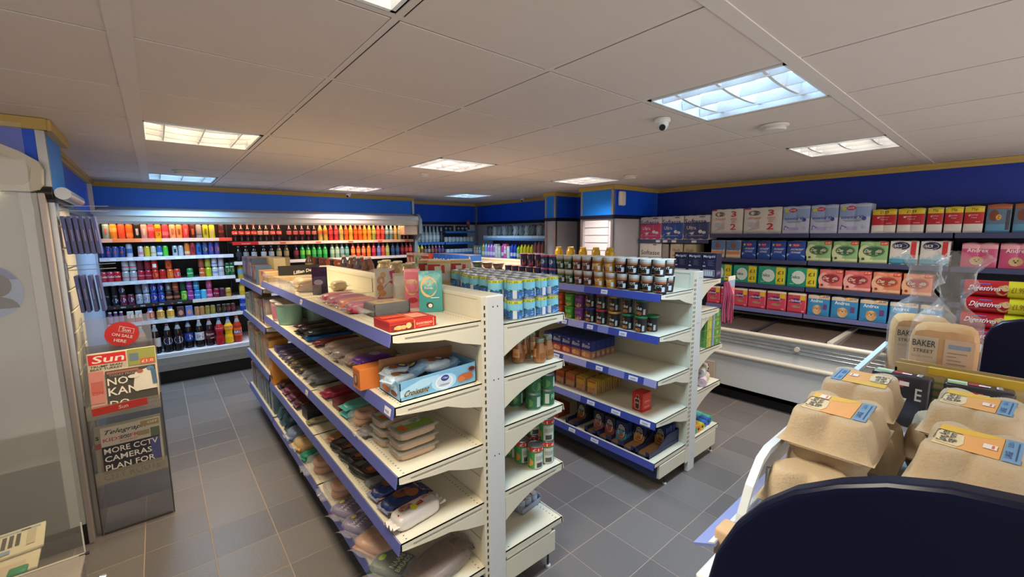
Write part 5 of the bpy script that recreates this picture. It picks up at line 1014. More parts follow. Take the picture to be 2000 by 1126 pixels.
# third shelf z .827
CLB = clear(.22, '#cfc8bc', .06)
def clearbox():
    if 'clearbox' in T: return T['clearbox']
    w, d, h = .18, .115, .040; b = B(); softbox(b, w*.9, d*.88, h*.78, mat('#c9a070', .8, kind='bake', amt=.15, scale=50), 6, 5, .03)
    q = B(); softbox(q, w*.97, d*.97, h*.9, CLB, 5, 8, 0)
    l = B(); l.rbox(-w/2, -d/2, h-.011, w/2, d/2, h-.002, mat('#b8b6ae', .12, kind='clear', alpha=.38), .004, 2)
    l.decor(planeP((-w/2+.015, -d/2+.01, h-.0015), (w-.03, 0, 0), (0, d-.02, 0), (0, 0, 1)), [('r', 0, .05, 1, .65, '#7f9c3c'), ('r', 0, .65, .8, 1, mat('#b8b2a4', .4)), ('r', .25, .55, .5, .95, '#c8c4b8'), ('e', .62, .7, .16, .25, mat('#8a9a50', .5, kind='art', scale=90, amt=.4)), ('e', .12, .35, .09, .22, '#d8532c'), ('e', .2, .2, .06, .12, '#d8603a')], .0003)
    T['clearbox'] = ('salad_box', 'box', b.mesh('contents'), [('clear_tub', q.mesh('clear_tub')), ('lid', l.mesh('lid'))]); return T['clearbox']
for k in range(3):
    P_(clearbox(), .735, 1.515, .827+.041*k, .02*k, 'clear lidded snack box with green label, %s in the near stack' % ('lowest', 'middle', 'topmost')[k], '', 'clear snack boxes on the third shelf')
    P_(clearbox(), .725, 1.665, .827+.041*k, .10-.03*k, 'clear lidded snack box with green label, %s in the far stack' % ('lowest', 'middle', 'topmost')[k], '', 'clear snack boxes on the third shelf')
P_(pouch(.20, .10, .035, '#3a2a26', [('r', .45, .2, .75, .8, '#5a3c34'), ('r', .5, .3, .7, .7, '#d8c8bc'), ('r', .52, .34, .68, .66, '#4a2c26')], wrap=True, seed=2, name='bakery_pack'), .72, 1.785, .827, .1, 'dark brownie pack in shiny film with a small square sticker', '', gA)
def donuts():
    b = B(); D = mat('#b8865a', .7, kind='bake', amt=.1)
    for k, (x, y, z) in enumerate(((-.05, 0, .02), (.05, .01, .022), (-.045, -.005, .052))):
        R_, r_ = .036, .016
        b.grid(lambda u, v: (x+(R_+r_*math.cos(2*PI*v))*math.cos(2*PI*u), y+(R_+r_*math.cos(2*PI*v))*math.sin(2*PI*u), z+r_*math.sin(2*PI*v)), 18, 8, D)
    q = B(); softbox(q, .24, .12, .08, film(.10), 3, 8, .05, seed=9); l = B(); l.box(.02, -.05, .078, .10, .045, .080, mat('#8a3a5c', .4)); return ('doughnut_pack', 'cake', b.mesh('doughnut_pack'), [('film_wrap', q.mesh('film_wrap')), ('printed_label', l.mesh('printed_label'))])
P_(donuts(), .73, 1.91, .827, .1, 'film pack of sugared ring doughnuts with plum label', '', gA)
P_(pouch(.24, .11, .032, '#4aa89c', [('e', .42, .5, .16, .3, '#a8b4ac'), ('r', .65, .1, .95, .9, '#3c2c2a')], seed=4), .75, 2.04, .827, .06, 'turquoise ended chocolate biscuit pack', '', gA)
P_(pouch(.24, .10, .03, '#54b0a4', [('r', .65, .1, .95, .9, '#3c2c2a')], seed=6), .75, 2.05, .859, .10, 'second turquoise pack lying on the first', '', gA)
P_(box(.26, .09, .045, '#6a1c22', [('r', .05, .2, .6, .8, '#8c2a2c')], name='biscuit_box'), .76, 2.17, .827, 0.05, 'dark red flat biscuit box on the third shelf', '', gA)
P_(pouch(.26, .12, .042, '#8c1834', [('r', .3, .3, .6, .7, '#a8404c'), ('r', .02, .1, .12, .9, '#c03a5c')], seed=3), .76, 2.36, .827, .04, 'deep crimson cake pack on the third shelf', '', gA)
P_(box(.26, .11, .018, '#b8ada0', (), name='biscuit_box'), .77, 2.47, .827, .03, 'flat pale packet edge beside the crimson cake', '', gA)
for k, (y, c) in enumerate(((2.62, '#1e211e'), (2.74, '#26261f'))): P_(pouch(.26, .11, .055, c, [('r', .4, .2, .7, .8, '#5a4448'), ('r', .05, .1, .2, .9, '#3a3e34')], wrap=True, seed=k+11), .76, y, .827, .03, 'black film wrapped cake pack', 'on the third shelf', gA, frm='from nearest')
for k in range(7): P_(pouch(.27, .07, .045, ['#54483c', '#3c342c', '#6a5c48', '#4a3f38', '#5c5468', '#4c4460', '#5a4e6c'][k], [('r', .0, .1, .18, .9, ['#b8a890', '#8a7c68', '#a8957c', '#8c84a0', '#9a90b8', '#8c80b0', '#a89ac0'][k])], seed=k+20, wob=.05), .76, 2.87+.09*k, .827, .0, 'slim wafer packet with bright end', 'on the third shelf', gA, frm='from nearest')
P_(box(.27, .08, .045, '#4a3e74', (), name='snack_box'), .76, 3.56, .827, 0, 'flat purple box at the far end of the third shelf', '', gA)

# fourth shelf z .56
def wrapbar(): 
    b = B(); W = mat('#d8d2cc', .35, kind='crinkle', scale=50); softbox(b, .20, .085, .062, W, 5, 8, .015)
    b.decor(softP(.20, .085, .063, 5), [('p', [(.06, .05), (.06, .5), (.62, .5), (.62, .05)], '#e0c22c'), ('p', [(.05, .35), (.2, .95), (.66, .95), (.66, .35)], '#b02026'), ('e', .3, .6, .16, .2, mat('#a03024', .5, kind='art', scale=80, amt=.3)), ('e', .42, .35, .07, .2, '#d8d02c'), ('t', 'Lacorna', .80, .7, .22, .3, '#b8303c', .1)], .0008)
    for s in (-1, 1):
        b.grid(lambda u, v, s=s: (s*(.095+.03*u), (v-.5)*.075, .031+.012*math.sin(v*18)*u), 3, 10, W)
    return ('swiss_roll', 'cake', b.mesh('swiss_roll'), [])
P_(wrapbar(), .715, 1.475, .56, .12, 'white wrapped cake roll with red and yellow print', '', gA)
for k, (x, y, z) in enumerate(((.73, 1.60, .56), (.73, 1.71, .56))):
    P_(pouch(.21, .10, .045, '#24386c', [('r', .02, .0, .16, 1, '#c8944c'), ('r', .18, .0, .45, .5, '#26407c'), ('e', .45, .6, .2, .35, '#8a5230'), ('e', .6, .3, .14, .25, '#9c6038'), ('r', .8, .1, .97, .9, '#c09060')], seed=k+2, wob=.03), x, y, z, .12, 'navy and golden waffle pack', 'on the fourth shelf', gA, frm='from nearest')
P_(pouch(.2, .08, .03, '#3a3632', [('r', .0, .1, .2, .9, '#8a8478')], seed=5, wrap=True), .75, 1.82, .56, .1, 'thin dark cake slice pack in clear film', '', gA)
for k, y in enumerate((1.93, 2.08, 2.22, 2.36)):
    P_(pouch(.13, .22, .04, '#1e1c1e', [('e', .35, .35, .24, .2, '#8a4c34'), ('e', .35, .35, .12, .1, '#b06c4c'), ('r', .2, .6, .55, .8, '#6a6868'), ('e', .4, .5, .2, .1, '#4c4a4c'), ('r', .75, .1, .95, .9, '#2c2a2e')], seed=k, wob=.04, ends=False) if k < 3 else pouch(.12, .1, .04, '#a87850', (), kind='bake', seed=9), .70, y, .56+(.004 if k == 1 else 0), .25, 'black brownie bites bag' if k < 3 else 'small bag of brown cookies', 'on the fourth shelf', gA, frm='from nearest')
P_(box(.25, .12, .07, '#1a1b1c', [('r', .1, .1, .9, .3, '#3a3c38')], name='biscuit_box'), .75, 2.80, .56, .03, 'black box of cakes standing on the fourth shelf', '', gA)
P_(pouch(.26, .07, .03, '#7c7a58', [('r', .1, .1, .9, .5, '#a8a88a')], seed=5), .75, 2.69, .56, .03, 'olive film pack beside the black cake box', '', gA)
for k, (y, c) in enumerate(((3.02, '#4a1620'), (3.17, '#5a1c2c'), (3.33, '#6a2038'), (3.5, '#3a1c1e'))): P_(pouch(.26, .13, .05, c, [('e', .4, .5, .12, .25, '#9a8c90'), ('r', .05, .1, .2, .9, '#8a2c44')], seed=k+3), .75, y, .56, .02, 'maroon cake pack', 'on the fourth shelf', gA, frm='from nearest')
P_(box(.10, .2, .2, '#c8822c', [('r', .1, .2, .9, .35, '#5a2c18'), ('r', .1, .6, .9, .75, '#e0a03c')], name='snack_box'), .70, 3.64, .56, LW, 'tall orange box at the far end of the fourth shelf', '', gA)

# bottom shelf z .252
P_(pouch(.30, .17, .075, '#7a5a42', [('e', .4, .5, .36, .42, '#8c6a4c'), ('e', .3, .5, .15, .2, '#6a4c38'), ('r', .75, .1, .95, .6, '#3c3430')], name='flatbread_pack', wrap=True, kind='bake', p=2.6), .83, 1.50, .252, .25, 'large round flatbread pack in shiny clear film', '', gA)
P_(pouch(.14, .20, .05, '#1c3c2a', [('r', .1, .1, .9, .9, '#1e4430'), ('t', 'NAAN', .5, .42, .6, .13, '#c8d8a8'), ('t', 'BREADS', .5, .25, .7, .11, '#c8d8a8'), ('e', .45, .78, .14, .08, '#9ab84a')], name='flatbread_pack', wrap=True, seed=3), .675, 1.62, .252, .5, 'dark green naan bread pack', '', gA)
P_(pouch(.13, .20, .06, '#b07c54', [('e', .4, .4, .35, .3, '#c08a5c')], name='flatbread_pack', wrap=True, kind='bake', seed=5), .67, 1.79, .252, .4, 'clear film pack of plain naan bread', '', gA)
for k, (x, y) in enumerate(((.665, 1.96), (.66, 2.12))):
    P_(pouch(.13, .19, .055, '#4a2c6c', [('r', .1, .15, .9, .85, '#3e2460'), ('t', 'WHITE', .5, .62, .7, .10, '#cfc4e0'), ('t', 'PITTA', .5, .45, .7, .10, '#cfc4e0'), ('r', .1, .0, .9, .12, '#b8b0c4'), ('e', .5, .8, .12, .06, '#c8b050')], name='flatbread_pack', wrap=True, seed=k+7), x, y, .252, .45, 'purple printed pitta bread pack', 'on the bottom shelf', gA, frm='from nearest')
for k, (x, y) in enumerate(((.69, 2.33), (.685, 2.66))):
    t = ('bun_pack', 'bread', None, None); key = 'buns'
    if key not in T:
        b = B(); BN = mat('#b57a48', .6, kind='bake', amt=.10, scale=40)
        for z in (0, .045): b.lathe([(.045, z, BN), (.062, z+.010, BN), (.064, z+.022, BN), (.055, z+.038, BN), (.03, z+.048, BN), (.001, z+.050, BN)], 20)
        q = B(); softbox(q, .19, .17, .105, film(.12), 3, 8, .05, seed=7); q.grid(lambda u, v: (-.09-.04*u, (v-.5)*.13, .04+.02*math.sin(v*15)*u), 3, 8, film(.12))
        T[key] = ('bun_pack', 'bread', b.mesh('buns'), [('film_wrap', q.mesh('film_wrap'))])
    P_(T[key], x, y, .252, .1*k, 'pair of stacked burger buns in clear film', 'on the bottom shelf', gA, frm='from nearest')
P_(pouch(.13, .10, .05, '#1f7a5c', [('r', .2, .2, .8, .8, '#2a9a70')], seed=1), .67, 2.86, .252, .1, 'small green bread roll bag', '', gA)
P_(pouch(.17, .16, .085, '#c89a2c', [('r', .1, .1, .9, .5, '#e0b434'), ('r', .3, .5, .9, .9, '#5a2c24'), ('e', .6, .75, .2, .15, '#e0b030')], wrap=True, seed=6, name='bread_bag'), .69, 3.02, .252, .1, 'yellow and brown printed loaf bag', '', gA)
P_(pouch(.17, .15, .085, '#2c5c94', [('r', .1, .0, .5, .9, '#d8d8d4')], wrap=True, seed=8, name='bread_bag'), .69, 3.21, .252, .1, 'white and blue printed loaf bag', '', gA)
for k, y in enumerate((3.40, 3.56)): P_(pouch(.17, .13, .14, ['#2c4a54', '#3c5c64'][k], [('r', .2, .2, .8, .8, '#5a7a84')], seed=k+2, name='bread_bag'), .70, y, .252, .0, ['dark teal loaf bag', 'grey teal loaf bag'][k], 'at the far end of the bottom shelf', gA)
for x, y, z in ((1.80, 1.0, 0),): pass

# =============================================================== NEAR GONDOLA, TIN SIDE (faces +x, ends seen)
LB = mat('#5fa8cc', .35)
CUST = [('r', 0, .84, 1, .99, '#d3cf2e'), ('r', 0, .4, 1, .84, '#7cc2d8'), ('r', 0, 0, 1, .42, '#3468a8')]+[('e', .09+.2*k, .42, .08, .07, '#2a5a4c') for k in range(5)]+[('r', .02+.333*k, .02, .10+.333*k, .46, '#cdd4da') for k in range(3)]+[('t', '£1.35 £1.35', .25+.5*k, .915, .4, .10, '#3c7a4a') for k in range(2)]+[('p', [(.14+.33*k, .1), (.3+.33*k, .28), (.3+.33*k, .33), (.14+.33*k, .16)], '#79b0d6') for k in range(3)]+[('p', [(.14+.33*k, .02), (.3+.33*k, .16), (.3+.33*k, .2), (.14+.33*k, .07)], '#8fc0de') for k in range(3)]
ct = tin(.0355, .091, '#6ab4d0', CUST, span=6.2)
wc = 'custard tins on the near gondola'
for lay in range(2):
    for j in range(9):
        for i in range(4):
            if lay == 0 and j > 0 and i != 0 and i != 3: continue
            x, y = 1.214+.0765*i+(.006 if j % 2 else 0), 1.432+.0735*j
            if lay == 1 and i == 0 and j > 5: continue
            put(ct, (x, y, 1.3275+.0915*lay), (i*1.3+j*.9) % 6, 'blue custard tin with yellow band, %s layer' % ('upper', 'lower')[1-lay], 'in row %s' % ('one two three four five six seven eight nine'.split()[j]), x, wc, 'from post')
# one extra lower tin set half behind at the aisle edge
put(ct, (1.16, 1.50, 1.3275+.0915), 1.1, 'blue custard tin behind the corner one, on top beside the post cap', '', 0, wc); put(ct, (1.155, 1.50, 1.3275), 1.1, 'blue custard tin hidden low next to the post cap', '', 0, wc)
JAR = mat('#8a5a2c', .1, amt=.05)
def jar():
    b = B(); G_ = mat('#8c5a30', .08); b.lathe([(.026, 0, mat('#a8906a', .1)), (.031, .006, mat('#9a7040', .1)), (.033, .02, G_), (.031, .05, G_), (.022, .085, G_), (.0195, .095, G_), (.0195, .10, G_)], 18); wrapdecor(b, .0335, .028, .03, .07, [('r', .0, .0, .5, 1, '#d89a5c'), ('r', .1, .2, .4, .5, '#c07c44')], 2.2, -PI/2)
    c = B(); CP = mat('#8c9a8c', .3, .5); c.lathe([(.0215, .098, CP), (.0225, .100, CP), (.0225, .113, CP), (.0215, .116, CP), (.001, .117, CP)], 18); return ('sauce_jar', 'jar', b.mesh('sauce_jar'), [('lid', c.mesh('lid'))])
jt = jar()
for x, y, a, d in ((1.292, 1.500, -.5, 'brown sauce jar with tan label'), (1.372, 1.435, -1.3, 'brown sauce jar with label turned aside'), (1.367, 1.535, -.4, 'brown sauce jar with tan label'), (1.445, 1.455, -.9, 'brown sauce jar with orange label edge'), (1.27, 1.60, .2, 'brown sauce jar'), (1.35, 1.63, .3, 'brown sauce jar'), (1.43, 1.56, .4, 'brown sauce jar'), (1.20, 1.55, .5, 'dark jar near the post'), (1.44, 1.66, .1, 'brown sauce jar')):
    put(jt, (x, y, 1.0945), a, d, 'on the jar shelf', x, 'sauce jars on the near gondola')
GRN = [('r', 0, 0, 1, 1, '#2c6a44'), ('r', .36, .15, .46, .85, '#b8c8bc'), ('t', 'PEAS', .62, .6, .2, .35, '#bcd0b0'), ('e', .15, .45, .12, .3, '#5c8c4a'), ('e', .88, .4, .1, .3, '#4c7c44')]
gt = tin(.0365, .080, '#2c6a44', GRN)
for lay in range(2):
    for x, y in ((1.339, 1.443), (1.423, 1.435), (1.30, 1.53), (1.385, 1.53), (1.45, 1.52), (1.27, 1.61), (1.36, 1.62)):
        if lay and x in (1.30, 1.27): continue
        put(gt, (x, y, .8685+.0805*lay), 1.2*lay-x*9, 'green vegetable tin, %s layer' % ('lower', 'upper')[lay], 'on the green tin shelf', x+y*.01, 'green tins on the near gondola')
RG = [('r', 0, 0, 1, .82, '#3f9a50'), ('r', 0, .8, 1, 1, '#d83a2c'), ('r', .35, .02, .62, .74, '#cfd0c4'), ('r', .40, .06, .56, .28, '#4a4a48'), ('r', .38, .4, .6, .6, '#a8b0a0'), ('e', .2, .3, .12, .2, '#d8943c'), ('t', '£1 £1 £1 £1', .5, .9, .9, .13, '#f0e4dc')]
rg = tin(.0365, .118, '#3f9a50', RG)
for lay in range(2):
    for x, y in ((1.351, 1.443), (1.430, 1.443), (1.335, 1.525), (1.335, 1.60), (1.42, 1.53), (1.42, 1.61)):
        if lay and (x, y) in ((1.351, 1.443), (1.335, 1.525), (1.335, 1.60)): continue
        put(rg, (x, y, .5605+.1185*lay), .5-x*5, 'green tin with red price band, %s layer' % ('lower', 'upper')[lay], 'on the fourth tin shelf', x+y*.01, 'red banded green tins on the near gondola')
q = B(); CG = mat('#9aa0ac', .7)
q.box(-.075, -.075, 0, .075, .075, .004, CG); q.box(-.075, -.075, 0, .075, -.072, .028, CG); q.box(.072, -.075, 0, .075, .075, .045, CG); q.box(-.075, -.075, 0, -.072, .075, .04, CG); q.box(-.075, .072, 0, .075, .075, .04, CG)
solo('cardboard_tray', q, 'small grey cardboard tray holding little tins on the bottom shelf', 'tray', (1.395, 1.60, .2635), .12)
st = tin(.023, .062, '#9aa4b4', [('r', 0, .2, 1, .8, '#a8b2c0'), ('r', .3, .3, .7, .6, '#7c88a4')])
for i in range(3):
    for j in range(3):
        if (i, j) == (2, 0): pass
        put(st, (1.347+.048*i-.006*j, 1.548+.049*j+.006*i, .268), i+j, 'little silver blue tin', 'in the grey tray', i+j*.1, 'little tins in the grey tray', 'from post')

# =============================================================== GOODS ON THE FAR GONDOLA (faces -x)
gP = 'noodle pots on the far gondola'
def potT(c, c2, txt='POT', tc='#efe8d8'): return tub(.031, .041, .106, c, '#cfc8bc', [('r', 0, .84, 1, 1, '#c4beb4'), ('r', 0, .72, 1, .85, '#a89c8c'), ('r', 0, .62, 1, .74, c2), ('t', txt, .5, .46, .5, .18, tc), ('r', .15, .1, .85, .16, c2), ('r', .72, .12, .92, .42, '#c8ccd0')], .004, 1.02, 'noodle_pot', span=2.6)
KIND = [(1.375, '#201c1c', '#a8542c', 'black noodle pot'), (1.47, '#201d1e', '#a85a30', 'black noodle pot'), (1.567, '#221e20', '#b0582c', 'black noodle pot'), (1.66, '#1d1a1c', '#b85a30', 'black noodle pot'),
        (1.757, '#c88a2c', '#a85a24', 'mustard yellow noodle pot'), (1.858, '#c48628', '#a05020', 'mustard yellow noodle pot'), (1.955, '#5a2a20', '#8a4a30', 'dark brown noodle pot'), (2.045, '#5c2c22', '#8a4c34', 'dark brown noodle pot'), (2.135, '#2a4a2c', '#5c6c34', 'dark green noodle pot'), (2.215, '#2c4c2e', '#5c7038', 'dark green noodle pot')]
for lay in (0, 1):
    for y, c, c2, d in KIND:
        if lay == 1 and y < 1.4: pass
        yy = y+.03 if lay == 0 else y+.045
        put(potT(c, c2, 'POT'), (2.395, yy, 1.3305+.1065*lay), LW, d, ('in the lower pot row', 'in the upper pot row')[lay], y, gP, 'from post')
for k in range(9): put(potT('#2a2220', '#8a5038', 'POT'), (2.50, 1.42+.095*k, 1.437), LW, 'dark pot in the second row deep', 'behind the upper pots', k, gP, 'from post')
for k in range(9): put(potT('#2a2220', '#8a5038', 'POT'), (2.50, 1.42+.095*k, 1.3305), LW, 'dark pot low in the second row', 'behind the lower pots', k, gP, 'from post')
BP = tub(.036, .040, .105, '#1c2c6c', '#b8848c', [('e', .5, .5, .34, .3, '#4c8cb0'), ('e', .5, .5, .2, .18, '#c8d4d8'), ('r', 0, .9, 1, 1, '#b85a64')], .004, 1.02, 'noodle_pot')
BP2 = tub(.036, .040, .105, '#28204c', '#b8848c', [('e', .5, .3, .4, .25, '#d8a438'), ('r', .1, .6, .4, .9, '#d8a43c'), ('r', .6, .1, .9, .3, '#a83040')], .004, 1.02, 'noodle_pot')
for lay in (0, 1):
    for k in range(7):
        if lay == 1 and k > 4: continue
        put(BP if k < 2 else BP2, (2.39 if lay == 0 or k < 2 else 2.41, 2.335+.092*k, 1.3305+.1055*lay), LW, 'navy and teal meal pot' if k < 2 else 'navy and gold meal pot', ('in the lower pot row', 'in the upper pot row')[lay], k, 'meal pots on the far gondola', 'from post')
for k in range(3):
    b = 0; put(tub(.036, .055, .055, ['#5a3a34', '#6a4434', '#2c4a34'][k], '#8a8a80', [('r', .1, .2, .9, .7, ['#8a6a58', '#9a5c3c', '#4a6a48'][k])], .004, 1.03, 'microwave_bowl'), (2.40, 3.06+.16*k, 1.3305+.0), LW, ['grey brown', 'rust brown', 'dark green'][k]+' microwave bowl on the far gondola top shelf', '', k, 'microwave bowls')
    put(tub(.036, .055, .055, ['#5a3a34', '#6a4434', '#2c4a34'][k], '#8a8a80', [('r', .1, .2, .9, .7, ['#8a6a58', '#9a5c3c', '#4a6a48'][k])], .004, 1.03, 'microwave_bowl'), (2.40, 3.06+.16*k, 1.3865), LW, ['grey brown', 'rust brown', 'dark green'][k]+' microwave bowl stacked on its twin', '', k, 'microwave bowls')
WINK = [('r', 0, 0, 1, .3, '#d8a878'), ('r', 0, .3, 1, 1, '#1f62c0'), ('e', .28, .5, .2, .22, '#dfe2e6'), ('e', .28, .56, .12, .1, '#3a3a5c'), ('e', .7, .5, .2, .22, '#e2e4e8'), ('e', .7, .56, .12, .1, '#4a3a5c')]
for k in range(5): put(box(.13, .16, .165, '#2a66bc', WINK, name='cereal_box', top=(('r', 0, 0, 1, 1, '#86694c'),)), (2.46, 3.58+.145*k, 1.3305), LW, 'blue box with two white penguin shapes' if 0 else 'bright blue box with two round white figures', 'on the far gondola top', k, 'blue boxes on the far gondola', 'from nearest')
for k in range(6): put(box(.09, .14, .155, ['#c8442a', '#a8bc8c', '#a82c24'][k//2], [('e', .3, .5, .2, .2, '#d8c0a0'), ('e', .7, .45, .2, .25, ['#e07040', '#5c7c4a', '#d09080'][k//2]), ('r', 0, .85, 1, 1, '#d8c8b0')], name='tea_box'), (2.42, 4.31+.093*k, 1.3305), LW, ['orange red printed box', 'green and cream printed box', 'brick red printed box'][k//2], 'at the far end of the top shelf', k, 'small boxes on the far gondola', 'from nearest')
q = B(); q.prism([(0, 0), (.16, 0), (.16, .02), (.08, .16), (.0, .02)], 'x', 0, .004, mat('#b08a5c', .8)); q.box(0, 0, 0, .12, .16, .012, mat('#b08a5c', .8)); solo('torn_carton', q, 'torn brown cardboard flap beside the blue boxes', 'cardboard', (2.352, 3.38, 1.3305))

# second shelf: soba tubs and coloured pots
def soba(lid): return tub(.034, .0405, .108, '#1c1d22', lid, [('t', 'Soba', .42, .55, .62, .24, '#eceae4', .1), ('e', .48, .18, .24, .17, '#9a5a38'), ('e', .42, .2, .12, .1, '#c08850'), ('e', .4, .8, .14, .08, '#a84a34'), ('r', .8, .1, .94, .5, '#b8b8b0')], .014, 1.07, 'noodle_tub', span=2.8)
gS = 'noodle tubs on the far gondola'; GR, YL, RD, NB = '#1c7a44', '#c8943c', '#a82a34', '#232c74'
for (x, y, z, lid, d) in ((2.393, 1.54, 0, GR, 'green lidded black noodle tub, front lower'), (2.47, 1.505, 0, GR, 'green lidded black noodle tub standing behind the front one'), (2.393, 1.535, 1, '#1f6a3e', 'green lidded black noodle tub on top of the front one'), (2.40, 1.645, 0, GR, 'green lidded black noodle tub, second lower'), (2.40, 1.645, 1, '#245a3c', 'green lidded black noodle tub, second upper'),
        (2.40, 1.755, 0, YL, 'yellow lidded black noodle tub, lower'), (2.40, 1.755, 1, '#a8844c', 'tan lidded black noodle tub, upper'), (2.40, 1.865, 0, RD, 'red lidded black noodle tub, lower'), (2.40, 1.865, 1, '#8a2a34', 'red lidded black noodle tub, upper'), (2.40, 1.965, 0, NB, 'navy lidded black noodle tub, lower'), (2.40, 1.965, 1, NB, 'navy lidded black noodle tub, upper')):
    put(soba(lid), (x, y, 1.0635+.1085*z), LW-.1, d, '', y, gS)
def cup(c, c2): return tub(.032, .041, .094, c, c, [('r', .2, .55, .8, .8, c2), ('e', .5, .2, .34, .2, '#d8b060'), ('e', .5, .18, .2, .1, '#c89a4c')], .006, 1.04, 'soup_cup')
for y, c, c2, d in ((2.065, '#6c2c6c', '#8c4a84', 'purple'), (2.165, '#4c9a34', '#7ab84c', 'green'), (2.265, '#c04428', '#d86a3c', 'orange red'), (2.36, '#a82430', '#c04a4c', 'crimson'), (2.46, '#b8382a', '#d0603c', 'brick red'), (2.56, '#a8303a', '#c05048', 'dull red')):
    for l_ in (0, 1): put(cup(c, c2), (2.395, y, 1.0635+.0945*l_), LW, '%s soup cup, %s' % (d, ('lower of its pair', 'upper of its pair')[l_]), 'on the far gondola', y, 'soup cups on the far gondola')
# third shelf: dense blue boxes
BX = lambda a: box(.095, .055, .135, '#1f2f78', [('r', 0, 0, 1, .45, a), ('t', 'Bisto', .5, .72, .8, .22, '#d8d4dc', .1), ('e', .35, .22, .26, .14, '#d8a070'), ('e', .65, .2, .24, .14, '#c88a58'), ('e', .8, .88, .1, .05, '#b89ac0')], [('r', 0, 0, 1, .42, '#a87858'), ('r', .2, .5, .8, .8, '#2c3c88'), ('r', .25, .1, .75, .3, '#c0a088')], [('r', .1, .2, .9, .8, '#26367e')], name='gravy_box')
for i in range(5):
    for k, (y, a) in enumerate(((1.998, '#b0683c'), (2.098, '#a85c34'), (2.198, '#b02a24'), (2.298, '#a83c30'), (2.398, '#a84a38'))):
        put(BX(a), (2.418+.058*i, y, .7785), LW, 'blue topped box, file %s' % ('one', 'two', 'three', 'four', 'five')[i], 'on the third shelf', y, 'blue topped boxes on the far gondola', 'from post')
for k in range(3): put(tub(.04, .045, .10, '#7a3a24', '#5a6c2c', (), name='soup_cup'), (2.42, 2.60+.12*k, .7785), LW, 'dim brown pot with olive lid', 'on the third shelf', k, 'brown pots')
# fourth shelf: sachets in files and a red box
SA = lambda a, e_: box(.088, .012, .108, a, [('r', 0, 0, 1, .5, mat('#a8522c', .4, kind='art', scale=55, amt=.35)), ('r', .05, .5, .95, .8, e_), ('e', .4, .3, .3, .18, '#c88a3c'), ('r', .1, .85, .9, .97, '#b85a28')], name='sauce_sachet', cat='sachet', r=.001)
for i in range(15):
    for k, (y, a, e_) in enumerate(((1.965, '#c8a44c', '#d8a82c'), (2.075, '#c09a48', '#d09a2c'), (2.185, '#b87c40', '#b8562c'), (2.295, '#a8602c', '#a83a24'), (2.405, '#98502c', '#983028'))):
        if i > 7 and k > 1: continue
        put(SA(a, e_), (2.428+.0235*i, y+.003*(i % 3), .5005), LW+.04*((i*7+k) % 3-1), 'tan and orange sauce sachet, file %s' % ('one', 'two', 'three', 'four', 'five')[k], 'on the fourth shelf', i, 'sauce sachets on the far gondola', 'from the aisle')
put(box(.085, .10, .130, '#b8241c', [('p', [(.3, .1), (.72, .1), (.78, .62), (.62, .75), (.62, .9), (.4, .9), (.4, .75), (.22, .62)], '#e8d8cc'), ('p', [(.33, .12), (.69, .12), (.74, .6), (.6, .72), (.6, .88), (.42, .88), (.42, .72), (.26, .6)], '#3a1814'), ('t', 'HEINZ', .5, .68, .3, .07, '#e8dcd0'), ('r', .3, .38, .7, .55, '#7a2420'), ('t', 'BEANZ', .5, .46, .32, .08, '#e8d0c0'), ('r', .05, .03, .95, .08, '#8a1c14')],
    [('r', .1, .1, .9, .9, '#c8382a'), ('r', .2, .5, .8, .6, '#d87a5c'), ('r', .2, .2, .8, .3, '#d87a5c')], name='sauce_box', rough=.3), (2.470, 1.565, .5005), LW-.05, 'bright red box with dark bottle outline standing alone on the fourth shelf', '', 0, 'red sauce box')
# bottom shelf: display trays with pasta packs
def dtray(w, d):
    q = B(); N = mat('#232c52', .5); KI = mat('#a87f58', .8)
    q.box(-w/2, -d/2, 0, w/2, d/2, .004, KI); q.box(-w/2, -d/2, 0, -w/2+.003, d/2, .035, N); q.box(w/2-.003, -d/2, 0, w/2, d/2, .035, N)
    q.hexa([(w/2-.003, -d/2+.10, .03), (w/2, -d/2+.10, .03), (w/2, d/2, .03), (w/2-.003, d/2, .03), (w/2-.003, -d/2+.22, .10), (w/2, -d/2+.22, .10), (w/2, d/2, .10), (w/2-.003, d/2, .10)], N)
    q.hexa([(-w/2, -d/2+.10, .03), (-w/2+.003, -d/2+.10, .03), (-w/2+.003, d/2, .03), (-w/2, d/2, .03), (-w/2, -d/2+.22, .10), (-w/2+.003, -d/2+.22, .10), (-w/2+.003, d/2, .10), (-w/2, d/2, .10)], N)
    q.box(-w/2, -d/2, 0, -w/2+.025, -d/2+.003, .045, N); q.box(w/2-.025, -d/2, 0, w/2, -d/2+.003, .045, N); q.box(-w/2, -d/2, 0, w/2, -d/2+.003, .016, N); q.box(-w/2, d/2-.003, 0, w/2, d/2, .10, N); return q
PK = lambda c, c2: box(.092, .016, .140, c2, [('r', 0, 0, 1, .45, c), ('e', .5, .52, .40, .42, '#1c2038'), ('e', .5, .50, .35, .37, '#d8d2c0'), ('e', .5, .62, .32, .2, '#3c4458')]+[('r', .27+.12*k, .60, .33+.12*k, .78, '#dcd8cc') for k in range(5)]+[('e', .5, .42, .24, .16, c), ('e', .5, .3, .22, .1, '#b86a34'), ('r', .2, .12, .8, .18, '#c8563c')], [('r', 0, 0, 1, .4, c)], name='pasta_packet', cat='packet', r=.003)
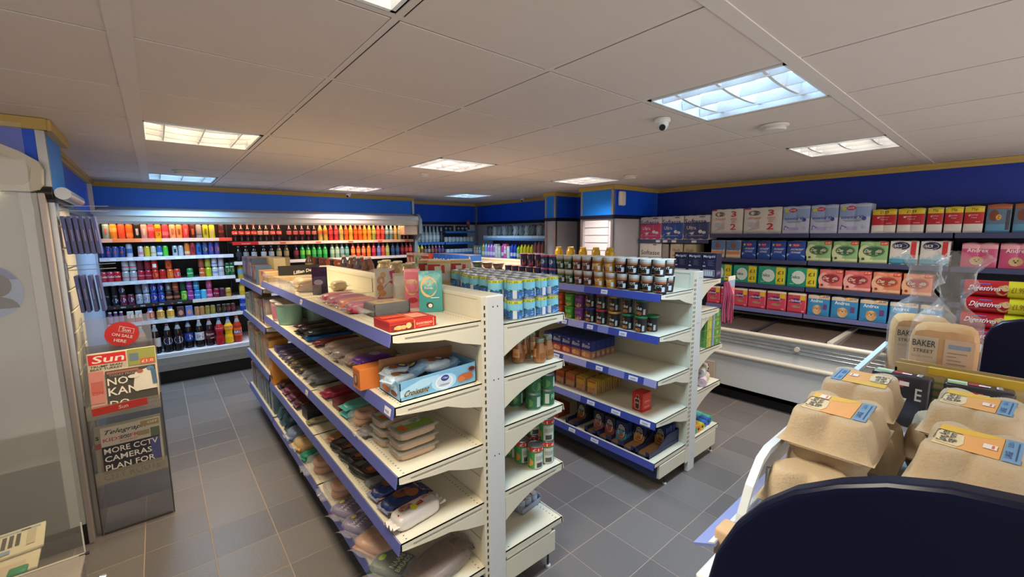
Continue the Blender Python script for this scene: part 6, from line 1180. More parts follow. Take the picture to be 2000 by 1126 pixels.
for k, (y, c, c2, x0, n, d) in enumerate(((1.485, '#cfa648', '#20346e', 2.60, 6, 'gold and navy'), (1.60, '#c8a044', '#232848', 2.515, 7, 'yellow and black'), (1.705, '#48a0c0', '#1f2c5c', 2.45, 8, 'sky blue'), (1.81, '#b8585a', '#2a2a44', 2.455, 8, 'rose red'), (1.925, '#c08a84', '#26304c', 2.468, 8, 'dusty pink'), (2.12, '#9a7040', '#22242c', 2.50, 6, 'dark brown'))):
    w_ = .105
    solo('display_tray', dtray(.107, .38), '%s shelf ready tray of navy card holding %s packs' % (('nearest', 'second', 'third', 'fourth', 'fifth', 'last')[k], d), 'tray', (2.555, y, .2225), LW, 'shelf ready trays on the bottom shelf')
    for i in range(n):
        if x0+.022*i > 2.72: continue
        put(PK(c, c2), (x0+.022*i, y+.002*(i % 2), .2275), LW+.05*((i*5+k) % 3-1), '%s pasta sauce packet' % d, 'in its bottom shelf tray', i, 'pasta packets on the bottom shelf', 'from front')
for k in range(4): put(box(.12, .14, .10, ['#8a3a24', '#a84a2c', '#7a3420', '#a8502c'][k], [('e', .5, .5, .3, .25, '#c87848')], name='snack_box'), (2.44, 2.32+.15*k, .2225), LW, 'rust coloured box deep', 'on the bottom shelf', k, 'rust coloured boxes')

# =============================================================== FAR SIDE OF THE FAR GONDOLA (+x) seen past its end post
MB_ = [('t', 'Marigold', .5, .86, .82, .13, '#dde0ea'), ('r', .08, .06, .92, .32, '#c8ccd8'), ('r', .11, .08, .89, .30, '#20264c')]+[('r', .16+.05*k, .09, .185+.05*k+.008*(k % 3), .29, '#d8dce4') for k in range(14)]+[('r', .45, .5+.05*k, .9-.1*(k % 2), .515+.05*k, '#6a6f8c') for k in range(5)]+[('e', .2, .62, .05, .03, '#7a80a0'), ('r', .1, .45, .3, .50, '#b8bccc')]
for x, y, z, d in ((3.115, 1.432, 1.3765, 'nearest navy glove carton with white bar code, beyond the end post'), (3.115, 1.541, 1.3765, 'navy glove carton second from the end post'), (3.115, 1.650, 1.3765, 'navy glove carton third from the end post')):
    put(box(.106, .085, .182, '#191e40', MB_, [('r', .1, .1, .9, .3, '#3a3f6c'), ('t', 'gold', .5, .2, .6, .12, '#b88aa0')], [('r', 0, 0, 1, .3, '#c8c43c')], name='glove_carton', cat='carton'), (x, y, z), LW, d, '', x, 'navy cartons')
YB = lambda: bottle(.205, .038, '#d8b02c', '#c8a02c', '#e0b83a', (('r', .1, .1, .9, .5, '#b84a2c'),), .1, .5, 'cleaner_bottle', sh=.84, air=.99, neck=.026, caph=.008)
for k in range(9): put(YB(), (2.95+.09*(k % 2), 2.22+.075*k, 1.3765), LW, 'yellow cleaner bottle', 'beyond the far gondola cap', k, 'yellow bottles', 'from nearest')
# hanging pink mop heads
mp = thing('mop_head', 'pink string mop head hanging on its white card from the shelf end', 'mop', (3.28, 1.365, 1.37), 0)
b = B(); PKM = mat('#a83a58', .8); rr = random.Random(3)
for k in range(34):
    x = -.10+.12*rr.random(); y = -.018+.036*rr.random(); dx = .03*(k/34-.3)+.05*rr.random()
    b.tube([(x*.5-.03, y*.4, -.03), (x+dx*.3, y-.01, -.13), (x+dx, y, -.22-rr.random()*.04), (x+dx*1.2+.006, y, -.31-rr.random()*.04)], .0045, PKM if k % 3 else mat('#c05a74', .8), 5)
b2 = B(); b2.rbox(-.035, -.004, -.30, .085, -.001, .012, mat('#c88a94', .5), .002); b2.decor(planeP((-.035, -.0042, -.30), (.12, 0, 0), (0, 0, .31), (0, -1, 0)), [('r', 0, .9, 1, 1, '#dcd4c8'), ('r', .1, .75, .95, .9, '#8fa8c8'), ('r', .3, .4, .9, .7, '#d8707c'), ('e', .6, .55, .3, .1, '#e0a0a8')]+[('r', .4, .1+.05*k, .95, .115+.05*k, '#e0c0c0') for k in range(5)], .0003)
part('string', b, mp); part('header_card', b2, mp)
q = B(); q.tube([(.02, 0, .0), (-.02, .02, .01), (-.2, .03, .008)], .002, STEEL, 6); part('hook', q, mp)
# tissue boxes, rolls, dusters
TB = box(.22, .11, .065, '#9aa83c', [('r', 0, 0, .3, 1, '#c8bc3c'), ('r', .3, 0, .5, 1, '#5c8ca8'), ('r', .5, .1, .95, .9, '#5a9a3c'), ('r', .42, 0, .46, 1, '#c8d0c8'), ('e', .12, .6, .05, .15, '#d8d488'), ('r', .62, .3, .8, .7, '#8cbc5c')], [('r', 0, 0, 1, 1, '#5a9a44')], name='tissue_box')
for l_ in range(4):
    for j in range(2): put(TB, (3.10+.01*j, 1.435+.115*j, .8745+.0655*l_), 0.0, 'flat green and yellow tissue box, %s' % ('lowest', 'second', 'third', 'topmost')[l_], ('in the near pile', 'in the rear pile')[j], 0, 'tissue boxes')
q = B()
for k in range(6): q.tube([(.06*k, 0, 0), (.06*k, 0, .24)], .0012, STEEL, 4)
for z in (.06, .14, .23): q.tube([(0, 0, z), (.36, 0, z)], .0012, STEEL, 4); q.tube([(.36, 0, z), (.36, .35, z)], .0012, STEEL, 4)
solo('wire_guard', q, 'thin wire guard in front of the flat tissue boxes', 'guard', (2.88, 1.372, .8745))
def roll(c, c2, r=.032, L=.22, core='#b8a888'):
    key = ('roll', c, c2, r, L)
    if key in T: return T[key]
    b = B(); m = mat(c, .5); m2 = mat(c2, .5)
    def ring(y0, y1, mm, rr_=r): b.add([(rr_*math.cos(2*PI*k/18), y0, r+rr_*math.sin(2*PI*k/18)) for k in range(18)]+[(rr_*math.cos(2*PI*k/18), y1, r+rr_*math.sin(2*PI*k/18)) for k in range(18)], [(k, 18+k, 18+(k+1) % 18, (k+1) % 18) for k in range(18)], mm, True)
    ring(-L/2, -L*.15, m); ring(-L*.15, L*.15, m2, r+.0004); ring(L*.15, L/2, m)
    for s in (-1, 1):
        b.add([(r*math.cos(2*PI*k/18), s*L/2, r+r*math.sin(2*PI*k/18)) for k in range(18)], [tuple(range(18))], m); b.add([(r*.35*math.cos(2*PI*k/12), s*(L/2+.0005), r+r*.35*math.sin(2*PI*k/12)) for k in range(12)], [tuple(range(12))], mat(core, .8))
    T[key] = ('bag_roll', 'roll', b.mesh('bag_roll'), []); return T[key]
for x, y, z, c, c2, d in ((3.06, 1.42, .5805, '#d8b8c0', '#a8b888', 'white and pink roll of bin bags lying nearest the end post'), (3.12, 1.475, .5805, '#d6d0d0', '#a8b060', 'white roll with olive band lying lowest'), (3.09, 1.45, .637, '#d8d4d4', '#9ab888', 'white roll with green band lying on top'), (3.02, 1.56, .5805, '#c0bcc0', '#a8a090', 'greyish white roll behind the pink one'), (3.0, 1.53, .637, '#c8b4b8', '#a89c98', 'dull pink roll behind on the heap')):
    put(roll(c, c2, .032, .2), (x+.02, y+.01, z), -1.25, d, '', x, 'bin bag rolls')
for k, (x, y, c, c2, d) in enumerate(((2.935, 1.50, '#3fae6a', '#2a8a4c', 'green'), (2.995, 1.50, '#e08a3c', '#e0a85c', 'orange'), (3.055, 1.50, '#d8b82c', '#e0c84c', 'yellow'), (3.115, 1.51, '#2c78c0', '#c8d0d8', 'blue'), (3.175, 1.51, '#2a5cb0', '#48a0d0', 'royal blue'), (3.225, 1.52, '#3aa890', '#58b8a0', 'turquoise'))):
    put(roll(c, c2, .028, .20, '#2a2420'), (x, y, .2255), -.15, d+' roll of bin liners on the lowest shelf past the end post', '', x, 'coloured bin liners')
    if 1 < k: put(roll('#1c2420', '#2c6a3c', .028, .20, '#2a2420'), (x-.03, y+.14, .2255), -.15, 'black and green liner roll, %s in the rear row' % ORD[k-2], '', x, 'coloured bin liners')
q = B()
for k in range(8): q.tube([(.05*k, 0, 0), (.05*k, 0, .09)], .0012, STEEL, 4)
for z in (.045, .088): q.tube([(0, 0, z), (.36, 0, z)], .0014, STEEL, 4)
solo('wire_guard', q, 'low wire guard behind the coloured bin liner rolls', 'guard', (2.88, 1.78, .2255))
for k in range(5): put(box(.10, .10, .14, ['#5a3c44', '#4c4c6a', '#7a4c4c', '#3c4458', '#6a5464'][k], [('e', .5, .5, .3, .3, '#8a7078')], name='household_box'), (2.96+.06*(k % 2), 1.50+.12*k, 1.1565), -.3, 'dusky household box', 'behind the pink mop', k, 'household boxes')

# =============================================================== PAPER GOODS ON THE WALL SHELVING (faces -x)
def rolls(w, h, base, ops, top='#d8d4d0', d=.2, name='toilet_roll_pack', cat='pack', lobes=2, side=()):
    key = ('rolls', w, h, base, str(ops), d, lobes)
    if key in T: return T[key]
    b = B(); m = mat(base, .3, kind='crinkle', scale=25, amt=.03); n = 24
    def prof(u): return -d/2-.006*abs(math.sin(PI*lobes*u))**.6
    def fn(u, v): return ((u-.5)*w, prof(u)+.010*(1-min(1, min(v, 1-v)/.06))**2, v*h)
    b.grid(fn, n, 8, m); b.box(-w/2, -d/2+.001, .001, w/2, d/2, h-.002, m)
    tm_ = mat(top, .4, kind='crinkle', scale=30)
    b.grid(lambda u, v: ((u-.5)*w, -d/2+v*d, h+.008*abs(math.sin(PI*lobes*u))*abs(math.sin(PI*2*v))), n, 8, tm_)
    def P(a, c, e): p = fn(a, c); return Vector((p[0], p[1]-e-.0004, p[2]))
    P.curved = 2; b.decor(P, ops, .0005)
    if side: b.decor(planeP((w/2, -d/2, 0), (0, d, 0), (0, 0, h), (1, 0, 0)), side)
    T[key] = (name, cat, b.mesh(name), []); return T[key]
XS = 5.115
def wrow(lst, z, where, g, x=XS):
    for (ya, yb, h, base, ops, top, d_, lob) in lst:
        w = (ya-yb)-.006; put(rolls(round(w, 3), h, base, ops, top, lobes=lob), (x, (ya+yb)/2, z), LW, d_, where, -ya, g, frm='from left')
def thirst(b_, c): return [('r', 0, .0, 1, .12, '#c8c4c0'), ('e', .28, .8, .16, .10, '#6a6460'), ('t', 'Thirsty', .30, .80, .26, .07, '#d8d4cc'), ('t', 'Simply', .30, .60, .36, .13, '#d8894c', .2), ('e', .22, .36, .1, .1, '#b8bcc8'), ('p', [(.1, .1), (.45, .2), (.42, .5), (.3, .3)], '#bab4b0'),
    ('t', '3', .72, .80, .17, .22, '#c8303a'), ('r', .62, .60, .84, .62, '#c8606a'), ('r', .64, .54, .82, .56, '#c8606a'), ('r', .66, .47, .8, .49, '#c8606a'), ('t', '2', .72, .28, .19, .24, '#c8303a'), ('r', .0, .95, .18, 1, '#c83a44')]
LAV = [('r', 0, .55, 1, 1, '#8fa4cc'), ('r', 0, .9, 1, 1, '#b8c0d8'), ('e', .14, .84, .08, .07, '#c8c83c'), ('e', .38, .86, .15, .08, '#b03048'), ('t', 'PLATES', .38, .86, .22, .06, '#e8d8e0'), ('t', 'essential XL', .45, .55, .76, .11, '#31479c'), ('r', .12, .44, .78, .46, '#6a9a7a'), ('r', .2, .40, .7, .42, '#7a8ab8'), ('e', .82, .5, .07, .07, '#3a4a9c'), ('p', [(.06, .12), (.3, .2), (.1, .3)], '#6a64b8'), ('p', [(.1, .14), (.24, .19), (.12, .25)], '#d0cce0'), ('r', .3, .12, .62, .22, '#a8a4d0'), ('r', .8, .15, .9, .25, '#a8c0d0')]
def euro(p): return [('r', 0, .0, 1, .34, '#dcd6ce'), ('r', 0, .34, 1, .78, '#b81f2c'), ('r', 0, .78, 1, 1, '#d8c02a'), ('t', p, .5, .88, .36, .12, '#3a3420'), ('t', 'Kitchen', .5, .68, .4, .06, '#e0b0b0'), ('t', 'Towel', .5, .58, .3, .06, '#e0b0b0'), ('e', .26, .66, .05, .04, '#d8c0b0'), ('r', .6, .40, .85, .43, '#d8a0a0')]
BRW = [('r', 0, 0, 1, .3, '#5c94b8'), ('e', .3, .62, .2, .2, '#7c4434'), ('e', .5, .55, .12, .1, '#d8a43c'), ('t', 'Z', .5, .55, .1, .1, '#7a4a24'), ('p', [(.2, .0), (.9, .5), (1, .6), (.6, .0)], '#a8c8dc'), ('r', .82, .1, .97, .8, '#3c3a48'), ('r', .0, .85, 1, 1, '#a85c3c')]
w1 = 'on the top wall shelf'; gW = 'paper goods on the wall shelving'
wrow([(2.335, 1.985, .275, '#d6d0c8', thirst(0, 0), '#d8d4d0', 'big cream pack with red numbers', 3), (1.975, 1.60, .275, '#d6d0c8', thirst(0, 0), '#d8d4d0', 'big cream pack with red numbers', 3),
      (1.595, 1.355, .272, '#c3c7dc', LAV, '#d4d6e4', 'pale lavender kitchen towel pack', 2), (1.35, 1.125, .272, '#c3c7dc', LAV, '#d4d6e4', 'pale lavender kitchen towel pack', 2), (1.12, .885, .272, '#c3c7dc', LAV, '#d4d6e4', 'pale lavender kitchen towel pack', 2),
      (.875, .705, .208, '#dcd6ce', euro('£1.59'), '#d8c02a', 'wide yellow, red, white kitchen roll pack', 2), (.70, .525, .208, '#dcd6ce', euro('£1.59'), '#d8c02a', 'wide yellow, red, white kitchen roll pack', 2),
      (.515, .415, .208, '#dcd6ce', euro('75p'), '#d8c02a', 'narrow yellow, red, white kitchen roll', 1), (.41, .303, .208, '#dcd6ce', euro('75p'), '#d8c02a', 'narrow yellow, red, white kitchen roll', 1), (.30, .188, .208, '#dcd6ce', euro('75p'), '#d8c02a', 'narrow yellow, red, white kitchen roll', 1),
      (.18, .048, .215, '#5f7890', BRW, '#a87c6c', 'blue and brown kitchen roll pack', 1), (.04, -.11, .215, '#5f7890', BRW, '#a87c6c', 'blue and brown kitchen roll pack', 1)], 1.6885, w1, gW)
SEV = [('r', 0, .5, 1, 1, '#5c84b8'), ('e', .5, .72, .2, .16, '#8a5a4c'), ('t', 'Seventy', .5, .48, .9, .14, '#2c3a7c'), ('r', .05, .22, .95, .38, '#e08a4c'), ('r', 0, 0, 1, .2, '#e0c8b0')]
BLP = [('r', 0, .3, 1, 1, '#22489c'), ('e', .16, .80, .07, .06, '#d8d44c'), ('e', .5, .80, .22, .10, '#b83050'), ('t', 'Spill', .5, .80, .3, .07, '#e8dce4'), ('t', 'WONDER', .55, .58, .7, .10, '#dfe6f0', .2), ('t', 'TOWEL', .5, .42, .6, .10, '#dfe6f0', .2), ('p', [(0, .32), (1, .22), (1, .0), (0, .0)], '#cfd3dc'), ('p', [(0, .36), (1, .26), (1, .22), (0, .31)], '#8ab0d8')]
def daf(c, c2, c3): return [('r', 0, 0, 1, .18, c2), ('e', .2, .45, .25, .4, c2), ('e', .5, .56, .40, .24, c3), ('e', .5, .56, .37, .215, c), ('e', .5, .56, .36, .20, c3), ('t', 'Daffodils', .5, .57, .62, .15, '#e8dfc8', .1), ('r', .34, .42, .66, .45, '#d8d0b8'), ('r', .72, .84, 1, 1, '#c8402c'), ('t', '£1.89', .86, .92, .2, .08, '#f0d8b8'), ('e', .14, .2, .06, .06, c3)]
NIC = [('e', .38, .80, .32, .17, '#20244c'), ('e', .36, .80, .26, .12, '#dcd8d4'), ('e', .35, .80, .25, .12, '#20244c'), ('t', 'NICKY', .33, .80, .38, .12, '#e8e4e0', .2), ('r', .74, .28, .92, .98, '#c43034'), ('r', .0, .0, 1, .24, '#4a92ac'), ('p', [(.0, .22), (.1, .34), (.2, .28), (.34, .38), (.45, .26), (.62, .46), (.8, .4), (.9, .22)], '#8fc0d4'), ('r', .46, .3, .70, .42, '#9cc8d8')]
def andr(c, c2, c3): return [('r', 0, .82, 1, 1, c2), ('t', 'Andrex', .42, .72, .58, .16, '#eef0f4'), ('e', .45, .28, .20, .24, '#d0a878'), ('e', .45, .36, .14, .13, '#d8b488'), ('e', .40, .39, .025, .02, '#3a2420'), ('e', .5, .39, .025, .02, '#3a2420'), ('e', .45, .33, .035, .025, '#3a2420'), ('e', .31, .38, .05, .09, '#b88a5c'), ('e', .59, .38, .05, .09, '#b88a5c'), ('r', .74, .34, .90, .58, c3), ('p', [(.55, .9), (1, .84), (1, 1), (.6, 1)], '#e0a82c'), ('t', '£2.90', .82, .94, .26, .07, '#3a3050')]
PDG = [('r', 0, .78, 1, 1, '#e8a8b0'), ('t', 'Andrex', .45, .72, .6, .17, '#f2e4e8'), ('e', .45, .28, .2, .18, '#c8a878'), ('e', .40, .32, .025, .025, '#3a2420'), ('e', .5, .32, .025, .025, '#3a2420'), ('e', .45, .25, .035, .03, '#3a2420'), ('r', .78, .36, .9, .54, '#c85a78'), ('r', .79, .38, .89, .52, '#d87a94')]
w2 = 'on the second wall shelf'
wrow([(2.32, 2.165, .20, '#c8c4c4', SEV, '#8aa4c4', 'small blue and orange kitchen roll pack', 1), (2.15, 1.99, .20, '#c8c4c4', SEV, '#8aa4c4', 'small blue and orange kitchen roll pack', 1),
      (1.975, 1.83, .195, '#22489c', BLP, '#c8ccd8', 'royal blue kitchen towel pack', 1), (1.82, 1.69, .195, '#22489c', BLP, '#c8ccd8', 'royal blue kitchen towel pack', 1), (1.685, 1.545, .195, '#22489c', BLP, '#c8ccd8', 'royal blue kitchen towel pack', 1), (1.535, 1.37, .195, '#22489c', BLP, '#c8ccd8', 'royal blue kitchen towel pack', 1),
      (1.36, 1.155, .198, '#8ab47c', daf('#8ab47c', '#c4cca0', '#2c5c3c'), '#b8ccac', 'green pack with dark oval', 2), (1.145, .95, .198, '#8ab47c', daf('#8ab47c', '#c4cca0', '#2c5c3c'), '#b8ccac', 'green pack with dark oval', 2), (.94, .738, .198, '#8ab47c', daf('#8ab47c', '#c4cca0', '#2c5c3c'), '#b8ccac', 'green pack with dark oval', 2),
      (.73, .54, .205, '#d8d4ce', NIC, '#d8d8d8', 'white pack with navy oval and red stripe', 2), (.533, .35, .205, '#d8d4ce', NIC, '#d8d8d8', 'white pack with navy oval and red stripe', 2)], 1.4135, w2, gW)
wrow([(.29, .09, .19, '#c8547c', PDG, '#e0c8b8', 'pink toilet roll pack with puppy', 2), (.085, -.11, .19, '#c8547c', PDG, '#e0c8b8', 'pink toilet roll pack with puppy', 2)], 1.4135, w2, gW)
TEAL = [('r', .66, 0, .98, 1, '#d4c42c'), ('t', 'Value Pack', .82, .5, .5, .12, '#4a4420'), ('e', .38, .5, .24, .36, '#dcdcd8'), ('e', .38, .5, .22, .33, '#c8d8d4'), ('t', 'Delicate', .33, .52, .42, .17, '#2c4a4c'), ('r', .1, .12, .25, .17, '#8ad0b8')]
TEAL2 = [x for x in TEAL if x[0] != 't' or x[1] != 'Value Pack']+[('t', '£1', .82, .7, .2, .2, '#4a4420'), ('t', '£1', .82, .3, .2, .2, '#4a4420')]
w3 = 'on the third wall shelf'
wrow([(2.30, 2.07, .19, '#1f9a80', TEAL2, '#c8d8b0', 'teal tissue pack mostly hidden by the cartons', 2), (2.055, 1.805, .19, '#1f9a80', TEAL2, '#c8d8b0', 'teal tissue pack with yellow end', 2), (1.795, 1.525, .19, '#1f9a80', TEAL2, '#c8d8b0', 'teal tissue pack with yellow end', 2), (1.515, 1.25, .19, '#1f9a80', TEAL2, '#c8d8b0', 'teal tissue pack with yellow end', 2),
      (1.235, 1.045, .19, '#d06a6a', daf('#d06a6a', '#e0a8a0', '#8a2434'), '#d8a49c', 'rose pink pack with dark oval', 2), (1.035, .832, .19, '#d06a6a', daf('#d06a6a', '#e0a8a0', '#8a2434'), '#d8a49c', 'rose pink pack with dark oval', 2), (.825, .628, .19, '#d88464', daf('#d88464', '#e0b090', '#9a3c2c'), '#e0b09c', 'salmon pack with dark oval', 2), (.62, .43, .19, '#d88464', daf('#d88464', '#e0b090', '#9a3c2c'), '#e0b09c', 'salmon pack with dark oval', 2)], 1.1465, w3, gW)
CUS = [('r', 0, .0, 1, .86, '#c8405c'), ('p', [(.3, .86), (1, .86), (1, .2), (.7, .5)], '#d8808c'), ('e', .42, .62, .38, .12, '#4a2a6c'), ('t', 'Cushelle', .42, .62, .66, .11, '#e8dce8', .2), ('r', .68, .66, .96, .92, '#d8b42c'), ('e', .5, .32, .26, .07, '#a88468'), ('e', .62, .38, .08, .06, '#8a6850'), ('t', '24', .86, .1, .14, .07, '#e8d0d8'), ('r', 0, .9, 1, 1, '#e0d0c0')]
w4 = 'on the lowest wall shelf'
wrow([(2.34, 2.185, .205, '#c8405c', CUS, '#dcd0c8', 'pink toilet roll pack, purple oval', 1), (2.18, 2.035, .205, '#c8405c', CUS, '#dcd0c8', 'pink toilet roll pack, purple oval', 1), (2.03, 1.885, .205, '#c8405c', CUS, '#dcd0c8', 'pink toilet roll pack, purple oval', 1), (1.88, 1.70, .205, '#c8405c', CUS, '#dcd0c8', 'pink toilet roll pack, purple oval', 1), (1.69, 1.505, .205, '#c8405c', CUS, '#dcd0c8', 'pink toilet roll pack, purple oval', 1), (1.495, 1.325, .205, '#c8405c', CUS, '#dcd0c8', 'pink toilet roll pack, purple oval', 1),
      (1.315, 1.13, .205, '#3a8cc4', andr('#3a8cc4', '#d8c4b0', '#6a3c7c'), '#d8ccc0', 'light blue pack with puppy', 2), (1.12, .91, .205, '#3a8cc4', andr('#3a8cc4', '#d8c4b0', '#6a3c7c'), '#d8ccc0', 'light blue pack with puppy', 2), (.90, .70, .205, '#3a8cc4', andr('#3a8cc4', '#d8c4b0', '#6a3c7c'), '#d8ccc0', 'light blue pack with puppy', 2), (.69, .50, .205, '#3a8cc4', andr('#3a8cc4', '#d8c4b0', '#6a3c7c'), '#d8ccc0', 'light blue pack with puppy', 2), (.49, .35, .205, '#3a8cc4', andr('#3a8cc4', '#d8c4b0', '#6a3c7c'), '#d8ccc0', 'light blue pack with puppy', 2)], .8735, w4, gW)
def sof(c): return [('r', 0, 0, 1, .72, c), ('e', .55, .14, .5, .20, '#d8d4d4'), ('t', 'Softesse', .45, .76, .86, .20, '#3c4c8c', .0) if c != '#3c4a7c' else ('t', 'Softesse', .45, .76, .86, .20, '#2c3458'), ('t', 'Ultra', .3, .50, .38, .15, '#e8dce4'), ('e', .66, .34, .08, .07, '#e4e0e0'), ('e', .8, .30, .08, .06, '#e4e0e0'), ('r', .6, .92, .82, .96, '#5a5a6c'), ('r', .2, .16, .8, .18, '#b8a8b0')]
wrow([(3.285, 2.97, .29, '#d6d2d4', sof('#c84474'), '#dcd8dc', 'pink and white toilet roll pack in the corner bay', 3), (2.965, 2.672, .29, '#d6d2d4', sof('#2a56a8'), '#dcd8dc', 'blue and white toilet roll pack in the corner bay', 3), (2.665, 2.35, .29, '#d6d2d4', sof('#3c4a7c'), '#dcd8dc', 'slate blue and white toilet roll pack in the corner bay', 3)], 1.6185, '', gW)
WSF = [('t', 'Softesse', .5, .38, .86, .3, '#4a4c50'), ('r', .62, .86, .78, .92, '#5a5a5c'), ('r', 0, 0, 1, .12, '#a8a8a4')]
wrow([(3.285, 2.96, .20, '#d2ceca', WSF, '#d8d4d0', 'white toilet roll pack on the shelf under the pink one', 3), (2.955, 2.86, .19, '#8a8884', (), '#a8a4a0', 'narrow grey pack beside the white one', 1), (2.84, 2.67, .195, '#b8a890', [('t', 'Hush', .5, .6, .6, .2, '#6a6a4c'), ('r', .2, .2, .8, .3, '#a85a4c')], '#c8b8a0', 'beige toilet roll pack with olive lettering', 1), (2.66, 2.50, .195, '#b0a284', [('t', 'Hush', .5, .6, .6, .2, '#5a6a4c'), ('r', .2, .2, .8, .3, '#a84a44')], '#c8b8a0', 'khaki toilet roll pack with olive lettering', 1)], 1.3715, '', gW)
# digestives
def biscuit():
    if 'dig' in T: return T['dig']
    b = B(); L, r = .185, .033; R_ = mat('#b41c22', .25)
    def seg(a, c, m, rr_=r): b.add([((a-.5)*L, -rr_*math.sin(2*PI*k/20), r-rr_*math.cos(2*PI*k/20)) for k in range(20)]+[((c-.5)*L, -rr_*math.sin(2*PI*k/20), r-rr_*math.cos(2*PI*k/20)) for k in range(20)], [(k, (k+1) % 20, 20+(k+1) % 20, 20+k) for k in range(20)], m, True)
    seg(.0, .07, mat('#26284c', .3), r*.9); seg(.07, .72, R_); seg(.72, 1.0, mat('#d8cc20', .35)); b.add([(L/2, -r*math.sin(2*PI*k/20), r-r*math.cos(2*PI*k/20)) for k in range(20)], [tuple(range(20))], mat('#d8cc20', .4)); b.add([(-L/2, -r*.9*math.sin(2*PI*k/20), r-r*.9*math.cos(2*PI*k/20)) for k in range(20)], [tuple(range(20))], mat('#26284c', .4))
    def P(a, c, e): t = .2*PI+.6*PI*c; return Vector(((a-.5)*L, -(r+.0004+e)*math.sin(t), r-(r+.0004+e)*math.cos(t)))
    P.curved = 1
    b.decor(P, [('t', 'Digestives', .38, .5, .48, .42, '#f0e0dc', .1), ('r', .28, .80, .46, .86, '#4a6ab0'), ('e', .64, .42, .09, .34, '#c89a58'), ('e', .68, .6, .06, .2, '#d0a868'), ('t', '£1.99', .86, .5, .18, .34, '#8a5a1c')], .0004)
    T['dig'] = ('biscuit_tube', 'biscuits', b.mesh('biscuit_tube'), []); return T['dig']
q = B(); q.rbox(-.35, -.35, 0, .35, .35, 1.225, mat('#141a38', .5), .006, 2); q.rbox(-.36, -.36, 1.225, .36, .36, 1.238, mat('#c3c8d0', .4), .003)
solo('display_plinth', q, 'square dark plinth with pale top carrying the red biscuit tubes, behind the bread', 'plinth', (2.84, -.225, 0))
for j in range(4): put(biscuit(), (2.62, .040+(.008 if j % 2 else 0), 1.2385+.0665*j), LW, 'red biscuit tube with yellow price end', 'in the front pile', -j, 'biscuit tubes', 'from top')
for j in range(3): put(biscuit(), (2.695, .045, 1.2385+.0665*j), LW, 'red biscuit tube with yellow end', 'in the rear pile', -j, 'biscuit tubes', 'from top')
put(box(.17, .06, .03, '#c8a8b4', [('r', 0, .5, .7, 1, '#c8b8b8')], name='biscuit_box'), (2.695, .05, 1.439), LW, 'flat pinkish box lying on the rear biscuit tubes', '')
put(box(.10, .1, .2, '#22306c', [('r', .1, .1, .9, .4, '#4a3c84')], name='biscuit_box'), (2.62, -.115, 1.2385), LW, 'dark blue box beside the biscuit tubes', '')

# =============================================================== TINS AND BOTTLES FURTHER ALONG THE NEAR GONDOLA (+x side)
RC = lambda: box(.13, .13, .115, '#c8bca0', [('r', 0, .05, .55, .85, '#a82a24'), ('r', .3, .15, .55, .75, '#d8cdb8'), ('r', .60, .4, .75, .8, '#b8342c'), ('r', .6, .05, .95, .35, '#c8c4bc'), ('r', 0, .9, 1, 1, '#c8a85c')], [('r', .1, .2, .9, .5, '#c8b8a4'), ('r', 0, .0, .1, 1, '#a8302c')], name='pudding_box')
for k in range(3): put(RC(), (1.26+.13*(k % 2), 2.16+.15*(k//2)-.02*k, 1.3275+.0), -.6, 'cream and red pudding box', 'behind the custard tins', k, 'pudding boxes', 'from nearest')
for k in range(3): put(RC(), (1.26+.13*(k % 2), 2.16+.15*(k//2)-.02*k, 1.443), -.6, 'cream and red pudding box', 'in the upper layer behind the custard', k, 'pudding boxes', 'from nearest')
JG = lambda c: bottle(.20, .040, c, c, '#c8b890', (('r', .2, .3, .8, .7, '#d8cca8'),), .15, .6, 'cream_jug', sh=.82, air=.99, neck=.03, caph=.012)
for k in range(6): put(JG('#c0ad84' if k % 2 else '#c8b68c'), (1.20+.07*(k % 2), 2.46+.095*k, 1.3275), 0, 'squat cream salad dressing jug', 'behind the near gondola cap', k, 'cream jugs', 'from nearest')
for k in range(7): put(bottle(.215, .033, ['#5a4038', '#6a4c40', '#4c4448', '#6c3a30'][k % 4], ['#8a7468', '#9a8478', '#8c8484', '#94504c'][k % 4], '#cfc6bc', (), .1, .55, 'sauce_bottle'), (1.19+.06*(k % 2), 3.12+.08*k, 1.3275), 0, 'brown sauce bottle with white cap', 'behind the near gondola cap', k, 'brown sauce bottles', 'from nearest')
for k in range(8): put(box(.08, .07, .165, ['#8a3c24', '#2c2224', '#a84a2c', '#6a3424'][k % 4], [('e', .5, .5, .3, .3, '#c87848'), ('r', .1, .8, .9, .9, '#c8a080')], name='sauce_carton', cat='carton'), (1.20, 3.74+.11*k, 1.3275), 0, 'rust and black upright carton', 'behind the near gondola cap', k, 'rust cartons', 'from nearest')

# =============================================================== FAR WALL SHELVES
BS = mat('#2f6fb4', .4); BS2 = mat('#3a5a94', .4)
FS = thing('shelving_unit', 'blue edged far wall shelving with bottles, next to the drinks fridge', 'shelving')
def bshelf(par, x0, y0, x1, y1, z, m=BS, front='y'):
    b = B(); b.box(x0, y0, z-.02, x1, y1, z, mat('#5c84b8', .5)); sh = part('shelf', b, par)
    q = B()
    if front == 'y': q.box(x0, y0-.008, z-.035, x1, y0, z+.004, m)
    else: q.box(x0-.008, y0, z-.035, x0, y1, z+.004, m)
    part('price_rail', q, sh)
bshelf(FS, 3.34, 6.75, 4.05, 7.04, 1.56); bshelf(FS, 3.34, 6.7, 4.05, 7.04, 1.33, BS2)
for z in (1.76, 1.555, 1.37): bshelf(FS, 4.07, 6.74, 4.74, 7.04, z)
b = B(); b.box(3.34, 7.04, .2, 4.75, 7.06, 1.86, mat('#26406c', .6)); part('back_panel', b, FS)
FS2 = thing('shelving_unit', 'blue edged shelving on the right far wall under the hanging bags', 'shelving')
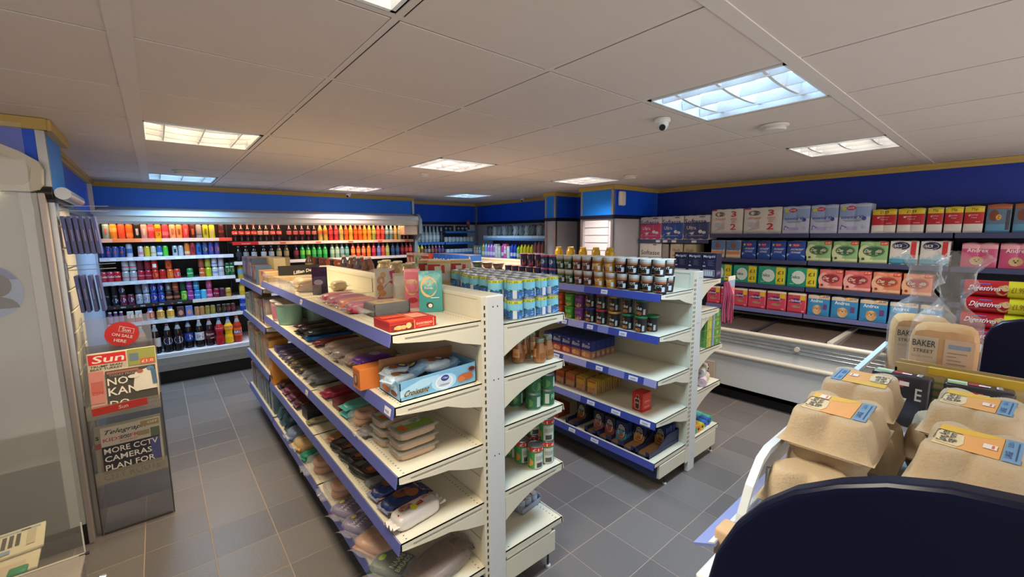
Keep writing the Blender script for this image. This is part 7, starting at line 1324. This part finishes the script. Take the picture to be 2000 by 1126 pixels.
bshelf(FS2, 4.72, 4.66, 4.98, 6.45, 1.625, mat('#5f86b4', .4), 'x'); bshelf(FS2, 4.6, 4.66, 4.98, 6.9, 1.29, BS2, 'x')
b = B(); b.box(4.975, 4.64, .2, 4.995, 6.5, 1.64, mat('#5a5a70', .6)); part('back_panel', b, FS2)
wB = 'on the tall bottle shelf'; gB = 'bottles on the far wall'
for k in range(9):
    c = ['#a8b060', '#b0b868', '#9ab0a0', '#98a8b0', '#a8b8bc', '#9cb0b8', '#a0b4bc', '#98acb4', '#2c2834'][k]
    put(bottle(.285, .036, c, ['#c8cc8c', '#c8cc90', '#b8c8bc', '#b0c0c8', '#c8d0d4', '#c0ccd4', '#c8d0d8', '#c0ccd4', '#4c4058'][k], '#c8ccd4' if k < 8 else '#3a2c44', (), .2, .45, 'spirit_bottle', sh=.6, air=.62, aircol='#b8c4cc'), (3.40+.077*k, 6.80, 1.561), 0, ['yellowish tonic bottle', 'yellowish tonic bottle', 'clear spirit bottle', 'clear spirit bottle', 'clear spirit bottle', 'clear spirit bottle', 'clear spirit bottle', 'clear spirit bottle', 'dark purple spirit bottle'][k], wB, k, gB)
for k in range(10): put(bottle(.20, .03, ['#b07a3c', '#a86a2c', '#c8c43c', '#c4c034', '#2c2024', '#3a2a28', '#5a3a2c', '#6a2c3c', '#4c2a4c', '#3a2440'][k], ['#a8483c', '#a04a34', '#c8c468', '#b04a3c', '#8c8478', '#a89c8c', '#a85a4c', '#984858', '#7a5488', '#645080'][k], '#c8b89c', (), .3, .6), (3.38+.07*k, 6.76, 1.331), 0, ['amber cordial bottle', 'amber cordial bottle', 'lime yellow bottle', 'lime yellow bottle', 'dark bottle', 'dark bottle', 'dark bottle', 'plum coloured bottle', 'purple bottle', 'purple bottle'][k], 'on the low far shelf', k, gB)
for k in range(8): put(pouch(.075, .06, .10, '#b8c0c4', [('e', .5, .5, .3, .3, '#d8dce0')], seed=k, wob=.06, ends=False, name='bagged_sundries'), (4.11+.082*k, 6.80, 1.556), 0, 'silvery bag of sundries', 'on the middle blue shelf', k, 'bagged sundries')
for k in range(7): put(box(.07, .06, .06, '#c3cbd2', [('r', .1, .2, .9, .8, '#a8b8c8')], name='small_box'), (4.12+.085*k, 6.76, 1.556) if 0 else (4.12+.085*k, 6.775, 1.371), 0, 'small white box', 'on the lower blue shelf', k, 'small white boxes')
for k in range(6): put(bottle(.11, .025, ['#2c2c30', '#2a3440', '#8aa04a', '#242428', '#3a2c2c', '#2c3a30'][k], '#8c9094', '#b8bcc0', (), .3, .6, 'jar_bottle'), (4.12+.09*k, 6.80, 1.761), 0, ['black little bottle', 'slate little bottle', 'olive little bottle', 'coal black little bottle', 'brown little bottle', 'dark green little bottle'][k], 'on the topmost blue shelf', k, gB)
fg = thing('figurine', 'small dark and pink ornament standing on the topmost blue shelf', 'ornament', (4.64, 6.84, 1.761))
b = B(); b.lathe([(.035, 0, mat('#c8ccd0', .4)), (.03, .03, mat('#3a2a2c', .5)), (.022, .08, mat('#8a5048', .6)), (.035, .13, mat('#a8645c', .6)), (.03, .18, mat('#8a4a48', .6)), (.018, .21, mat('#4a2a2c', .6)), (.001, .235, mat('#4a2a2c', .6))], 14); part('body', b, fg)
for k in range(12):
    put(box(.145, .2, .045, '#c9d0d8', [('t', 'price', .5, .5, .5, .3, '#8a9098')], name='header_tray', cat='tray'), (4.82, 4.74+.15*k, 1.626), LW, 'small white labelled tray under the silver bags', 'from the column', k, 'white trays on the far wall', 'counted')
    for s in range(2): put(pouch(.14, .06, .17, ['#9aa4ac', '#7c868e', '#b0b8be', '#6a6c72'][(k+s) % 4], [('r', .3, .3, .7, .7, '#5a5e66')], seed=k*2+s, wob=.20, ends=False, rough=.15, p=6, name='silver_bag'), (4.80+.05*s, 4.72+.15*k+.05*s, 1.671), LW+.3*(s-.5)+.2*((k*3) % 3-1), 'crumpled silver bag of hardware', 'on the right far wall %s' % ('front row', 'rear row')[s], k, 'silver bags on the far wall', 'from the column')
HW = [('#b09a68', .20, 'box', 'beige box'), ('#8a7a94', .20, 'box', 'plum box with white end'), ('#4a8a80', .2, 'box', 'sea green box'), ('#b89a4c', .24, 'b', 'amber spray bottle'), ('#7aa4c4', .24, 'b', 'sky blue bottle'), ('#b070b8', .235, 'b', 'lilac bottle'), ('#b878b8', .235, 'b', 'lilac bottle'), ('#b068b0', .235, 'b', 'lilac bottle'),
      ('#c8b49c', .235, 'box', 'tan box'), ('#b8b0a4', .2, 'box', 'grey box'), ('#c83a8c', .24, 'b', 'magenta bottle'), ('#d8507c', .24, 'box', 'hot pink box'), ('#c8c0b8', .2, 'box', 'off white box'), ('#3048b0', .235, 'b', 'royal blue bottle'), ('#2c40a8', .235, 'b', 'royal blue bottle'), ('#88b43c', .21, 'b', 'lime green bottle'), ('#d8c024', .235, 'b', 'bright yellow bottle'), ('#d8c024', .235, 'b', 'bright yellow bottle'), ('#d4bc20', .235, 'b', 'bright yellow bottle'), ('#d8c42c', .235, 'b', 'bright yellow bottle'),
      ('#8a4c4c', .28, 'b', 'maroon aerosol'), ('#a05a50', .28, 'b', 'brick red aerosol'), ('#8c5048', .28, 'b', 'maroon aerosol'), ('#4c8a50', .28, 'b', 'green aerosol')]
for k, (c, h, t_, d) in enumerate(HW[::-1]):
    tt = box(.075, .06, h, c, [('r', .1, .3, .9, .6, '#c8c4c4'), ('e', .5, .75, .3, .12, '#d8d4c8')], name='household_box') if t_ == 'box' else bottle(h, .034, c, '#c8c0c8', c, (), .15, .4, 'cleaner_bottle', sh=.78, air=.99)
    put(tt, (4.665, 4.72+.083*k, 1.2905), LW, d, 'in the cleaning row by the far wall', k, 'cleaning goods on the far wall', 'from the column')

finish_labels()
